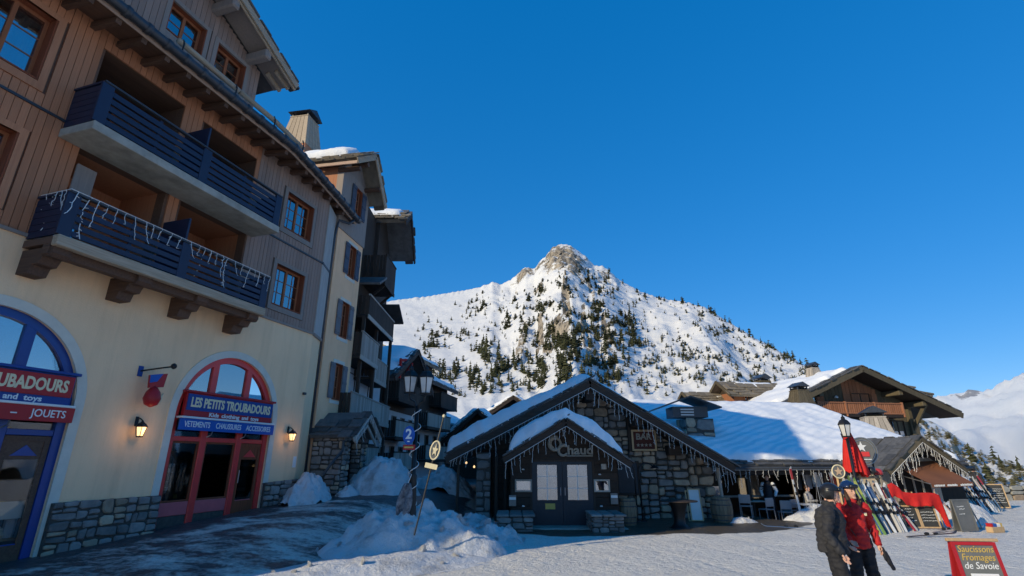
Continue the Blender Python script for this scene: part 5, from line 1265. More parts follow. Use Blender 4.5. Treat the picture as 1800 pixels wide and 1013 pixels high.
# O'Chaud sign
t = thing('restaurant_sign', 'large cut-out letter sign on the porch gable above the doors', 'sign', (0, RY+DY, 0), 0)
M['sign_stone'] = surf('pale_sign_board', (.34,.32,.27), (.27,.25,.21), .7, 5, bump=.2)
def swirl(cx, cz, r, a0, a1, w0, name):
    m = MB(); n = 26; prev = None
    pts = [(cx+(r*(1-.34*k/n))*math.cos(a0+(a1-a0)*k/n), -.10, cz+(r*(1-.34*k/n))*math.sin(a0+(a1-a0)*k/n)) for k in range(n+1)]
    m.tube(pts, [(w0*(1-.4*k/n), w0*(1-.4*k/n)) for k in range(n+1)], 8); m.obj(name, M['sign_stone'], t, smooth=True)
swirl(1.50, 2.62, .235, R(70), R(70+540), .065, 'letter_o_swirl'); swirl(1.78, 2.38, .20, R(60), R(60+270), .065, 'letter_c')
text('lettering', 'haud', .42, M['sign_stone'], t, 2.36, -.09, 2.40, .88, .03, .012)
MB().cbox(1.85, 2.80, -.07, -.03, 2.20, 2.24, .005).obj('letter_rail', M['sign_stone'], t)
# BAR sign
t = thing('bar_sign', 'framed dark red BAR sign with a row of stars on the stone wall', 'sign', (0, RY, 0), 0)
MB().ring(4.73, 5.70, 2.42, 3.22, .07, -.14, -.02).obj('frame', M['pine_wood'], t)
MB().box(4.8, 5.63, -.08, -.03, 2.49, 3.15).obj('panel', surf('dark_red_panel', (.085,.018,.012), None, .6, 4, bump=.1), t)
text('lettering', 'BAR', .32, M['sign_stone'], t, 5.215, -.085, 2.95, .62, .006, .01)
def star(name, mat, parent, cx, y, cz, r, ri=None, th=.012):
    ri = ri or r*.42
    poly = [((r if k % 2 == 0 else ri)*math.sin(math.pi*k/5)+cx, (r if k % 2 == 0 else ri)*math.cos(math.pi*k/5)+cz) for k in range(10)]
    m = MB(); n = 10; vs = [(x, y, z) for x, z in poly]+[(x, y+th, z) for x, z in poly]+[(cx, y, cz), (cx, y+th, cz)]
    m.add(vs, [(2*n, k, (k+1) % n) for k in range(n)]+[(2*n+1, n+(k+1) % n, n+k) for k in range(n)]+[(k, k+n, (k+1) % n+n, (k+1) % n) for k in range(n)])
    return m.obj(name, mat, parent)
for k in range(4): star('star', M['sign_stone'], t, 4.98+k*.16, -.092, 2.64, .075)
# icicle strings on the two gables
icicles('icicle_lights', 'icicle lights along the left slope of the restaurant gable', (0, RY, 0), 0, [(EL+.15, YV-.03, rz_at(EL+.15)-.3), (RX, YV-.03, RZ-.3)], .16, .8, 11)
icicles('icicle_lights', 'icicle lights along the right slope of the restaurant gable', (0, RY, 0), 0, [(RX, YV-.03, RZ-.3), (ER, YV-.03, rz_at(ER)-.3)], .16, .85, 12)
icicles('icicle_lights', 'icicle lights along the snow-topped porch gable', (0, RY, 0), 0, [(pl_+.05, PV-.03, pz_at(pl_)-.2), (PX, PV-.03, PZ-.24), (pr_-.05, PV-.03, pz_at(pr_)-.2)], .15, .75, 13)
# gooseneck lamps
for x, d, lb in ((4.52, -1, 'thin black gooseneck lamp in front of the bluish panel'), (4.70, 1, 'thin black gooseneck lamp curving over the stone bar wall')):
    t = thing('gooseneck_lamp', lb, 'lamp', (x, RY-1.1, 0), 0)
    pts = [(0, 0, 0), (0, 0, 1.7)]+[(d*(.28-.28*math.cos(a)), 0, 1.7+.28*math.sin(a)) for a in np.linspace(.2, 2.6, 9)]
    MB().tube(pts, .025, 8).obj('stem', M['black'], t, smooth=True); e = pts[-1]
    MB().lathe([(.02, .08), (.10, .03), (.17, -.02), (.165, -.03)], 14, (e[0]+d*.05, 0, e[2]-.02)).obj('shade', M['black'], t)
    MB().lathe([(.05, -.06), (.07, -.03), (.05, -.01)], 10, (e[0]+d*.05, 0, e[2]-.02)).obj('lamp_bulb', M['lamp_pane'], t); MB().lathe([(.16, 0), (.15, .03), (.03, .05)], 14).obj('base', M['black'], t)
def barrel(loc, r, h, label, rz=0):
    t = thing('barrel', label, 'barrel', loc, rz, 'wooden barrels by the bar'); n = 18
    for k in range(n):
        a0, a1 = 2*math.pi*(k+.04)/n, 2*math.pi*(k+.96)/n; m = MB(); vs = []
        for f in (0, .25, .5, .75, 1):
            rr_ = r*(.82+.18*math.sin(math.pi*f)); vs += [(rr_*math.cos(a0), rr_*math.sin(a0), h*f), (rr_*math.cos(a1), rr_*math.sin(a1), h*f), ((rr_-.03)*math.cos(a1), (rr_-.03)*math.sin(a1), h*f), ((rr_-.03)*math.cos(a0), (rr_-.03)*math.sin(a0), h*f)]
        fs = []
        for i in range(4):
            b = i*4
            for k2 in range(4): fs.append((b+k2, b+(k2+1) % 4, b+4+(k2+1) % 4, b+4+k2))
        fs += [(0,3,2,1), (16,17,18,19)]
        m.add(vs, fs).obj('stave', M['barrel'], t)
    for f in (.1, .3, .7, .9): rr_ = r*(.82+.18*math.sin(math.pi*f))+.006; MB().lathe([(rr_-.006, h*f-.02), (rr_, h*f-.018), (rr_, h*f+.018), (rr_-.006, h*f+.02)], 24).obj('hoop', M['gutter'], t)
    MB().lathe([(r*.82, h*.965), (r*.82, h*.985)], 18).obj('lid', M['barrel'], t)
barrel((7.5, 19.7, 0), .38, .82, 'round wooden barrel at the right corner of the stone bar'); barrel((3.95, 18.9, 0), .34, .84, 'wooden barrel between the porch and the gooseneck lamps')
t = thing('standing_table', 'black pedestal standing table on the dark terrace', 'table', (5.45, 18.0, 0), 0)
MB().lathe([(.36, 0), (.30, .03), (.2, .12), (.17, .3), (.22, .55), (.31, .78), (.33, .84)], 20).obj('pedestal', M['black'], t, smooth=True); MB().lathe([(.62, .80), (.62, .825), (.35, .84), (.34, .86), (.30, .86)], 28).obj('table_rim', M['dark_wood'], t)
t = thing('leaning_board', 'pale menu board in a pine frame leaning on the bar wall', 'board', (6.62, 19.75, 0), R(-4)); t.rotation_euler = (R(-10), 0, R(-4))
MB().ring(-.22, .22, .02, 1.1, .04, -.03, .02).obj('frame', M['pine_wood'], t); MB().box(-.18, .18, -.012, .01, .06, 1.06).obj('panel', M['lamp_pane'], t)
t2 = inst('back_leg', MB().ring(-.3, .1, .02, 1.05, .04, .04, .07).mesh('back_leg', M['pine_wood']), t)
# ------------------------------------------------------------------ long low building with the snow roof
def snow_quad(p00, p10, p11, p01, T, nu=60, nv=24, seed=1, edge=.4, na=.25, ragged=.1):
    P = [Vector(p) for p in (p00, p10, p11, p01)]; nrm = (P[1]-P[0]).cross(P[3]-P[0]).normalized()
    if nrm.z < 0: nrm = -nrm
    vs, fs = [], []; Lu = (P[1]-P[0]).length; Lv = (P[3]-P[0]).length
    base = []
    for j in range(nv+1):
        for i in range(nu+1):
            u, v = i/nu, j/nv; p = (P[0]*(1-u)+P[1]*u)*(1-v)+(P[3]*(1-u)+P[2]*u)*v
            e = min(u*Lu, (1-u)*Lu, v*Lv, (1-v)*Lv)/edge; h = T*math.sqrt(max(0, 1-(1-min(1, e))**2))*(1+na*fbm(p.x*.8+seed, p.y*.8, p.z, 4))
            rag = (P[3]-P[0]).normalized()*ragged*fbm(p.x*1.5+seed, p.y*1.5, 1.0, 3)*(1-v)
            vs.append(p+nrm*h+rag); base.append(p-nrm*.03+rag)
    n1 = nu+1
    for j in range(nv):
        for i in range(nu): fs.append((j*n1+i, j*n1+i+1, (j+1)*n1+i+1, (j+1)*n1+i))
    b = len(vs); vs += base
    rim = list(range(n1))+[(j+1)*n1-1 for j in range(1, nv+1)]+[nv*n1+i for i in range(nu-1, -1, -1)]+[j*n1 for j in range(nv-1, 0, -1)]
    for a, c in zip(rim, rim[1:]+rim[:1]): fs.append((a, c, c+b, a+b))
    return MB().add(vs, fs)
LP, LAZ = Vector((9.2, 22.3, 0)), 80.0
Lw = thing('low_building', 'long low building with a wide rippled snow roof and open dark terrace', 'building', LP, azrot(LAZ))
e0, e1, k1, k0, h1 = (-2.0, -.6, 1.88), (11.0, -.6, 1.88), (9.5, 6.8, 5.05), (-2.0, 6.8, 5.05), (14.5, 6.8, 2.7)
MB().plate([e0, e1, k1, k0], .18).obj('roof', M['slate'], Lw); MB().add([e1, h1, k1, (11.0,-.6,1.7), (14.5,6.8,2.5), (9.5,6.8,4.85)], [(0,1,2),(5,4,3),(0,3,4,1),(1,4,5,2),(2,5,3,0)]).obj('hip_roof', M['slate'], Lw)
snow_quad((-1.9, -.42, 1.98), (10.9, -.42, 1.98), (9.6, 6.75, 5.08), (-1.9, 6.75, 5.08), .30, 90, 40, 3, .35, .3, .14).obj('roof_snow', M['snow_ripple'], Lw, smooth=True)
snow_quad((10.7, -.3, 2.02), (10.9, -.3, 2.02), (14.3, 6.7, 2.75), (9.5, 6.75, 5.1), .26, 30, 24, 5, .3, .3, .1).obj('roof_snow', M['snow'], Lw, smooth=True)
slate_row(Lw, (-2.0, -.62, 1.88), (13, 0, 0), 30, (0, -1, -.44), (0, -.4, .9), dep=.45, th=.05, seed=71, layers=2)
MB().cbox(-2, 11, -.5, -.38, 1.5, 1.7, .02).obj('eave_beam', M['dark_wood'], Lw); MB().tube([(-2, -.66, 1.76), (11, -.66, 1.76)], .06, 8).obj('gutter', M['gutter'], Lw, smooth=True)
MB().box(-2, 11, 4.0, 4.2, -.6, 3.6).obj('rear_wall', M['dark_wood_z'], Lw); MB().box(8.2, 8.4, -.3, 4, -.6, 2.2).obj('partition', M['dark_wood_z'], Lw)
MB().box(8.4, 11, -.1, .05, -.6, 2.0).obj('shop_wall', M['dark_wood_z'], Lw); MB().box(-2, 11, 6.6, 6.8, -.5, 4.9).obj('outer_wall', M['dark_wood_z'], Lw); MB().box(10.8, 11, 0, 6.8, -.5, 2.2).obj('end_wall', M['dark_wood_z'], Lw)
for x in (.3, 2.4, 4.5, 6.5): MB().cbox(x-.07, x+.07, -.45, -.31, -.5, 1.55, .01).obj('post', M['dark_wood_z'], Lw)
for x in (1.2, 3.2, 5.2): MB().cbox(x-.55, x+.55, 3.9, 4.0, .3, 1.5, .01).obj('dim_window', M['glass'], Lw)
MB().cbox(-1.8, 3.0, .15, .28, .62, .7, .01).obj('terrace_rail', M['grey_wood_z'], Lw); 
icicles('icicle_lights', 'icicle lights under the long low eave of the terrace', LP, azrot(LAZ), [(-1.5, -.68, 1.7), (7.0, -.68, 1.7)], .24, .95, 15)
for x in (7.2, 7.9, 8.6, 9.4): MB().tube([(x, -.55, 1.66), (x+.02, -.58, 1.5), (x-.03, -.62, 1.42), (x-.05, -.58, 1.36)], .015, 5).obj('hook', M['steel'], Lw)
timber_chimney((17.35, 31.0, 4.75), 1.32, .74, 1.25, 'flared timber chimney on the ridge of the long snow roof', 'olive', R(10)); timber_chimney((20.2, 29.2, 3.35), 1.45, 1.0, .95, 'squat flared timber chimney in front of the chalet balcony', 'grey_wood_z', R(-20))

# ------------------------------------------------------------------ the big chalet
QP, QAZ = Vector((23.9, 36.6, 0)), 80.0
Qh = thing('chalet', 'large dark chalet with wide gable roof and orange-brown balcony', 'chalet', QP, azrot(QAZ))
qz = lambda x: 8.22-abs(x)*.42
MB().box(-5.2, 4.7, 0, 12, 0, 5.0).obj('lower_wall', M['olive'], Qh)
MB().prism([(-5.0, 5.0), (4.7, 5.0), (4.7, qz(4.7)-.3), (0, 7.9), (-5.0, qz(5)-.3)], .0, .3).obj('gable_wall', M['olive'], Qh)
x = -4.9
while x < 4.6:
    z1 = min(qz(x), qz(x+.3))-.35; piece('wall_board', M['olive'] if not -.6 < x < 2.2 else M['orange_wood'], Qh, x+.01, x+.29, -.03, .0, 4.0 if x > 3 else 5.0, z1); x += .3
for x0, x1 in ((.0, -7.2), (.0, 7.25)):
    sg = 1 if x1 > 0 else -1
    MB().plate([(0, -1.7, 8.22), (x1, -1.7, qz(x1)), (x1, 12.5, qz(x1)), (0, 12.5, 8.22)][::sg], .2).obj('roof', M['slate'], Qh)
    MB().beam((0, -1.72, 8.02), (x1, -1.72, qz(x1)-.2), .08, .36).obj('bargeboard', M['olive'], Qh)
    MB().plate([(0, -1.66, 8.0), (x1, -1.66, qz(x1)-.22), (x1, 0, qz(x1)-.22), (0, 0, 8.0)][::sg], .05).obj('verge_soffit', M['dark_wood'], Qh)
    slate_row(Qh, (0, -1.78, 8.24), (x1, 0, qz(x1)-8.22), 16, (0, -1, 0), (sg*.39, 0, .92), dep=.55, th=.06, seed=80+sg, layers=2)
snow_quad((-6.6, -1.2, qz(6.6)+.1), (-.5, -1.2, 8.1), (-.2, 12, 8.22), (-6.6, 12, qz(6.6)+.1), .28, 40, 40, 9, .4, .4, .25).obj('roof_snow', M['snow'], Qh, smooth=True)
snow_quad((2.2, 1.5, qz(2.2)+.1), (6.8, 2.5, qz(6.8)+.1), (6.8, 12, qz(6.8)+.1), (.4, 12, 8.15), .22, 30, 30, 12, .4, .4, .25).obj('roof_snow', M['snow'], Qh, smooth=True)
for xx in (-3.4, 2.9, 4.6): MB().cbox(xx-.16, xx+.16, -1.5, .1, qz(xx)-.66, qz(xx)-.3, .03).obj('purlin_end', M['olive'], Qh)
MB().beam((4.62, -.1, 4.0), (4.9, -1.3, qz(4.7)-.45), .2, .22).obj('eave_strut', M['olive'], Qh); MB().cbox(4.45, 4.75, -.25, .0, 2.0, 5.7, .02).obj('corner_post', M['olive'], Qh)
b0, b1 = -3.6, 3.0       # balcony
MB().cbox(b0, b1, -1.25, 0, 4.82, 5.0, .02).obj('balcony_floor', M['dark_wood'], Qh)
n = 40
for k in range(n):
    a = b0+(b1-b0)*k/n; piece('baluster', M['orange_wood'], Qh, a+.02, a+(b1-b0)/n-.03, -1.25, -1.2, 5.0, 5.72)
for z in (5.03, 5.72): MB().cbox(b0-.05, b1+.05, -1.29, -1.17, z, z+.09, .01).obj('balcony_rail', M['orange_wood'], Qh)
for xx in (b0, -1.5, .8, b1): MB().cbox(xx-.06, xx+.06, -1.3, -1.16, 4.85, 5.85, .01).obj('rail_post', M['orange_wood'], Qh)
window(Qh, .2, 1.75, 5.05, 6.62, y=-.1, depth=.12, cols=2, rows=1, name='balcony_door', sash='dark_wood_z', reveal='orange_wood')
for x0, x1 in ((-.45, .1), (1.85, 2.3), (-2.6, -2.05)): MB().cbox(x0, x1, -.09, -.04, 5.75 if x0 < 1 else 5.05, 6.55, .01).obj('shutter', M['orange_wood'], Qh)
window(Qh, -3.3, -2.65, 5.7, 6.5, y=-.1, depth=.1, cols=2, rows=1, sash='dark_wood_z', reveal='orange_wood')
MB().box(-2.8, 2.8, -.06, -.01, 2.6, 4.75).obj('recess_shade_panel', M['dark_void'], Qh); window(Qh, 3.05, 4.05, 3.3, 4.75, y=-.1, depth=.12, cols=2, rows=2, sash='dark_wood_z', reveal='dark_wood_z')  # dark panel on the wall face stands for the shade of a recess
MB().cbox(-1.0, 1.0, -.5, -.06, 3.2, 3.85, .02).obj('wood_chest', M['orange_wood'], Qh); MB().lathe([(.12, 0), (.13, .08), (.05, .16)], 10).obj('wall_lamp', M['white'], Qh, loc=(-1.1, -.15, 6.2))
MB().beam((3.0, -.1, 3.6), (1.6, -1.2, 4.8), .16, .18).obj('balcony_strut', M['dark_wood'], Qh)
# side dormers with stone slab roofs
for (lx, ly, rz2, ln, wd) in ((-7.0, 5.0, 7.95, 5.5, 1.7), (-9.2, 6.5, 7.25, 4.5, 1.45)):
    MB().box(lx+.7, lx+ln, ly-wd*.6, ly+wd*.6, 3.0, rz2-.95).obj('dormer_wall', M['orange_wood'] if ly < 6 else M['dark_wood_z'], Qh)
    g = MB(); g.add([(lx+.7, ly-wd*.6, rz2-.95), (lx+.7, ly+wd*.6, rz2-.95), (lx+.7, ly, rz2-.2), (lx+.9, ly-wd*.6, rz2-.95), (lx+.9, ly+wd*.6, rz2-.95), (lx+.9, ly, rz2-.2)], [(0,1,2),(3,5,4),(0,3,4,1),(1,4,5,2),(2,5,3,0)]); g.obj('dormer_gable', M['dark_wood_z'], Qh)
    for sg in (1, -1):
        yo = ly-sg*wd; q4 = [(lx, yo, rz2-wd*.72), (lx+ln, yo, rz2-wd*.72), (lx+ln, ly, rz2), (lx, ly, rz2)]
        MB().plate(q4[::sg], .15).obj('dormer_roof', M['slate_brown'], Qh)
        if sg > 0:
            slate_row(Qh, q4[0], (ln, 0, 0), 7, (0, -1, -.72), (0, -.58, .81), dep=.6, th=.07, seed=int(ln*9), mat='slate_brown', layers=4); snow_slab((lx+1.2, ly-wd*.62, rz2-wd*.40), (ln*.6, 0, 0), (0, wd*.45, wd*.33), .18, 14, 6, 4, .25, .4, ragged=.1).obj('roof_snow', M['snow'], Qh, smooth=True)
        MB().beam((lx-.02, yo, rz2-wd*.72-.05), (lx-.02, ly, rz2-.05), .08, .22).obj('dormer_bargeboard', M['olive'], Qh)
    window(Qh, lx+1.5, lx+2.1, rz2-2.0, rz2-1.15, y=ly-wd*.6-.06, depth=.06, cols=2, rows=1, room=False, sash='orange_wood', reveal='orange_wood')
MB().box(7.8, 10.4, 4.6, 9, 0, 7.1).obj('rear_wing_wall', M['olive'], Qh)
for za, zb, xa, xb in ((8.05, 7.6, 6.6, 9.8), (7.62, 7.1, 8.2, 11.4)):
    MB().plate([(xa, 3.6, za), (xb, 3.6, zb), (xb, 8.5, zb), (xa, 8.5, za)], .16).obj('rear_roof', M['slate_brown'], Qh)
    slate_row(Qh, (xa, 3.5, za), (xb-xa, 0, zb-za), 4, (0, -1, 0), Vector((.12, 0, .99)), dep=.9, th=.12, seed=int(xa*3), mat='slate_brown', layers=3)
snow_slab((7.0, 3.9, 8.02), (2.4, 0, -.32), (0, 3, 0), .16, 12, 10, 3, .3, .3, ragged=.1).obj('roof_snow', M['snow'], Qh, smooth=True)
timber_chimney((22.6, 38.0, 7.0), 1.15, .62, 1.55, 'tall flared timber chimney above the chalet roof snow', 'grey_wood_z', R(10)); timber_chimney((20.6, 42.0, 7.2), 1.3, .95, .95, 'dark flared chimney behind the chalet dormers', 'olive', R(10))
t = timber_chimney((26.2, 39.5, 7.0), .9, .8, 1.1, 'low capped chimney just right of the chalet ridge', 'dark_wood_z', R(10))

# ------------------------------------------------------------------ ski hut with awning
KP = Vector((16.4, 22.3, 0)); Kz = lambda x: 2.98-abs(x)*.72
Kh = thing('ski_hut', 'small timber ski hut with slate gable roof hung with icicle lights', 'hut', KP, R(8))
for k in range(18):
    x = -1.35+k*.15; piece('wall_board', M['grey_wood_z'] if (k < 4 or k > 14) else M['dark_wood_z'], Kh, x+.006, x+.144, 0, .04, -.2, Kz(max(abs(x), abs(x+.15)))-.12)
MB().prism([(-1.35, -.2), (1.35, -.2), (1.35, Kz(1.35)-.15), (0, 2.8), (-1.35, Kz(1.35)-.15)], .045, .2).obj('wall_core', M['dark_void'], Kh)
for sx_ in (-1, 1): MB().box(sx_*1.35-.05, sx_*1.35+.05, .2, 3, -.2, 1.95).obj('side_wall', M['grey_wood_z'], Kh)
MB().box(-1.3, 1.3, 2.9, 3, -.2, 2.0).obj('rear_wall', M['grey_wood_z'], Kh); MB().box(-.75, .9, -.03, 0, .75, 1.8).obj('hatch_shade_panel', M['dark_void'], Kh)  # dark panel over the boards paints in the shade of the opening
for x in (-.75, -.35, .1, .5, .9): MB().cbox(x-.04, x+.04, -.06, -.03, .5, 1.85, .005).obj('hatch_post', M['grey_wood_z'], Kh)
for sg in (-1, 1):
    xe = sg*1.75
    MB().plate([(0, -.95, 2.98), (xe, -.95, Kz(xe)), (xe, 3.2, Kz(xe)), (0, 3.2, 2.98)][::sg], .08).obj('roof', M['slate'], Kh)
    MB().beam((0, -.94, 2.86), (xe, -.94, Kz(xe)-.12), .05, .2).obj('bargeboard', M['olive'], Kh)
    slate_row(Kh, (0, -1.0, 2.99), (xe, 0, Kz(xe)-2.98), 6, (0, -1, 0), (sg*.58, 0, .81), dep=.5, th=.04, seed=90+sg, layers=2)
    for L in range(4): slate_row(Kh, (xe*(1-L*.24), 3.0, Kz(xe*(1-L*.24))), (0, -3.9, 0), 7, (sg, 0, -.72), (sg*.58, 0, .81), dep=.6, th=.045, seed=95+sg+L, layers=1)
snow_slab((.35, .2, Kz(.35)+.08), (1.2, 0, -1.2*.72), (0, 2.8, 0), .16, 12, 12, 7, .25, .4, ragged=.1).obj('roof_snow', M['snow'], Kh, smooth=True)
icicles('icicle_lights', 'dense white icicle lights round the ski hut gable', KP, R(8), [(-1.72, -1.0, Kz(1.72)-.2), (0, -1.0, 2.76), (1.72, -1.0, Kz(1.72)-.2)], .075, .85, 17)
t = thing('awning', 'brown sloping fabric awning on the front of the ski hut', 'awning', KP, R(8))
aw = MB(); nn = 12; a0, a1, c0, c1 = Vector((-.75, -.05, 2.02)), Vector((1.15, -.05, 2.1)), Vector((-.85, -1.75, 1.24)), Vector((.95, -1.75, 1.28))
for i in range(nn):
    for j in range(6):
        g = lambda u, v: (a0*(1-u)+a1*u)*(1-v)+(c0*(1-u)+c1*u)*v+Vector((0, 0, -.05*math.sin(math.pi*v)*(.6+.4*math.cos(u*9))))
        aw.plate([g(i/nn, (j+1)/6), g((i+1)/nn, (j+1)/6), g((i+1)/nn, j/6), g(i/nn, j/6)], .012)
tag(aw.obj('canopy', M['brown_awning'], t), kind='stuff')
MB().plate([c0+Vector((0, -.02, -.14)), c1+Vector((0, -.02, -.14)), c1+Vector((0, -.02, 0)), c0+Vector((0, -.02, 0))], .01).obj('valance', M['brown_awning'], t)
for k, (u0, u1) in enumerate(((.05, .30), (.36, .60), (.68, .96))):
    m = MB(); q = random.Random(k); u = u0
    while u < u1: p = c0+(c1-c0)*u; w_ = q.uniform(.035, .06); m.box(p.x, p.x+w_*.8, p.y-.04, p.y-.032, p.z-.11, p.z-.035-q.uniform(0, .02)); u += w_/1.8*1.15
    tag(m.obj('white_print', M['white'], t), kind='stuff')
for p, c in ((a0, c0), (a1, c1)): MB().tube([p+Vector((0, 0, -.45)), c+Vector((0, 0, -.02))], .02, 6).obj('arm', M['steel'], t)
MB().cbox(-.78, 1.2, -.16, 0, 2.02, 2.18, .02).obj('cassette', M['grey_wood_z'], t)

# ------------------------------------------------------------------ snow heaps
lump_me = []
for k in range(3):
    bm = bmesh.new(); bmesh.ops.create_icosphere(bm, subdivisions=1, radius=1); qq = random.Random(k)
    for v in bm.verts: v.co *= qq.uniform(.65, 1.2)
    me = bpy.data.meshes.new('snow_lump'); bm.to_mesh(me); bm.free(); me.materials.append(M['snow_dirty']); lump_me.append(me)
def heap(name, label, cx, cy, rx, ry, h, rz=0, seed=1, lump=.35, z0=None, n=64, fade=0):
    vs, fs = [], []; q = seed*7.3; ca, sa = math.cos(rz), math.sin(rz)
    for j in range(n+1):
        for i in range(n+1):
            u, v = -1+2*i/n, -1+2*j/n; x = cx+u*rx*ca-v*ry*sa; y = cy+u*rx*sa+v*ry*ca
            r = math.hypot(u, v)*(1+.22*fbm(u*1.6+q, v*1.6, 2, 3)); f = max(0, 1-r*r)**1.15
            l = fbm(x*1.3, y*1.3, q, 3)*.5+(abs(fbm(x*2.4, y*2.4, q, 4)))*.55-.15+fbm(x*6, y*6, q, 3)*.16
            vs.append((x-cx, y-cy, (z0 if z0 is not None else ground_z(x, y))-.05+h*f*(1+lump*l)+(.0 if f > 0 else -.12)))
    for j in range(n):
        for i in range(n): fs.append((j*(n+1)+i, j*(n+1)+i+1, (j+1)*(n+1)+i+1, (j+1)*(n+1)+i))
    o = MB().add(vs, fs).obj(name, M['snow_dirty'], None, smooth=True, loc=(cx, cy, 0))
    qq = random.Random(seed)
    for k in range(int(16*lump*min(2, rx))):       # broken lumps lying on and round the heap
        a, rr_ = qq.uniform(0, 6.28), qq.uniform(.25, .98); u, v = math.cos(a)*rr_, math.sin(a)*rr_
        i, j = int((u+1)/2*n), int((v+1)/2*n); p = vs[j*(n+1)+i]; s_ = qq.uniform(.03, .11)
        inst('snow_lump', lump_me[qq.randrange(3)], o, (p[0], p[1], p[2]+s_*.2), (qq.uniform(0, 3), qq.uniform(0, 3), 0), (s_*qq.uniform(.8, 1.6), s_, s_*qq.uniform(.35, .7)))
    return tag(o, label, 'snow heap', 'shovelled snow heaps')
heap('snow_heap', 'big shovelled snow heap around the lamp post', -2.35, 13.3, 2.2, 1.5, 1.0, .3, 1, .5)
heap('snow_heap', 'lumpy low snow ridge running from the lamp post to the restaurant', -.95, 14.9, 1.5, .9, .55, .5, 2, .8)
heap('snow_heap', 'smooth low snow bank in front of the lamp post heap', -2.6, 11.6, 3.2, 1.0, .30, .62, 3, .3)
p = AP+AD*6.9+AN*.55; heap('snow_heap', 'snow piled against the wall right of the red shop', p.x, p.y, .95, .75, .95, R(70), 4, .5)
p = AP+AD*8.4+AN*1.1; heap('snow_heap', 'small snow patch at the foot of the entrance porch', p.x, p.y, .5, .4, .35, R(70), 12, .5)
heap('snow_heap', 'tall snow heap beyond the entrance porch in the side street', -4.9, 20.5, 1.5, 1.5, 1.25, 0, 5, .35)
heap('snow_heap', 'dim snow heap beside the left corner of the restaurant', -2.9, 23.5, 1.4, 1.2, .9, 0, 6, .4)
heap('snow_heap', 'sunlit snow mound where skis are stuck beside the terrace', 11.3, 20.3, 1.3, 1.0, .62, .2, 7, .3)
heap('snow_heap', 'smooth white snow mound under the ski hut awning', 15.9, 19.6, 1.35, .9, .72, .1, 8, .2)
heap('snow_heap', 'small heap of snow at the foot of the barrel', 8.1, 19.6, .7, .4, .22, .1, 9, .4)
heap('snow_heap', 'small snow bank at the foot of the left stone pier', -1.2, 18.6, .8, .8, .35, .4, 10, .6)

# ------------------------------------------------------------------ lamps, poles, boards
def lantern(parent, c, s=1.0):
    x, y, z = c
    MB().lathe([(.16*s, .0), (.17*s, .02), (.17*s, .04), (.05*s, .02)], 6, (x, y, z)).obj('lantern_base', M['black'], parent)
    for k in range(6):
        a0, a1 = 2*math.pi*k/6, 2*math.pi*(k+1)/6; r0, r1 = .115*s, .185*s
        P = lambda r, a, h: (x+r*math.cos(a), y+r*math.sin(a), z+h*s)
        MB().plate([P(r0, a0+.06, .05), P(r0, a1-.06, .05), P(r1, a1-.06, .42), P(r1, a0+.06, .42)], .006).obj('lantern_pane', M['lamp_pane'], parent)
        MB().tube([P(r0+.008, a0, .03), P(r1+.008, a0, .43)], .012*s, 4).obj('lantern_bar', M['black'], parent)
    MB().lathe([(.22*s, .42*s), (.21*s, .46*s), (.14*s, .56*s), (.07*s, .60*s), (.07*s, .66*s), (.03*s, .70*s), (.012*s, .76*s)], 6, (x, y, z)).obj('lantern_cap', M['black'], parent)
t = thing('street_lamp', 'double-headed black lantern post wrapped in light cord on the snow heap', 'street lamp', (-2.38, 13.0, .78), R(-20))
MB().lathe([(.14, 0), (.12, .1), (.085, .9), (.09, .95), (.06, 1.0), (.05, 2.6)], 10).obj('post', M['black'], t, smooth=True)
MB().tube([(0, 0, 2.45), (-.08, 0, 2.7), (-.22, 0, 2.78), (-.24, 0, 2.9)], .022, 6).obj('arm', M['black'], t); MB().tube([(0, 0, 2.45), (.08, 0, 2.65), (.2, 0, 2.72), (.22, 0, 2.86)], .022, 6).obj('arm', M['black'], t)
lantern(t, (-.24, 0, 2.9)); lantern(t, (.22, 0, 2.86))
MB().tube([(.115*math.cos(a), .115*math.sin(a), .3+2.2*a/31.4) for a in np.linspace(0, 31.4, 90)], .010, 4).obj('light_cord', M['icicle'], t)
for sx_ in (-.24, .22): pass
s2 = thing('numbered_sign', 'oval blue sign with a white 2 fixed to the double lamp post', 'sign', (-2.38, 13.0, .6), R(-5))
MB().lathe([(.14, 0), (.15, .01), (.14, .02)], 24).obj('disc', M['sign_blue2'], s2, loc=(-.13, -.12, 2.06)); d_ = s2.children[0]; d_.rotation_euler = (R(90), 0, 0); d_.scale = (1, 1.5, 1)
text('lettering', '2', .32, M['white'], s2, -.13, -.145, 2.08, None, .004, .008); MB().box(-.16, -.10, -.146, -.142, 1.905, 1.93).obj('small_print', M['white'], s2)
MB().cbox(-.26, .04, -.13, -.11, 1.72, 1.84, .004).obj('red_plate', M['sign_red'], s2); MB().box(-.23, .0, -.136, -.131, 1.76, 1.80).obj('gold_print', M['gold'], s2)
f2 = thing('cloth_banner', 'grey patterned cloth bundle tied low on the double lamp post', 'banner', (-2.46, 12.85, .62), 0)
m = MB(); q = random.Random(8); vs, fs = [], []
for j in range(13):
    for i in range(9):
        u, v = i/8, j/12; wdt = .05+.12*math.sin(math.pi*min(1, v*.9+.08)); vs.append(((u-.5)*2*wdt-.08*v, -.05-.06*math.sin(u*9+v*3)-.04*math.sin(math.pi*v), .95-.85*v))
for j in range(12):
    for i in range(8): fs.append((j*9+i, j*9+i+1, (j+1)*9+i+1, (j+1)*9+i))
bo = m.add(vs, fs).obj('cloth', surf('grey_patterned_cloth', (.30,.31,.33), (.05,.055,.07), .8, 9, bump=.3), f2, smooth=True); sm__ = bo.modifiers.new('solid', 'SOLIDIFY'); sm__.thickness = .03
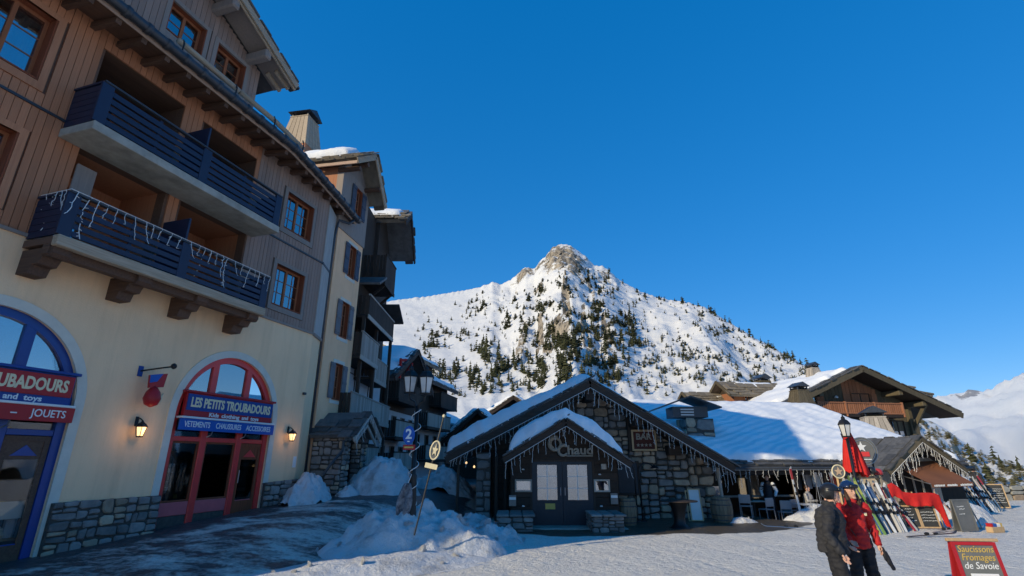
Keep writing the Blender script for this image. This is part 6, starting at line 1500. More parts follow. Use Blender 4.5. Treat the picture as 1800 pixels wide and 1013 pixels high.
MB().tube([(0, -.02, .95), (.06, .05, 1.15)], .01, 4).obj('tie', M['icicle'], f2)
def star_sign(name, label, loc, tiltx, H, discz, rx, ry, pole=True, topball=True, rz=0):
    t = thing(name, label, 'sign', loc, rz); t.rotation_euler = (0, tiltx, rz)
    if pole: MB().tube([(0, .02, -.3), (0, .02, H)], .018, 8).obj('pole', M['black'], t)
    if topball: MB().lathe([(.01, -.04), (.035, -.02), (.035, .02), (.01, .04)], 10, (0, .02, H)).obj('pole_knob', M['letter'], t)
    d = MB().lathe([(1, 0), (1, .02)], 32).obj('disc', M['chalk_grey'], t, loc=(0, .0, discz)); d.rotation_euler = (R(90), 0, 0); d.scale = (rx, ry, 1)
    m = MB(); m.tube([(rx*math.cos(a), -.022, discz+ry*math.sin(a)) for a in np.linspace(0, 2*math.pi, 33)], .018, 6); m.obj('rim', M['letter'], t)
    st = star('star', M['letter'] if rx < .15 else surf('tan_star', (.66,.45,.28), None, .6, 3, bump=0), t, 0, -.04, 0, ry*.72); st.location = (0, 0, discz); st.scale = (rx/ry, 1, 1)
    return t
t = star_sign('star_sign', 'oval star sign on a leaning slim pole in the snow heap', (-2.04, 12.0, .85), R(12), 2.25, 1.48, .10, .20)
MB().cbox(-.14, .14, -.03, -.01, 1.08, 1.19, .004).obj('small_plate', M['letter'], t)
t = star_sign('star_sign', 'round sign with a tan star behind the two people', (10.05, 16.6, 0), 0, 1.6, 1.75, .19, .19, True, False)
t = thing('street_lamp', 'single black lantern beside the closed red parasol', 'street lamp', (10.85, 17.1, 0), 0)
MB().lathe([(.09, 0), (.07, .2), (.045, .4), (.04, 2.75)], 10).obj('post', M['black'], t, smooth=True); lantern(t, (0, 0, 2.78), .95)
MB().tube([(0, 0, 2.7), (-.13, 0, 2.74), (-.17, 0, 2.9)], .014, 5).obj('scroll', M['black'], t)
t = thing('parasol', 'closed bright red parasol standing among the skis', 'parasol', (11.2, 17.6, 0), 0)
MB().tube([(0, 0, 0), (0, 0, 3.2)], .03, 8).obj('pole', M['dark_wood_z'], t)
vs, fs, nk = [], [], 40; zs_ = [3.2, 2.95, 2.6, 2.2, 1.9, 1.72]; rs_ = [.03, .09, .17, .24, .29, .31]
for j, (z, r) in enumerate(zip(zs_, rs_)):
    for k in range(nk):
        a = 2*math.pi*k/nk; rr_ = r*(1+.22*math.sin(a*10)); dz = -.16*max(0, math.sin(a*2.5+.6))*(j/5)**2; vs.append((rr_*math.cos(a)+.05*(3.2-z)/1.5, rr_*math.sin(a), z+dz))
for j in range(5):
    for k in range(nk): fs.append((j*nk+k, j*nk+(k+1) % nk, (j+1)*nk+(k+1) % nk, (j+1)*nk+k))
MB().add(vs, fs).obj('canopy', M['red_fabric'], t, smooth=True)
m = MB(); q = random.Random(4)
for k in range(9):
    z = 2.72-k*.105; r = interp([(1.72, .31), (1.9, .29), (2.2, .24), (2.6, .17), (2.95, .09)], z)+.035; a = R(238); m.box(r*math.cos(a)-.03, r*math.cos(a)+.03, r*math.sin(a)-.005, r*math.sin(a), z, z+.06+q.uniform(0, .015))
tag(m.obj('dark_print', M['navy'], t), kind='stuff')
# round hut sign on the roof edge
t = thing('round_sign', 'big grey round sign with a pale star and red lettering panel behind the parasol', 'sign', (12.45, 18.9, 0), R(-6))
d = MB().lathe([(.47, 0), (.48, .02), (.48, .06)], 32).obj('disc', M['chalk_grey'], t, loc=(0, 0, 2.38)); d.rotation_euler = (R(90), 0, 0)
for r in (.46, .38): MB().tube([(r*math.cos(a), -.07, 2.38+r*math.sin(a)) for a in np.linspace(0, 2*math.pi, 33)], .012, 5).obj('rim', M['steel'], t)
star('star', M['white'], t, -.05, -.085, 2.52, .19); MB().cbox(-.22, .18, -.085, -.065, 2.2, 2.36, .005).obj('red_panel', M['red'], t); MB().box(-.24, .22, -.082, -.07, 2.09, 2.12).obj('white_line', M['white'], t)
for sx_ in (-.25, .25): MB().tube([(sx_, -.02, -.1), (sx_, -.02, 2.1)], .03, 6).obj('leg', M['dark_wood_z'], t)
def board(name, label, loc, rz, w_, h, lean, panel, frame, rows=None, back=True, red=False, seed=1, cat='sandwich board', group=None, thick=.03):
    t = thing(name, label, cat, loc, 0, group); t.rotation_euler = (0, 0, rz)
    fr = thing_part = bpy.data.objects.new('front_frame', None); bpy.data.objects.remove(fr)
    Rm = Matrix.Rotation(-lean, 4, 'X')
    def put(o): o.data.transform(Rm); return o
    fw = .045
    put(MB().ring(-w_/2, w_/2, .02, h, fw, -thick, 0).obj('frame', M[frame], t))
    put(MB().box(-w_/2+fw, w_/2-fw, -thick*.6, -.004, .02+fw, h-fw).obj('panel', M[panel], t))
    if back:
        m = MB().ring(-w_/2, w_/2, .02, h, fw, 0, thick); m.box(-w_/2+fw, w_/2-fw, .005, thick*.6, .02+fw, h-fw); o = m.obj('back_frame', M[frame], t)
        o.data.transform(Matrix.Translation((0, 2*h*math.sin(lean)+.01, 0)) @ Matrix.Rotation(lean, 4, 'X'))
    if rows:
        q = random.Random(seed); m = MB()
        for zf, xa, xb in rows:
            x = -w_/2+w_*xa; z = h*zf
            while x < -w_/2+w_*xb:
                wl = q.uniform(.02, .05); hh_ = h*.03*q.uniform(.6, 1.3)
                m.beam((x, -thick*.6-.004, z-hh_/2), (x+wl, -thick*.6-.004, z+hh_*q.uniform(-.5, .8)), .004, .012*max(1, h)); x += wl*1.25
        o = put(m.obj('chalk_writing', M['white'], t)); tag(o, kind='stuff')
    return t, Rm
R4 = lambda a, b, n, x0=.2, x1=.8: [(a+(b-a)*k/(n-1), x0, x1-(.1 if k % 2 else 0)) for k in range(n)]
# the near menu board
t, Rm = board('menu_board', 'red-framed chalk menu board for sausages and cheese in the near right corner', (6.95, 8.35, -.02), R(-6), .62, .95, R(10), 'chalk_grey', 'sign_red', None, True)
for s_, z, wd_, mt in (('Saucissons', .85, .50, M['gold']), ('Fromages', .74, .46, M['gold']), ('de Savoie', .63, .46, M['white'])):
    o = text('chalk_lettering', s_, .13, mt, t, 0, -.022, z, wd_, .002, .0, shear=.25); o.matrix_local = Rm @ Matrix.Translation((0, -.022, z)) @ Matrix.Rotation(R(90), 4, 'X') @ Matrix.Diagonal((o.scale.x, 1, 1, 1))
m = MB().box(-.18, .2, -.024, -.019, .12, .53); o = m.obj('paper_sheet', M['white'], t); o.data.transform(Rm)
o = MB().box(-.11, .13, -.0275, -.0245, .28, .38).obj('printed_block', M['letter'], t); o.data.transform(Rm)
o = MB().cbox(-.36, .36, -.045, .005, .955, 1.0, .006).obj('top_rail', M['pine_wood'], t); o.data.transform(Rm)
board('display_board', 'plain grey notice board standing on the snow right of the red drape', (14.05, 17.1, 0), R(12), .66, .92, R(6), 'chalk_grey', 'chalk_grey', [(.78, .2, .6), (.70, .3, .55), (.55, .2, .5)], True, seed=3, cat='notice board')
board('display_board', 'small grey board half hidden behind the larger notice board', (15.1, 17.9, 0), R(50), .6, .75, R(14), 'chalk_grey', 'grey_wood_z', None, True, cat='notice board')
board('menu_board', 'tall pine-framed menu board standing far right on the snow', (22.1, 24.9, 0), R(-20), .78, 1.05, R(12), 'chalk', 'pine_wood', R4(.25, .8, 7, .25, .9), True, seed=5)
board('menu_board', 'left chalkboard under the red drape', (12.84, 17.75, 0), R(-4), .52, .70, R(12), 'chalk', 'pine_wood', R4(.35, .85, 5, .3, .7), False, seed=7); board('menu_board', 'right chalkboard under the red drape', (13.38, 17.72, 0), R(-4), .56, .70, R(12), 'chalk', 'pine_wood', R4(.35, .72, 4, .15, .95), False, seed=9)
t = thing('magazine_box', 'low box of coloured magazines beside the grey notice board', 'box', (14.75, 17.0, 0), R(15)); MB().cbox(-.25, .25, -.1, .1, 0, .16, .01).obj('box', M['pine_wood'], t); q = random.Random(2)
for k in range(6): MB().box(-.22+k*.075, -.16+k*.075, -.08, .08, .05, .22+q.uniform(0, .04)).obj('magazine', M[q.choice(['sign_red', 'white', 'sign_blue2', 'gold'])], t)
# red drape on its rail
t = thing('red_drape', 'bright red fabric banner draped over the ski rack', 'banner', (12.3, 17.85, 0), R(0))
vs, fs = [], []; path = [(0, 1.32), (.16, 1.38), (.34, 1.26), (.45, 1.10), (.8, 1.06), (1.2, 1.08), (1.5, 1.06), (1.62, 1.0)]; n_u, n_v = 60, 14
for i in range(n_u+1):
    u = i/n_u; x = 1.62*u; zt = interp(path, x); drop = .40 if u < .84 else .40+min(1, (u-.84)/.07)*.58
    for j in range(n_v+1):
        v = j/n_v; vs.append((x+.08*v*(u > .86), -.06-.03*math.sin(u*26+v*1.5)*v-.06*v, zt-drop*v+.012*math.sin(u*40)*v))
for i in range(n_u):
    for j in range(n_v): fs.append((i*(n_v+1)+j, (i+1)*(n_v+1)+j, (i+1)*(n_v+1)+j+1, i*(n_v+1)+j+1))
o = MB().add(vs, fs).obj('cloth', M['red_fabric'], t, smooth=True); o.modifiers.new('solid', 'SOLIDIFY').thickness = .012
MB().tube([(0, 0, 1.25), (.45, 0, 1.05), (1.6, 0, 1.02)], .02, 6).obj('rail', M['pine_wood'], t)
for x in (.05, .8, 1.55): MB().tube([(x, .02, -.05), (x, .02, 1.1)], .022, 6).obj('post', M['pine_wood'], t)
# ------------------------------------------------------------------ skis and rental gear
def ski_mesh(name, mats):
    m = MB(); prof = [(0, 0, .036), (.08, 0, .044), (.5, 0, .036), (.85, .005, .03), (1.2, .0, .036), (1.55, .0, .045), (1.62, -.015, .042), (1.68, -.045, .03), (1.71, -.07, .01)]
    vs, fs = [], []
    for z, y, w_ in prof: vs += [(-w_, y-.008, z), (w_, y-.008, z), (w_, y+.008, z), (-w_, y+.008, z)]
    for i in range(len(prof)-1):
        b = i*4
        for k in range(4): fs.append((b+k, b+(k+1) % 4, b+4+(k+1) % 4, b+4+k))
    fs += [(0, 3, 2, 1), tuple(len(vs)-4+k for k in range(4))]
    m.add(vs, fs); m.m = [0]*len(fs)
    for i, f in enumerate(m.f):
        if 16 <= i < 24: m.m[i] = 1
    m.box(-.035, .035, -.06, -.01, .62, .72, 2); m.box(-.03, .03, -.05, -.01, .92, 1.02, 2); m.box(-.04, .04, -.075, -.06, .66, .70, 2)
    return m.mesh(name, mats)
pal = {'white': (.72,.72,.70), 'black': (.03,.03,.033), 'pale': (.60,.55,.46), 'blue': (.09,.15,.27), 'lime': (.50,.50,.10), 'red': (.45,.04,.04), 'grey': (.28,.28,.29), 'pink': (.66,.40,.33), 'olive': (.30,.28,.16), 'green': (.22,.36,.08)}
SK = {k: surf('ski_'+k, v, None, .35, 3, var=.12, bump=0, spec=.5) for k, v in pal.items()}
skc = {}
def ski(c1, c2, foot, top, spin=0, label='', group=None):
    if (c1, c2) not in skc: skc[(c1, c2)] = ski_mesh('ski', [SK[c1], SK[c2], M['black']])
    foot, top = Vector(foot), Vector(top); d = top-foot; q = Vector((0, 0, 1)).rotation_difference(d.normalized())
    o = inst('ski', skc[(c1, c2)], None, foot, (q @ Matrix.Rotation(spin, 3, 'Z').to_quaternion()).to_euler(), (1, 1, d.length/1.71))
    return tag(o, label, 'ski', group)
q = random.Random(11)
combos = [('pale', 'white'), ('white', 'black'), ('black', 'grey'), ('pale', 'pink'), ('white', 'grey'), ('blue', 'white'), ('black', 'blue'), ('grey', 'black'), ('white', 'pale'), ('black', 'white'), ('pale', 'red'), ('white', 'blue')]
desc = {'pale': 'cream', 'white': 'white', 'black': 'black', 'blue': 'blue', 'grey': 'grey', 'lime': 'lime yellow', 'red': 'red', 'pink': 'pink', 'olive': 'olive', 'green': 'green'}
for k in range(34):
    f = k/33; c1, c2 = combos[(k*5) % len(combos)]; x = 10.72+1.5*f; y = 16.62+.62*f+q.uniform(-.16, .16); L = q.uniform(1.55, 1.75)
    ski(c1, c2, (x+q.uniform(-.03, .03), y, 0), (x-.18+q.uniform(-.12, .1)+.12*f, y+.62, 0+L*.93-.22*f), q.uniform(-.3, .3), '%s ski with %s panel leaning in the crowded rental row, %s' % (desc[c1], desc[c2], 'parasol end' if f < .33 else 'middle' if f < .66 else 'red drape end'), 'skis leaning in the rental row')
ski('lime', 'lime', (10.85, 16.45, .0), (10.45, 16.85, 1.62), .2, 'lime yellow ski leaning just behind the red jacket'); ski('green', 'lime', (10.98, 16.42, 0), (10.62, 16.85, 1.55), .2, 'green and lime ski beside the lime yellow one')
ski('white', 'red', (10.55, 20.2, .30), (10.5, 20.3, 1.85), .3, 'white and red ski planted upright in the snow mound by the terrace'); ski('white', 'grey', (10.62, 20.3, .30), (10.52, 20.36, 1.80), .1, 'white and grey ski planted in the snow mound behind the red-marked one')
ski('red', 'pale', (12.52, 17.3, 0), (12.2, 17.95, 1.25), .3, 'dark red ski leaning against the left end of the red drape'); ski('pale', 'pink', (12.62, 17.35, 0), (12.35, 17.9, 1.1), .3, 'cream ski with pink panel leaning beside the drape')
ski('pink', 'pale', (14.35, 17.6, 0), (13.9, 18.0, 1.15), .6, 'pink ski leaning at the right end of the red drape'); ski('pale', 'white', (14.5, 17.8, 0), (14.05, 18.1, 1.0), .6, 'cream ski leaning behind the pink one by the drape')
for k in range(9):
    c1, c2 = combos[(k*7+2) % 12]; ski(c1, c2, (19.2+k*.22, 22.6+.12*k, 0), (18.95+k*.2, 23.1+.1*k, 1.35+q.uniform(-.1, .15)), q.uniform(-.4, .4), '%s ski, %s from the hut in the far rack' % (desc[c1], ['first', 'second', 'third', 'fourth', 'fifth', 'sixth', 'seventh', 'eighth', 'ninth'][k]), 'skis in the far rack')
def flat_ski(loc, rz, c, label):
    if (c, c) not in skc: skc[(c, c)] = ski_mesh('ski', [SK[c], SK[c], M['black']])
    o = inst('ski', skc[(c, c)], None, loc, (R(-88), 0, rz)); tag(o, label, 'ski')
flat_ski((9.6, 17.4, .05), R(82), 'blue', 'blue ski lying flat on the snow left of the couple'); flat_ski((11.2, 15.85, .03), R(-80), 'black', 'black ski lying on the snow below the rental row'); flat_ski((12.6, 16.7, .03), R(-62), 'grey', 'grey ski lying on the snow below the chalkboards')
pole_me = MB().tube([(0, 0, 0), (0, 0, 1.1)], .008, 5).tube([(0, 0, 1.0), (0, 0, 1.13)], .016, 6).lathe([(.0, .08), (.05, .07), (.05, .065), (.0, .06)], 10).mesh('ski_pole', M['steel'])
for k in range(12):
    x = 10.95+k*.13; o = inst('ski_pole', pole_me, None, (x, 20.0+q.uniform(-.1, .1), .35), (R(q.uniform(-8, 2)), R(q.uniform(-9, 9)), q.uniform(0, 3)), (1.3, 1.3, 1.15)); tag(o, 'slim ski pole, %s from the left in the bundle on the snow mound' % ['first', 'second', 'third', 'fourth', 'fifth', 'sixth', 'seventh', 'eighth', 'ninth', 'tenth', 'eleventh', 'twelfth'][k], 'ski pole', 'ski poles on the mound')
# gear hanging under the eave
def hanging(loc, c, label, w_=.34, h=.62, rz=0):
    t = thing('hanging_jacket', label, 'jacket', loc, rz, 'gear hanging under the eave'); m = MB()
    m.add([(-w_*.35,-.05,0),(w_*.35,-.05,0),(w_*.5,-.07,-.14),(w_*.45,-.08,-h),(-w_*.45,-.08,-h),(-w_*.5,-.07,-.14),(-w_*.35,.05,0),(w_*.35,.05,0),(w_*.5,.07,-.14),(w_*.45,.08,-h),(-w_*.45,.08,-h),(-w_*.5,.07,-.14)],
        [(0,1,2,5),(5,2,3,4),(6,11,8,7),(11,10,9,8),(0,6,7,1),(1,7,8,2),(2,8,9,3),(3,9,10,4),(4,10,11,5),(5,11,6,0)])
    bo = m.obj('jacket_body', SK[c], t); 
    for s in (-1, 1): MB().tube([(s*w_*.45, 0, -.1), (s*w_*.62, 0, -.32), (s*w_*.58, -.02, -.52)], [.06, .05, .045], 7).obj('sleeve', SK[c], t)
    MB().tube([(-.12, 0, 0), (0, 0, .06), (0, 0, .14), (.03, 0, .17)], .008, 5).obj('hanger', M['steel'], t)
gear = [(10.8, 'black'), (11.2, 'grey'), (11.55, 'white'), (11.9, 'black'), (12.2, 'red'), (12.5, 'lime'), (12.85, 'white'), (13.2, 'black'), (13.7, 'grey'), (14.2, 'red')]
for k, (x, c) in enumerate(gear): hanging((x*1.13, 20.0*1.13+.6, 1.62), c, '%s jacket number %s from the left hanging under the low eave' % (desc[c], ['one', 'two', 'three', 'four', 'five', 'six', 'seven', 'eight', 'nine', 'ten'][k]), .32, q.uniform(.5, .9), R(20))
def helmet_item(loc, mat, label):
    t = thing('ski_helmet', label, 'helmet', loc, q.uniform(0, 3), 'helmets and gear on the rack'); MB().lathe([(.12, 0), (.135, .06), (.12, .14), (.07, .19), (.0, .205)], 14).obj('shell', mat, t, smooth=True); MB().tube([(-.12, 0, 0), (0, -.02, -.12), (.12, 0, 0)], .01, 5).obj('strap', M['black'], t)
for k, (x, y, z, mt, lb) in enumerate(((10.4, 17.3, 1.62, M['white'], 'white helmet hung behind the star sign'), (11.75, 17.6, 1.68, M['helmet_black'], 'black helmet on top of the ski row'), (11.5, 17.7, 1.78, SK['blue'], 'pale blue helmet above the skis beside the parasol'), (12.1, 17.8, 1.62, SK['red'], 'red helmet above the ski row'), (10.75, 17.4, 1.55, M['helmet_black'], 'black helmet just left of the parasol'))): helmet_item((x, y, z), mt, lb)
MB_r = thing('ski_rack', 'timber rail rack that the rental skis lean on', 'ski rack', (10.4, 17.3, 0), R(24))
MB().cbox(0, 2.1, -.04, .04, 1.0, 1.1, .01).obj('rail', M['pine_wood'], MB_r); MB().cbox(0, 2.1, -.04, .04, 1.5, 1.58, .01).obj('rail', M['pine_wood'], MB_r)
for x in (.05, 1.05, 2.05): MB().cbox(x-.04, x+.04, -.04, .04, -.05, 1.6, .01).obj('post', M['pine_wood'], MB_r)
# terrace furniture
def chair(loc, rz, mat, label):
    t = thing('terrace_chair', label, 'chair', loc, rz, 'pale terrace chairs')
    MB().cbox(-.21, .21, -.2, .2, .43, .46, .01).obj('seat', mat, t); MB().cbox(-.2, .2, .18, .21, .55, .86, .01).obj('backrest', mat, t)
    for sx_ in (-.19, .19):
        MB().tube([(sx_, -.18, 0), (sx_, -.17, .44)], .014, 6).obj('leg', mat, t); MB().tube([(sx_, .23, 0), (sx_, .19, .44), (sx_, .21, .8)], .014, 6).obj('leg', mat, t)
lw = [Vector((8.9, 20.9, -.02)), Vector((9.75, 21.1, -.15)), Vector((10.5, 21.2, -.25)), Vector((11.2, 22.2, -.28))]
for k, (p, lb) in enumerate(zip(lw, ('pale terrace chair nearest the barrel', 'second pale chair from the barrel on the terrace', 'third pale chair from the barrel, in front of the waiter', 'pale chair furthest right inside the terrace'))): chair(p, R([150, 200, 170, 210][k]), SK['grey'], lb)
for k, (p, lb) in enumerate(((Vector((9.7, 22.0, -.2)), 'dark terrace table left of the waiter'), (Vector((11.6, 21.5, -.28)), 'terrace table with a pale cloth right of the waiter'))):
    t = thing('terrace_table', lb, 'table', p, 0); MB().cbox(-.4, .4, -.35, .35, .7, .74, .01).obj('table_top', M['grey_wood_z'] if k == 0 else M['lamp_pane'], t); MB().tube([(0, 0, 0), (0, 0, .7)], .04, 8).obj('pedestal', M['black'], t); MB().lathe([(.25, 0), (.22, .03), (.04, .06)], 12).obj('foot', M['black'], t)
t = thing('timber_bin', 'blue storage bin at the far right edge of the snow', 'bin', (26.5, 26.8, 0), R(20)); MB().cbox(-.4, .4, -.4, .4, 0, 1.0, .04).obj('bin_body', M['sign_blue2'], t); MB().cbox(-.43, .43, -.43, .43, 1.0, 1.1, .04).obj('bin_lid', M['sign_blue'], t)
t = thing('low_wall', 'low pale stone wall at the right edge beyond the plaza', 'wall', (26.0, 29.5, 0), R(10)); stones(t, [(-2.5, -.2), (3.5, -.2), (3.5, .75), (-2.5, .75)], .6, .3, 0, [M['stone_warm'], M['concrete']], 77, depth=.25); MB().box(-2.5, 3.5, .05, .4, -.2, .72).obj('wall_core', M['mortar'], t)
for k, (x, y, h) in enumerate(((24.6, 33.0, 3.2), (27.2, 34.0, 2.4))):
    t = thing('marker_post', ('tall' if k == 0 else 'short') + ' thin pale post on the snow beyond the ski hut', 'post', (x, y, -.3), 0); MB().tube([(0, 0, 0), (0, 0, h)], .05, 6).obj('shaft', M['grey_wood_z'], t); MB().cbox(-.06, .06, -.06, .06, h, h+.05, .01).obj('post_cap', M['grey_wood_z'], t)

# ------------------------------------------------------------------ people
def remesh(mb, name, mat, parent, voxel=.02, smooth=4, wr=0.0, wf=9.0):
    me = mb.mesh(name, mat); o = bpy.data.objects.new(name, me)
    m = o.modifiers.new('r', 'REMESH'); m.mode = 'VOXEL'; m.voxel_size = voxel; m.use_smooth_shade = True
    s = o.modifiers.new('s', 'SMOOTH'); s.iterations = smooth; s.factor = .5
    dg = tmp_eval(o); me2 = bpy.data.meshes.new_from_object(o.evaluated_get(dg)); me2.name = name
    bpy.data.objects.remove(o)
    if wr:
        for v in me2.vertices:
            c = v.co; k = abs(fbm(c.x*wf, c.y*wf, c.z*wf*1.6, 3)); v.co = c + v.normal*wr*(k-.3)
    me2.materials.clear(); me2.materials.append(mat); me2.polygons.foreach_set('use_smooth', [True]*len(me2.polygons))
    return inst(name, me2, parent)
def ell(m, c, r, n=12):
    pr = []
    for k in range(n+1):
        a = -math.pi/2+math.pi*k/n; pr.append((math.cos(a), math.sin(a)))
    vs, fs = [], []; N_ = 16
    for cr, sr in pr:
        for k in range(N_):
            t = 2*math.pi*k/N_; vs.append((c[0]+r[0]*max(cr, .02)*math.cos(t), c[1]+r[1]*max(cr, .02)*math.sin(t), c[2]+r[2]*sr))
    for i in range(n):
        for k in range(N_): fs.append((i*N_+k, i*N_+(k+1) % N_, (i+1)*N_+(k+1) % N_, (i+1)*N_+k))
    fs += [tuple(range(N_))[::-1], tuple(n*N_+k for k in range(N_))]
    m.add(vs, fs)
def limb(m, pts, rs, n=12):
    P = [Vector(p) for p in pts]; out, rr = [], []
    for i in range(len(P)-1):
        for k in range(4):
            t = k/4; out.append(P[i].lerp(P[i+1], t)); rr.append(rs[i]+(rs[i+1]-rs[i])*t)
    out.append(P[-1]); rr.append(rs[-1]); m.tube(out, rr, n)
    for p, r in zip(P, rs): ell(m, p, (r, r, r), 8)
def hand(m, w_, d, side, curl=.5):
    """palm and five unequal fingers; w_ wrist, d direction of the fingers, side = thumb direction"""
    w_, d, side = Vector(w_), Vector(d).normalized(), Vector(side).normalized(); nrm = d.cross(side).normalized()
    pc = w_+d*.05; m.tube([w_, w_+d*.03, w_+d*.085], [(.026, .018), (.038, .017), (.040, .015)], 10)
    for k, L in enumerate((.062, .072, .068, .052)):
        b = w_+d*.08+side*(.03-.02*k); p1 = b+d*L*.45+nrm*L*.12*curl; p2 = p1+(d*(1-curl*.6)+nrm*curl).normalized()*L*.35; p3 = p2+(d*(1-curl)+nrm*curl*1.3).normalized()*L*.28
        m.tube([b-d*.01, p1, p2, p3], [.0095, .009, .0085, .007], 7)
    b = w_+d*.03+side*.03; m.tube([b, b+(d*.5+side*.8).normalized()*.035, b+(d*.9+side*.5+nrm*.3).normalized()*.062], [.013, .011, .008], 7)
def person(label, loc, rz, J, jacket, trousers, helmet=None, vox=.014, group=None, face=True, hair=None, skin=None, hands=True, boots=True):
    """figure facing -y in its own frame; J holds the joints of the pose"""
    t = thing('person', label, 'person', loc, rz, group)
    sh, el_, wr_ = J['shoulder'], J['elbow'], J['wrist']; hp, kn, an = J['hip'], J['knee'], J['ankle']; hd = Vector(J['head']); nk = Vector(J['neck'])
    fd = Vector(J.get('face', (0, -1, 0))).normalized(); rt = fd.cross(Vector((0, 0, 1))).normalized(); pel, che = Vector(J['pelvis']), Vector(J['chest'])
    # body: one continuous surface
    b = MB()
    b.tube([pel+Vector((0,0,-.08)), pel, pel.lerp(che, .5), che, nk-Vector((0,0,.04))], [(.14,.10), (.155,.11), (.13,.095), (.165,.11), (.07,.06)], 14)
    limb(b, [nk-Vector((0,0,.05)), hd-Vector((0,0,.06))], [.058, .055])
    ell(b, hd, (.076, .094, .112)); ell(b, hd+fd*.035-Vector((0,0,.055)), (.055, .055, .05)); ell(b, hd+fd*.098-Vector((0,0,.018)), (.014, .016, .020), 8); b.tube([hd+fd*.088+Vector((0,0,.025)), hd+fd*.105-Vector((0,0,.02))], [.009, .014], 8)
    ell(b, hd+fd*.08-Vector((0,0,.088)), (.03, .022, .02), 8)
    for s in (-1, 1): ell(b, hd+rt*s*.078-Vector((0,0,.01)), (.014, .02, .032), 8)
    for i in (0, 1):
        limb(b, [sh[i], el_[i], wr_[i]], [.052, .042, .03]); limb(b, [hp[i], kn[i], an[i]], [.085, .058, .042]); limb(b, [an[i], Vector(an[i])+fd*.14-Vector((0,0,.05))], [.045, .035])
        if hands: d = (Vector(wr_[i])-Vector(el_[i])).normalized(); hand(b, wr_[i], J.get('handdir', [d, d])[i], J.get('thumb', [fd, fd])[i])
    remesh(b, 'body', skin or M['skin'], t, max(.0075, vox*.6) if face else vox, 2)
    # clothes
    j = MB(); hem = J.get('hem', .86)
    j.tube([(pel.x, pel.y, hem), pel+Vector((0,0,.03)), pel.lerp(che, .5), che, che.lerp(nk, .55), nk+Vector((0,0,-.01)), nk+Vector((0,0,.045))], [(.195,.155), (.20,.155), (.19,.145), (.205,.145), (.17,.115), (.085,.08), (.082,.08)], 18)
    for i in (0, 1): limb(j, [sh[i], el_[i], Vector(wr_[i]).lerp(Vector(el_[i]), .06)], [.082, .068, .052])
    jo = remesh(j, 'jacket', jacket, t, vox, 3, .034, 6)
    tr_ = MB(); tr_.tube([pel+Vector((0,0,-.14)), pel, pel+Vector((0,0,.06))], [(.15,.125), (.17,.135), (.15,.12)], 16)
    for i in (0, 1): limb(tr_, [hp[i], kn[i], Vector(an[i])+Vector((0,0,.02))], [.112, .092, .088])
    remesh(tr_, 'trousers', trousers, t, vox, 3, .034, 6)
    if boots:
        for i in (0, 1):
            a = Vector(an[i]); m = MB(); m.tube([a+Vector((0,0,.14)), a, a+Vector((0,0,-.075))], [.07, .068, .07], 12); m.tube([a+fd*-.05+Vector((0,0,-.055)), a+fd*.08+Vector((0,0,-.055)), a+fd*.19+Vector((0,0,-.065))], [(.05,.045), (.055,.045), (.045,.03)], 12); remesh(m, 'boot', M['helmet_black'], t, .016, 2)
    if helmet:
        up = Vector((0,0,1)); m = MB(); ell(m, hd+up*.035-fd*.014, (.116, .134, .125), 18); m2 = []
        me_ = m.mesh('helmet', helmet, True); bm = bmesh.new(); bm.from_mesh(me_)
        cut = [v for v in bm.verts if (v.co-hd).dot(up) < -.082 or ((v.co-hd).dot(fd) > .05 and (v.co-hd).dot(up) < .05)]
        bmesh.ops.delete(bm, geom=cut, context='VERTS'); bm.to_mesh(me_); bm.free(); ho = inst('helmet', me_, t); ho.modifiers.new('solid', 'SOLIDIFY').thickness = .014
        g = MB(); pts = [hd+up*.062+(fd*math.cos(a)*.122+rt*math.sin(a)*.108) for a in np.linspace(-2.9, 2.9, 25)]; g.tube(pts, [(.018, .006)]*25, 6); g.obj('goggle_strap', M['black'], ho)
        if face: 
            gg = MB(); gg.tube([hd+up*.085+(fd*math.cos(a)*.122+rt*math.sin(a)*.10) for a in np.linspace(-.75, .75, 9)], [.018, .03, .034, .034, .03, .034, .034, .03, .018], 8); gg.obj('goggles', M['helmet_black'], ho, smooth=True)
            c = MB(); c.tube([hd+rt*.075-up*.05, hd-up*.13+fd*.045, hd-rt*.075-up*.05], .007, 5); c.obj('chin_strap', M['black'], ho)
    if face:
        for s in (-1, 1):
            e = MB(); ell(e, hd+fd*.083+rt*s*.03+Vector((0,0,.012)), (.012, .009, .007), 8); e.obj('eye', M['dark_void'], t); MB().tube([hd+fd*.088+rt*s*(.014+.03*k/3)+Vector((0,0,.03+.004*math.sin(k))) for k in range(4)], .0035, 5).obj('eyebrow', M['bark'], t)
        MB().tube([hd+fd*(.088-abs(k-3)*.003)+rt*(k-3)*.0085-Vector((0,0,.062-.0022*abs(k-3))) for k in range(7)], .0048, 6).obj('mouth', surf('lips', (.42,.14,.12), None, .5, 4, bump=0), t)
    if hair:
        for s in (-1, 1):
            h = MB(); h.tube([hd+rt*s*.07+Vector((0,0,.01)), hd+rt*s*.088-Vector((0,0,.08))+fd*.03, hd+rt*s*.09-Vector((0,0,.17))+fd*.05, hd+rt*s*.07-Vector((0,0,.25))+fd*.07], [.022, .03, .03, .008], 8); h.obj('hair', hair, t, smooth=True)
    return t
STD = dict(pelvis=(0, 0, .97), chest=(0, 0, 1.3), neck=(0, 0, 1.5), head=(0, -.015, 1.655), shoulder=[(-.185, 0, 1.40), (.185, 0, 1.40)], elbow=[(-.25, .03, 1.12), (.25, .03, 1.12)], wrist=[(-.25, -.06, .88), (.25, -.06, .88)], hip=[(-.095, 0, .93), (.095, 0, .93)], knee=[(-.11, -.03, .5), (.11, -.03, .5)], ankle=[(-.12, .02, .09), (.12, .02, .09)])
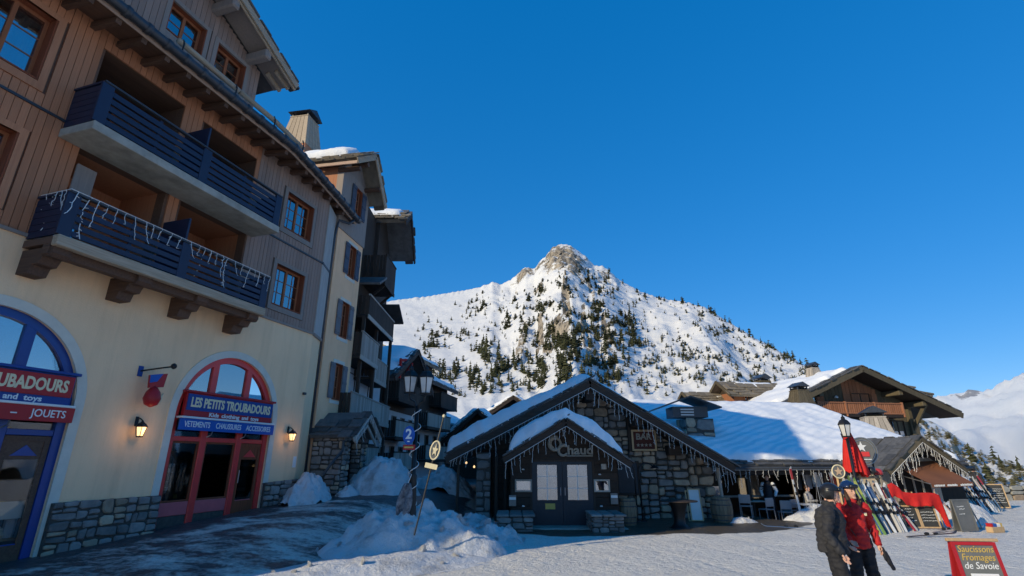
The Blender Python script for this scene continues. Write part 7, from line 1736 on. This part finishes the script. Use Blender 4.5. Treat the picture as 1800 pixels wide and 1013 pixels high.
M['hair'] = surf('brown_hair', (.07,.035,.02), (.04,.02,.012), .6, 20, (1,1,.2), bump=.4)
J1 = dict(STD); J1.update(neck=(0, -.01, 1.5), head=(.0, -.035, 1.645), face=(.25, -1, -.08), shoulder=[(-.185, 0, 1.40), (.185, .0, 1.41)], elbow=[(-.27, .0, 1.13), (.27, .05, 1.14)], wrist=[(-.20, -.17, .97), (.27, -.06, .885)], thumb=[(.6, -.6, 0), (-.2, -1, 0)], hem=.845)
pr1 = person('person in a red ski jacket and dark blue helmet facing the camera', (5.34, 8.66, -.02), R(-4), J1, M['jacket_red'], M['trousers_black'], M['helmet_blue'], .013, hair=M['hair'])
J2 = dict(STD); J2.update(chest=(.0, -.02, 1.3), neck=(0, -.05, 1.49), head=(.0, -.10, 1.63), face=(.15, -1, -.15), shoulder=[(-.19, -.02, 1.40), (.19, -.02, 1.40)], elbow=[(-.26, .05, 1.12), (.26, .02, 1.13)], wrist=[(-.26, -.08, .87), (.22, -.20, .93)], knee=[(-.11, -.07, .5), (.11, -.02, .5)], hem=.84)
pr2 = person('person in a charcoal ski jacket and black helmet turned towards the red jacket', (4.68, 8.20, -.02), R(62), J2, M['jacket_black'], M['trousers_black'], M['helmet_black'], .013)
MB().tube([(.03+.085*math.cos(a), -.045+.085*math.sin(a), 1.505+.015*math.sin(a)) for a in np.linspace(0, 6.28, 25)], .008, 6).obj('collar_piping', M['white'], pr2)
MB().tube([(0, -.135, .86), (.01, -.162, 1.1), (0, -.158, 1.3), (0, -.10, 1.47)], .006, 5).obj('jacket_zip', M['black'], pr1); MB().cbox(.085, .125, -.172, -.155, 1.30, 1.345, .004).obj('chest_badge', M['letter'], pr1)
for s in (-1, 1): MB().tube([(s*.09, -.165, 1.0), (s*.15, -.145, 1.12)], .006, 5).obj('pocket_zip', M['black'], pr1)
# a pair of black gloves held in the red person's hand
g = thing('glove', 'black ski gloves hanging from the hand of the person in red', 'gloves', pr1.location+Vector((.27, -.09, 0)), R(-4))
for dx, dz in ((0, 0), (.035, -.06)):
    m = MB(); m.tube([(dx, -.02, .86+dz), (dx+.02, -.03, .78+dz), (dx+.05, -.03, .68+dz)], [(.04,.03), (.052,.036), (.05,.032)], 10)
    for k in range(4): m.tube([(dx+.03+k*.016, -.045+k*.012, .69+dz), (dx+.05+k*.02, -.045+k*.01, .60+dz+.012*abs(k-1.5))], [.017, .013], 7)
    m.tube([(dx+.0, -.05, .76+dz), (dx-.01, -.08, .69+dz)], [.018, .014], 7); remesh(m, 'glove_shell', M['trousers_black'], g, .011, 2)
# people on the terrace and by the far rack
def bgp(label, loc, rz, jac, trou, sit=False, helm=None, sleeves=None):
    J = dict(STD)
    if sit: J.update(pelvis=(0, 0, .55), chest=(0, -.03, .88), neck=(0, -.04, 1.08), head=(0, -.06, 1.23), shoulder=[(-.185, -.03, .98), (.185, -.03, .98)], elbow=[(-.25, -.1, .74), (.25, -.1, .74)], wrist=[(-.16, -.32, .76), (.16, -.32, .76)], hip=[(-.1, -.02, .52), (.1, -.02, .52)], knee=[(-.12, -.45, .5), (.12, -.45, .5)], ankle=[(-.12, -.42, .09), (.12, -.42, .09)], hem=.47)
    elif sleeves: J.update(elbow=[(-.29, .05, 1.14), (.29, .05, 1.14)], wrist=[(-.24, -.12, .98), (.24, -.12, .98)])
    p = person(label, loc, rz, J, jac, trou, helm, .024, 'people in the background', face=False, hands=False)
    if sleeves:
        for i in (0, 1): m = MB(); limb(m, [J['shoulder'][i], J['elbow'][i], J['wrist'][i]], [.085, .07, .055]); remesh(m, 'white_sleeve', sleeves, p, .02, 2)
    h = MB(); ell(h, Vector(J['head'])+Vector((0, .02, .03)), (.085, .095, .10), 10)
    if not helm: h.obj('hair', M['hair'], p, smooth=True)
    return p
bgp('waiter with white sleeves and dark waistcoat standing on the terrace', (10.55, 22.4, -.26), R(-30), M['jacket_black'], M['trousers_black'], sleeves=M['white'])
bgp('person seated at the back of the dark terrace in a grey top', (12.2, 22.6, -.26), R(40), SK['grey'], M['trousers_black'], True); bgp('person seated at the terrace table in a dark red top', (12.9, 22.0, -.26), R(-50), SK['pink'], M['trousers_black'], True)
bgp('person in black and white skiwear with red trousers by the far ski rack', (22.2, 25.9, 0), R(150), M['jacket_black'], M['red_fabric'], helm=M['helmet_black']); bgp('person in dark and pale skiwear next to the far ski rack', (21.6, 26.3, 0), R(120), SK['grey'], M['red_fabric'], helm=M['helmet_black'])
bpy.data.scenes.remove(_tmp)
